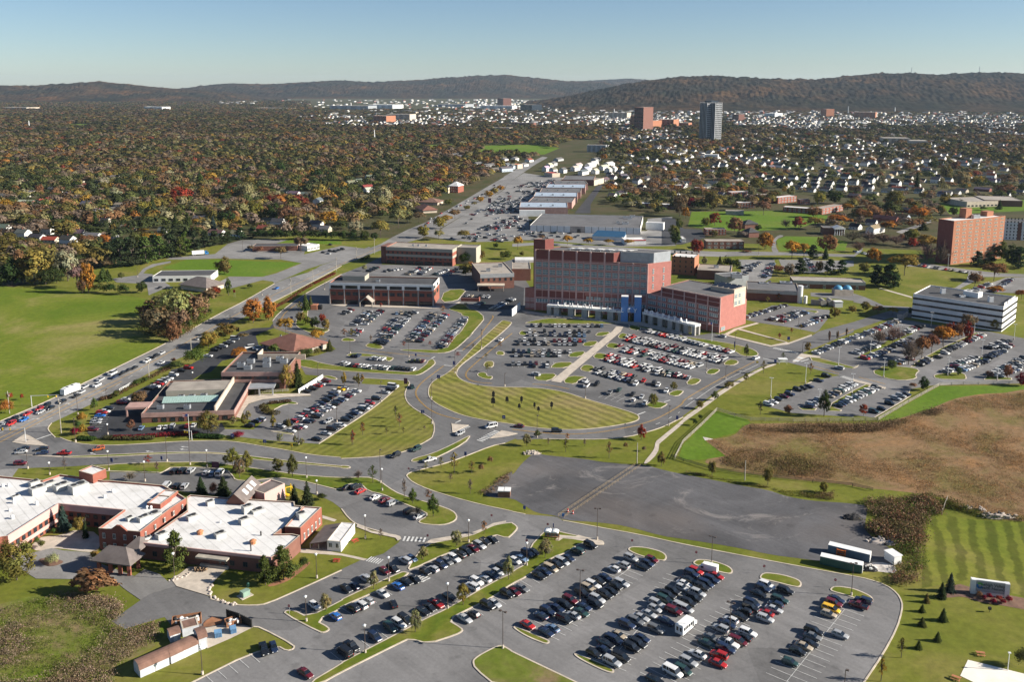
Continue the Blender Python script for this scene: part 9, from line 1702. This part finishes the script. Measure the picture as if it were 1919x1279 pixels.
def hedge(label, s_, w_, h_, col, n_, seed):
	g = np.random.default_rng(seed); p = chaikin(pts(s_), 1, False); k = len(p)-1; t_ = g.uniform(0, k-1e-3, n_); i = t_.astype(int); A_ = np.array([(a.x, a.y) for a in p]); b = A_[i]+(A_[i+1]-A_[i])*(t_-i)[:, None]
	dirs = g.normal(size=(n_, 3)); dirs /= np.linalg.norm(dirs, axis=1)[:, None]; c = np.concatenate([b, np.full((n_, 1), h_*.5)], 1)+dirs*np.array([w_*.5, w_*.5, h_*.52]); q = quads(c, dirs+g.normal(size=c.shape)*.4, g.uniform(.35, .7, n_), 1, g); t = np.array([(*[x*v for x in col], 1) for v in g.uniform(.7, 1.3, n_)])
	o_ = link('hedge', mesh_from_quads('hedge', q.astype(np.float32), t.astype(np.float32), 'far_leaf')); tag(o_, label, 'hedge')
hedge('clipped crimson and green hedge between the dark lot and the entrance road', 'D1:1240,1185 1500,1180 1860,1145 D2:280,1145', 2.2, 1.7, (.15, .018, .024), 2400, 1); hedge('grey-green front hedge under the crimson hedge', 'D1:1130,1185 1400,1195 1660,1185', 2.4, 1.6, (.07, .07, .03), 1500, 2); hedge('dark green hedge by the flagpole', 'D2:275,1165 550,1175', 3.0, 1.6, (.025, .05, .015), 1500, 3); hedge('dark green hedge at the junction corner', 'D1:870,1190 1010,1195', 3.2, 1.5, (.03, .055, .015), 900, 4)
hedge('reddish shrub bed along the avenue, lower half', 'E2:1130,860 1250,800 1390,700 1530,615', 3, 1.6, (.12, .035, .025), 1600, 5); hedge('reddish shrub bed along the avenue, upper half', 'E2:1560,600 1680,540 1780,490', 3, 1.6, (.13, .03, .022), 1200, 6); hedge('dark hedge by the plain end of the brick and beige offices', 'E3:210,355 300,310', 3, 3, (.03, .05, .015), 900, 7); hedge('planting strip beside the avenue and dark lot', 'D1:1100,760 1250,720 1560,560 1860,410', 3, 1.5, (.085, .05, .028), 1500, 8); hedge('low planting on the island of the south lot', 'D2:1080,800 1290,780', 3, 1.2, (.08, .05, .03), 600, 9); hedge('low planting round the drop-off island', 'D2:1010,830 1030,900 1150,915', 4, 1.6, (.06, .05, .02), 900, 10)
def fence(label, s_, h=1.4, step=4.0, mat='weathered_wood', name='fence'):
	p = pts(s_); t = thing(name, label, 'fence', p[0]); rails = MB(); n_ = 0
	for a, b in zip(p, p[1:]):
		d = (b-a); L = d.length; d.normalize(); nn = Vector((-d.y, d.x, 0))
		for z in (.35, .8, 1.25): rails.obox((a.x, a.y), (d.x, d.y), (nn.x, nn.y), L, .07, z*h/1.4, z*h/1.4+.16)
		k = max(1, int(L/step))
		for i in range(k): q = a+d*(L*i/k); mb = MB(); mb.box(-.09, .09, -.09, .09, 0, h); o_ = mb.build('post', mat, t); o_.location = q-Vector(t.location); n_ += 1
	wpart(rails, 'rail', mat, t)
fence('weathered rail fence along the bright grass below the east sidewalk', 'C4:1630,225 D5:0,1230 200,1045 370,877', 1.6, 4); fence('weathered rail fence between the sunken lot and the scrub', 'D5:370,877 560,940 740,985 1200,995 1860,990 D6:270,985', 1.6, 5); fence('weathered rail fence climbing beside the east lots', 'D6:270,985 600,790 940,605 1200,592 1860,585', 1.6, 6); fence('short weathered fence stub at the corner of the striped lawn', 'C6:890,770 945,630', 1.6, 2.5); fence('dark wire fence along the scrub edge', 'C4:1600,205 C5:0,245 300,335 800,405 1300,455 1700,495 C6:200,545', 1.3, 9, 'dark_metal'); fence('pale picket railing beside the dark lot bank', 'D1:1300,670 1440,590', 1.5, 3, 'white_paint'); fence('low wooden fence below the north offices', 'D2:920,690 1290,665', 1.4, 3)
for s_, lab in (('C4:460,800 1250,275', 'left rope and post line of the walk across the gravel'), ('C4:520,815 1312,278', 'right rope and post line of the walk across the gravel')):
	a, b = pts(s_); t = thing('rope_fence', lab, 'rope fence', a, 0, 'rope fences of the gravel walk'); d = (b-a); L = d.length; d.normalize(); k = 26
	mb = MB(); [mb.tube(V3(a+d*L*i/k, 1.0), V3(a+d*L*(i+1)/k, 1.0), .03, .03, 4) for i in range(k)]; [mb.tube(V3(a+d*L*i/k, .55), V3(a+d*L*(i+1)/k, .55), .025, .025, 4) for i in range(k)]; wpart(mb, 'rope', 'rope', t)
	for i in range(k+1): mb = MB(); mb.cyl((0, 0), .045, .045, 0, 1.1, 6); o_ = mb.build('post', 'wood', t); o_.location = a+d*(L*i/k)-Vector(t.location)
for x, y in ((557, 750), (608, 770)):
	p = P('C4', x, y); t = thing('traffic_cone', 'red and white barrel by the %s rope line' % ('left' if x < 580 else 'right'), 'barrel', p); mb = MB(); mb.cyl((0, 0), .32, .28, 0, .45, 10); mb.cyl((0, 0), .28, .26, .45, .7, 10, 1); mb.cyl((0, 0), .26, .22, .7, 1.1, 10); mb.build('barrel', ['red_paint', 'white_paint'], t)
sign('C4', 512, 805, 768, 26, 'logo_blue', 'blue barrier board between the rope lines', panel=.8)
def hill_thing(u, v, d0, w_, h, name, lab, mat):
	x = (u-959.5)/FOC; y = (v-CYP)/FOC; k = (-SP-y*CP)/(CP-y*SP); z = CAMH+d0*k; X = x*d0/(CP-y*SP); mb = MB(); mb.box(-w_/2, w_/2, -w_/2, w_/2, 0, h); 
	if w_ > 10: mb.box(-w_*.7, w_*.7, -w_*.7, w_*.7, h, h+9); mb.box(-w_*.4, w_*.4, -w_*.4, w_*.4, -60, 0)
	else: mb.box(-w_*.4, w_*.4, -w_*.4, w_*.4, -40, 0)
	o_ = mb.build(name, mat, None, (X, d0, z)); tag(o_, lab, 'tower' if w_ > 10 else 'mast')
hill_thing(1330, 147, 7200, 14, 14, 'lookout_tower', 'dark flat-topped lookout tower on the right hill crest', 'metal_grey'); hill_thing(1708, 138, 7200, 3, 50, 'radio_mast', 'thin radio mast left on the right hill crest', 'metal_grey'); hill_thing(1835, 137, 7200, 3, 50, 'radio_mast', 'thin radio mast right on the right hill crest', 'metal_grey')
bpy.context.view_layer.update()
by = {}
for o in scene.objects:
	if o.parent is None and o.get('label') and o.get('kind') not in ('structure', 'stuff'): by.setdefault(o['label'], []).append(o)
used = set(by)
for lab, L in by.items():
	if len(L) < 2 or L[0].name.startswith('tree_cutout'): continue
	L.sort(key=lambda o: proj(o.matrix_world.translation)[0])
	for i, o in enumerate(L): o['label'] = '%s, %s from left' % (lab, ordinal(i+1))
for i, o in enumerate(sorted([o for o in scene.objects if o.name.startswith('tree_cutout') and not o.parent], key=lambda o: proj(o.location)[0])):
	o['label'] = 'flat black tree-shaped cutout, %s from left on the striped oval lawn' % ordinal(i+1)
for o in scene.objects:
	if o.get('label') and len(o['label'].split()) > 16: print('LONG', o['label'])
SUN_EL, SUN_AZ = 25.2, 96.5
w = bpy.data.worlds.new('World'); scene.world = w; w.use_nodes = True; t = w.node_tree; bg = t.nodes['Background']
sk = t.nodes.new('ShaderNodeTexSky'); sk.sky_type = 'NISHITA'; sk.sun_disc = False; sk.sun_elevation = rad(SUN_EL); sk.sun_rotation = rad(SUN_AZ); sk.altitude = 100; sk.air_density = .8; sk.dust_density = .2; sk.ozone_density = 3.5
lk(t, sk.outputs['Color'], bg.inputs['Color']); bg.inputs['Strength'].default_value = .05
sd = bpy.data.lights.new('sun', 'SUN'); sd.energy = 5.0; sd.angle = rad(.53); sd.color = (1.0, .925, .81); so = bpy.data.objects.new('sun', sd); COL.objects.link(so)
az = rad(SUN_AZ); el = rad(SUN_EL); dirv = Vector((math.sin(az)*math.cos(el), math.cos(az)*math.cos(el), math.sin(el))); so.rotation_euler = dirv.to_track_quat('Z', 'Y').to_euler()
cd = bpy.data.cameras.new('camera'); cam = bpy.data.objects.new('camera', cd); COL.objects.link(cam); scene.camera = cam
cam.location = (0, 0, CAMH); cam.rotation_euler = (math.pi/2-PITCH, 0, 0); cd.sensor_fit = 'HORIZONTAL'; cd.sensor_width = 36; cd.lens = FOC/W0*36; cd.shift_y = -(H0/2-CYP)/W0; cd.clip_end = 80000; cd.clip_start = 1
HAZE = 1.9e-5
m = bpy.data.materials.new('haze'); m.use_nodes = True; t = m.node_tree; t.nodes.remove(t.nodes['Principled BSDF']); pv = t.nodes.new('ShaderNodeVolumePrincipled'); pv.inputs['Color'].default_value = (.62, .80, 1, 1); pv.inputs['Density'].default_value = HAZE; pv.inputs['Anisotropy'].default_value = .2; lk(t, pv.outputs[0], t.nodes['Material Output'].inputs['Volume']); MATS['haze'] = m
mb = MB(); mb.box(-13000, 13000, -300, 19000, -1, 335); o = mb.build('haze', 'haze'); tag(o, kind='stuff')
scene.view_settings.view_transform = 'Standard'; scene.view_settings.look = 'None'; scene.view_settings.gamma = 1; scene.view_settings.exposure = 1.1
scene.cycles.max_bounces = 4; scene.cycles.transparent_max_bounces = 6; scene.cycles.volume_bounces = 0; scene.cycles.use_denoising = True
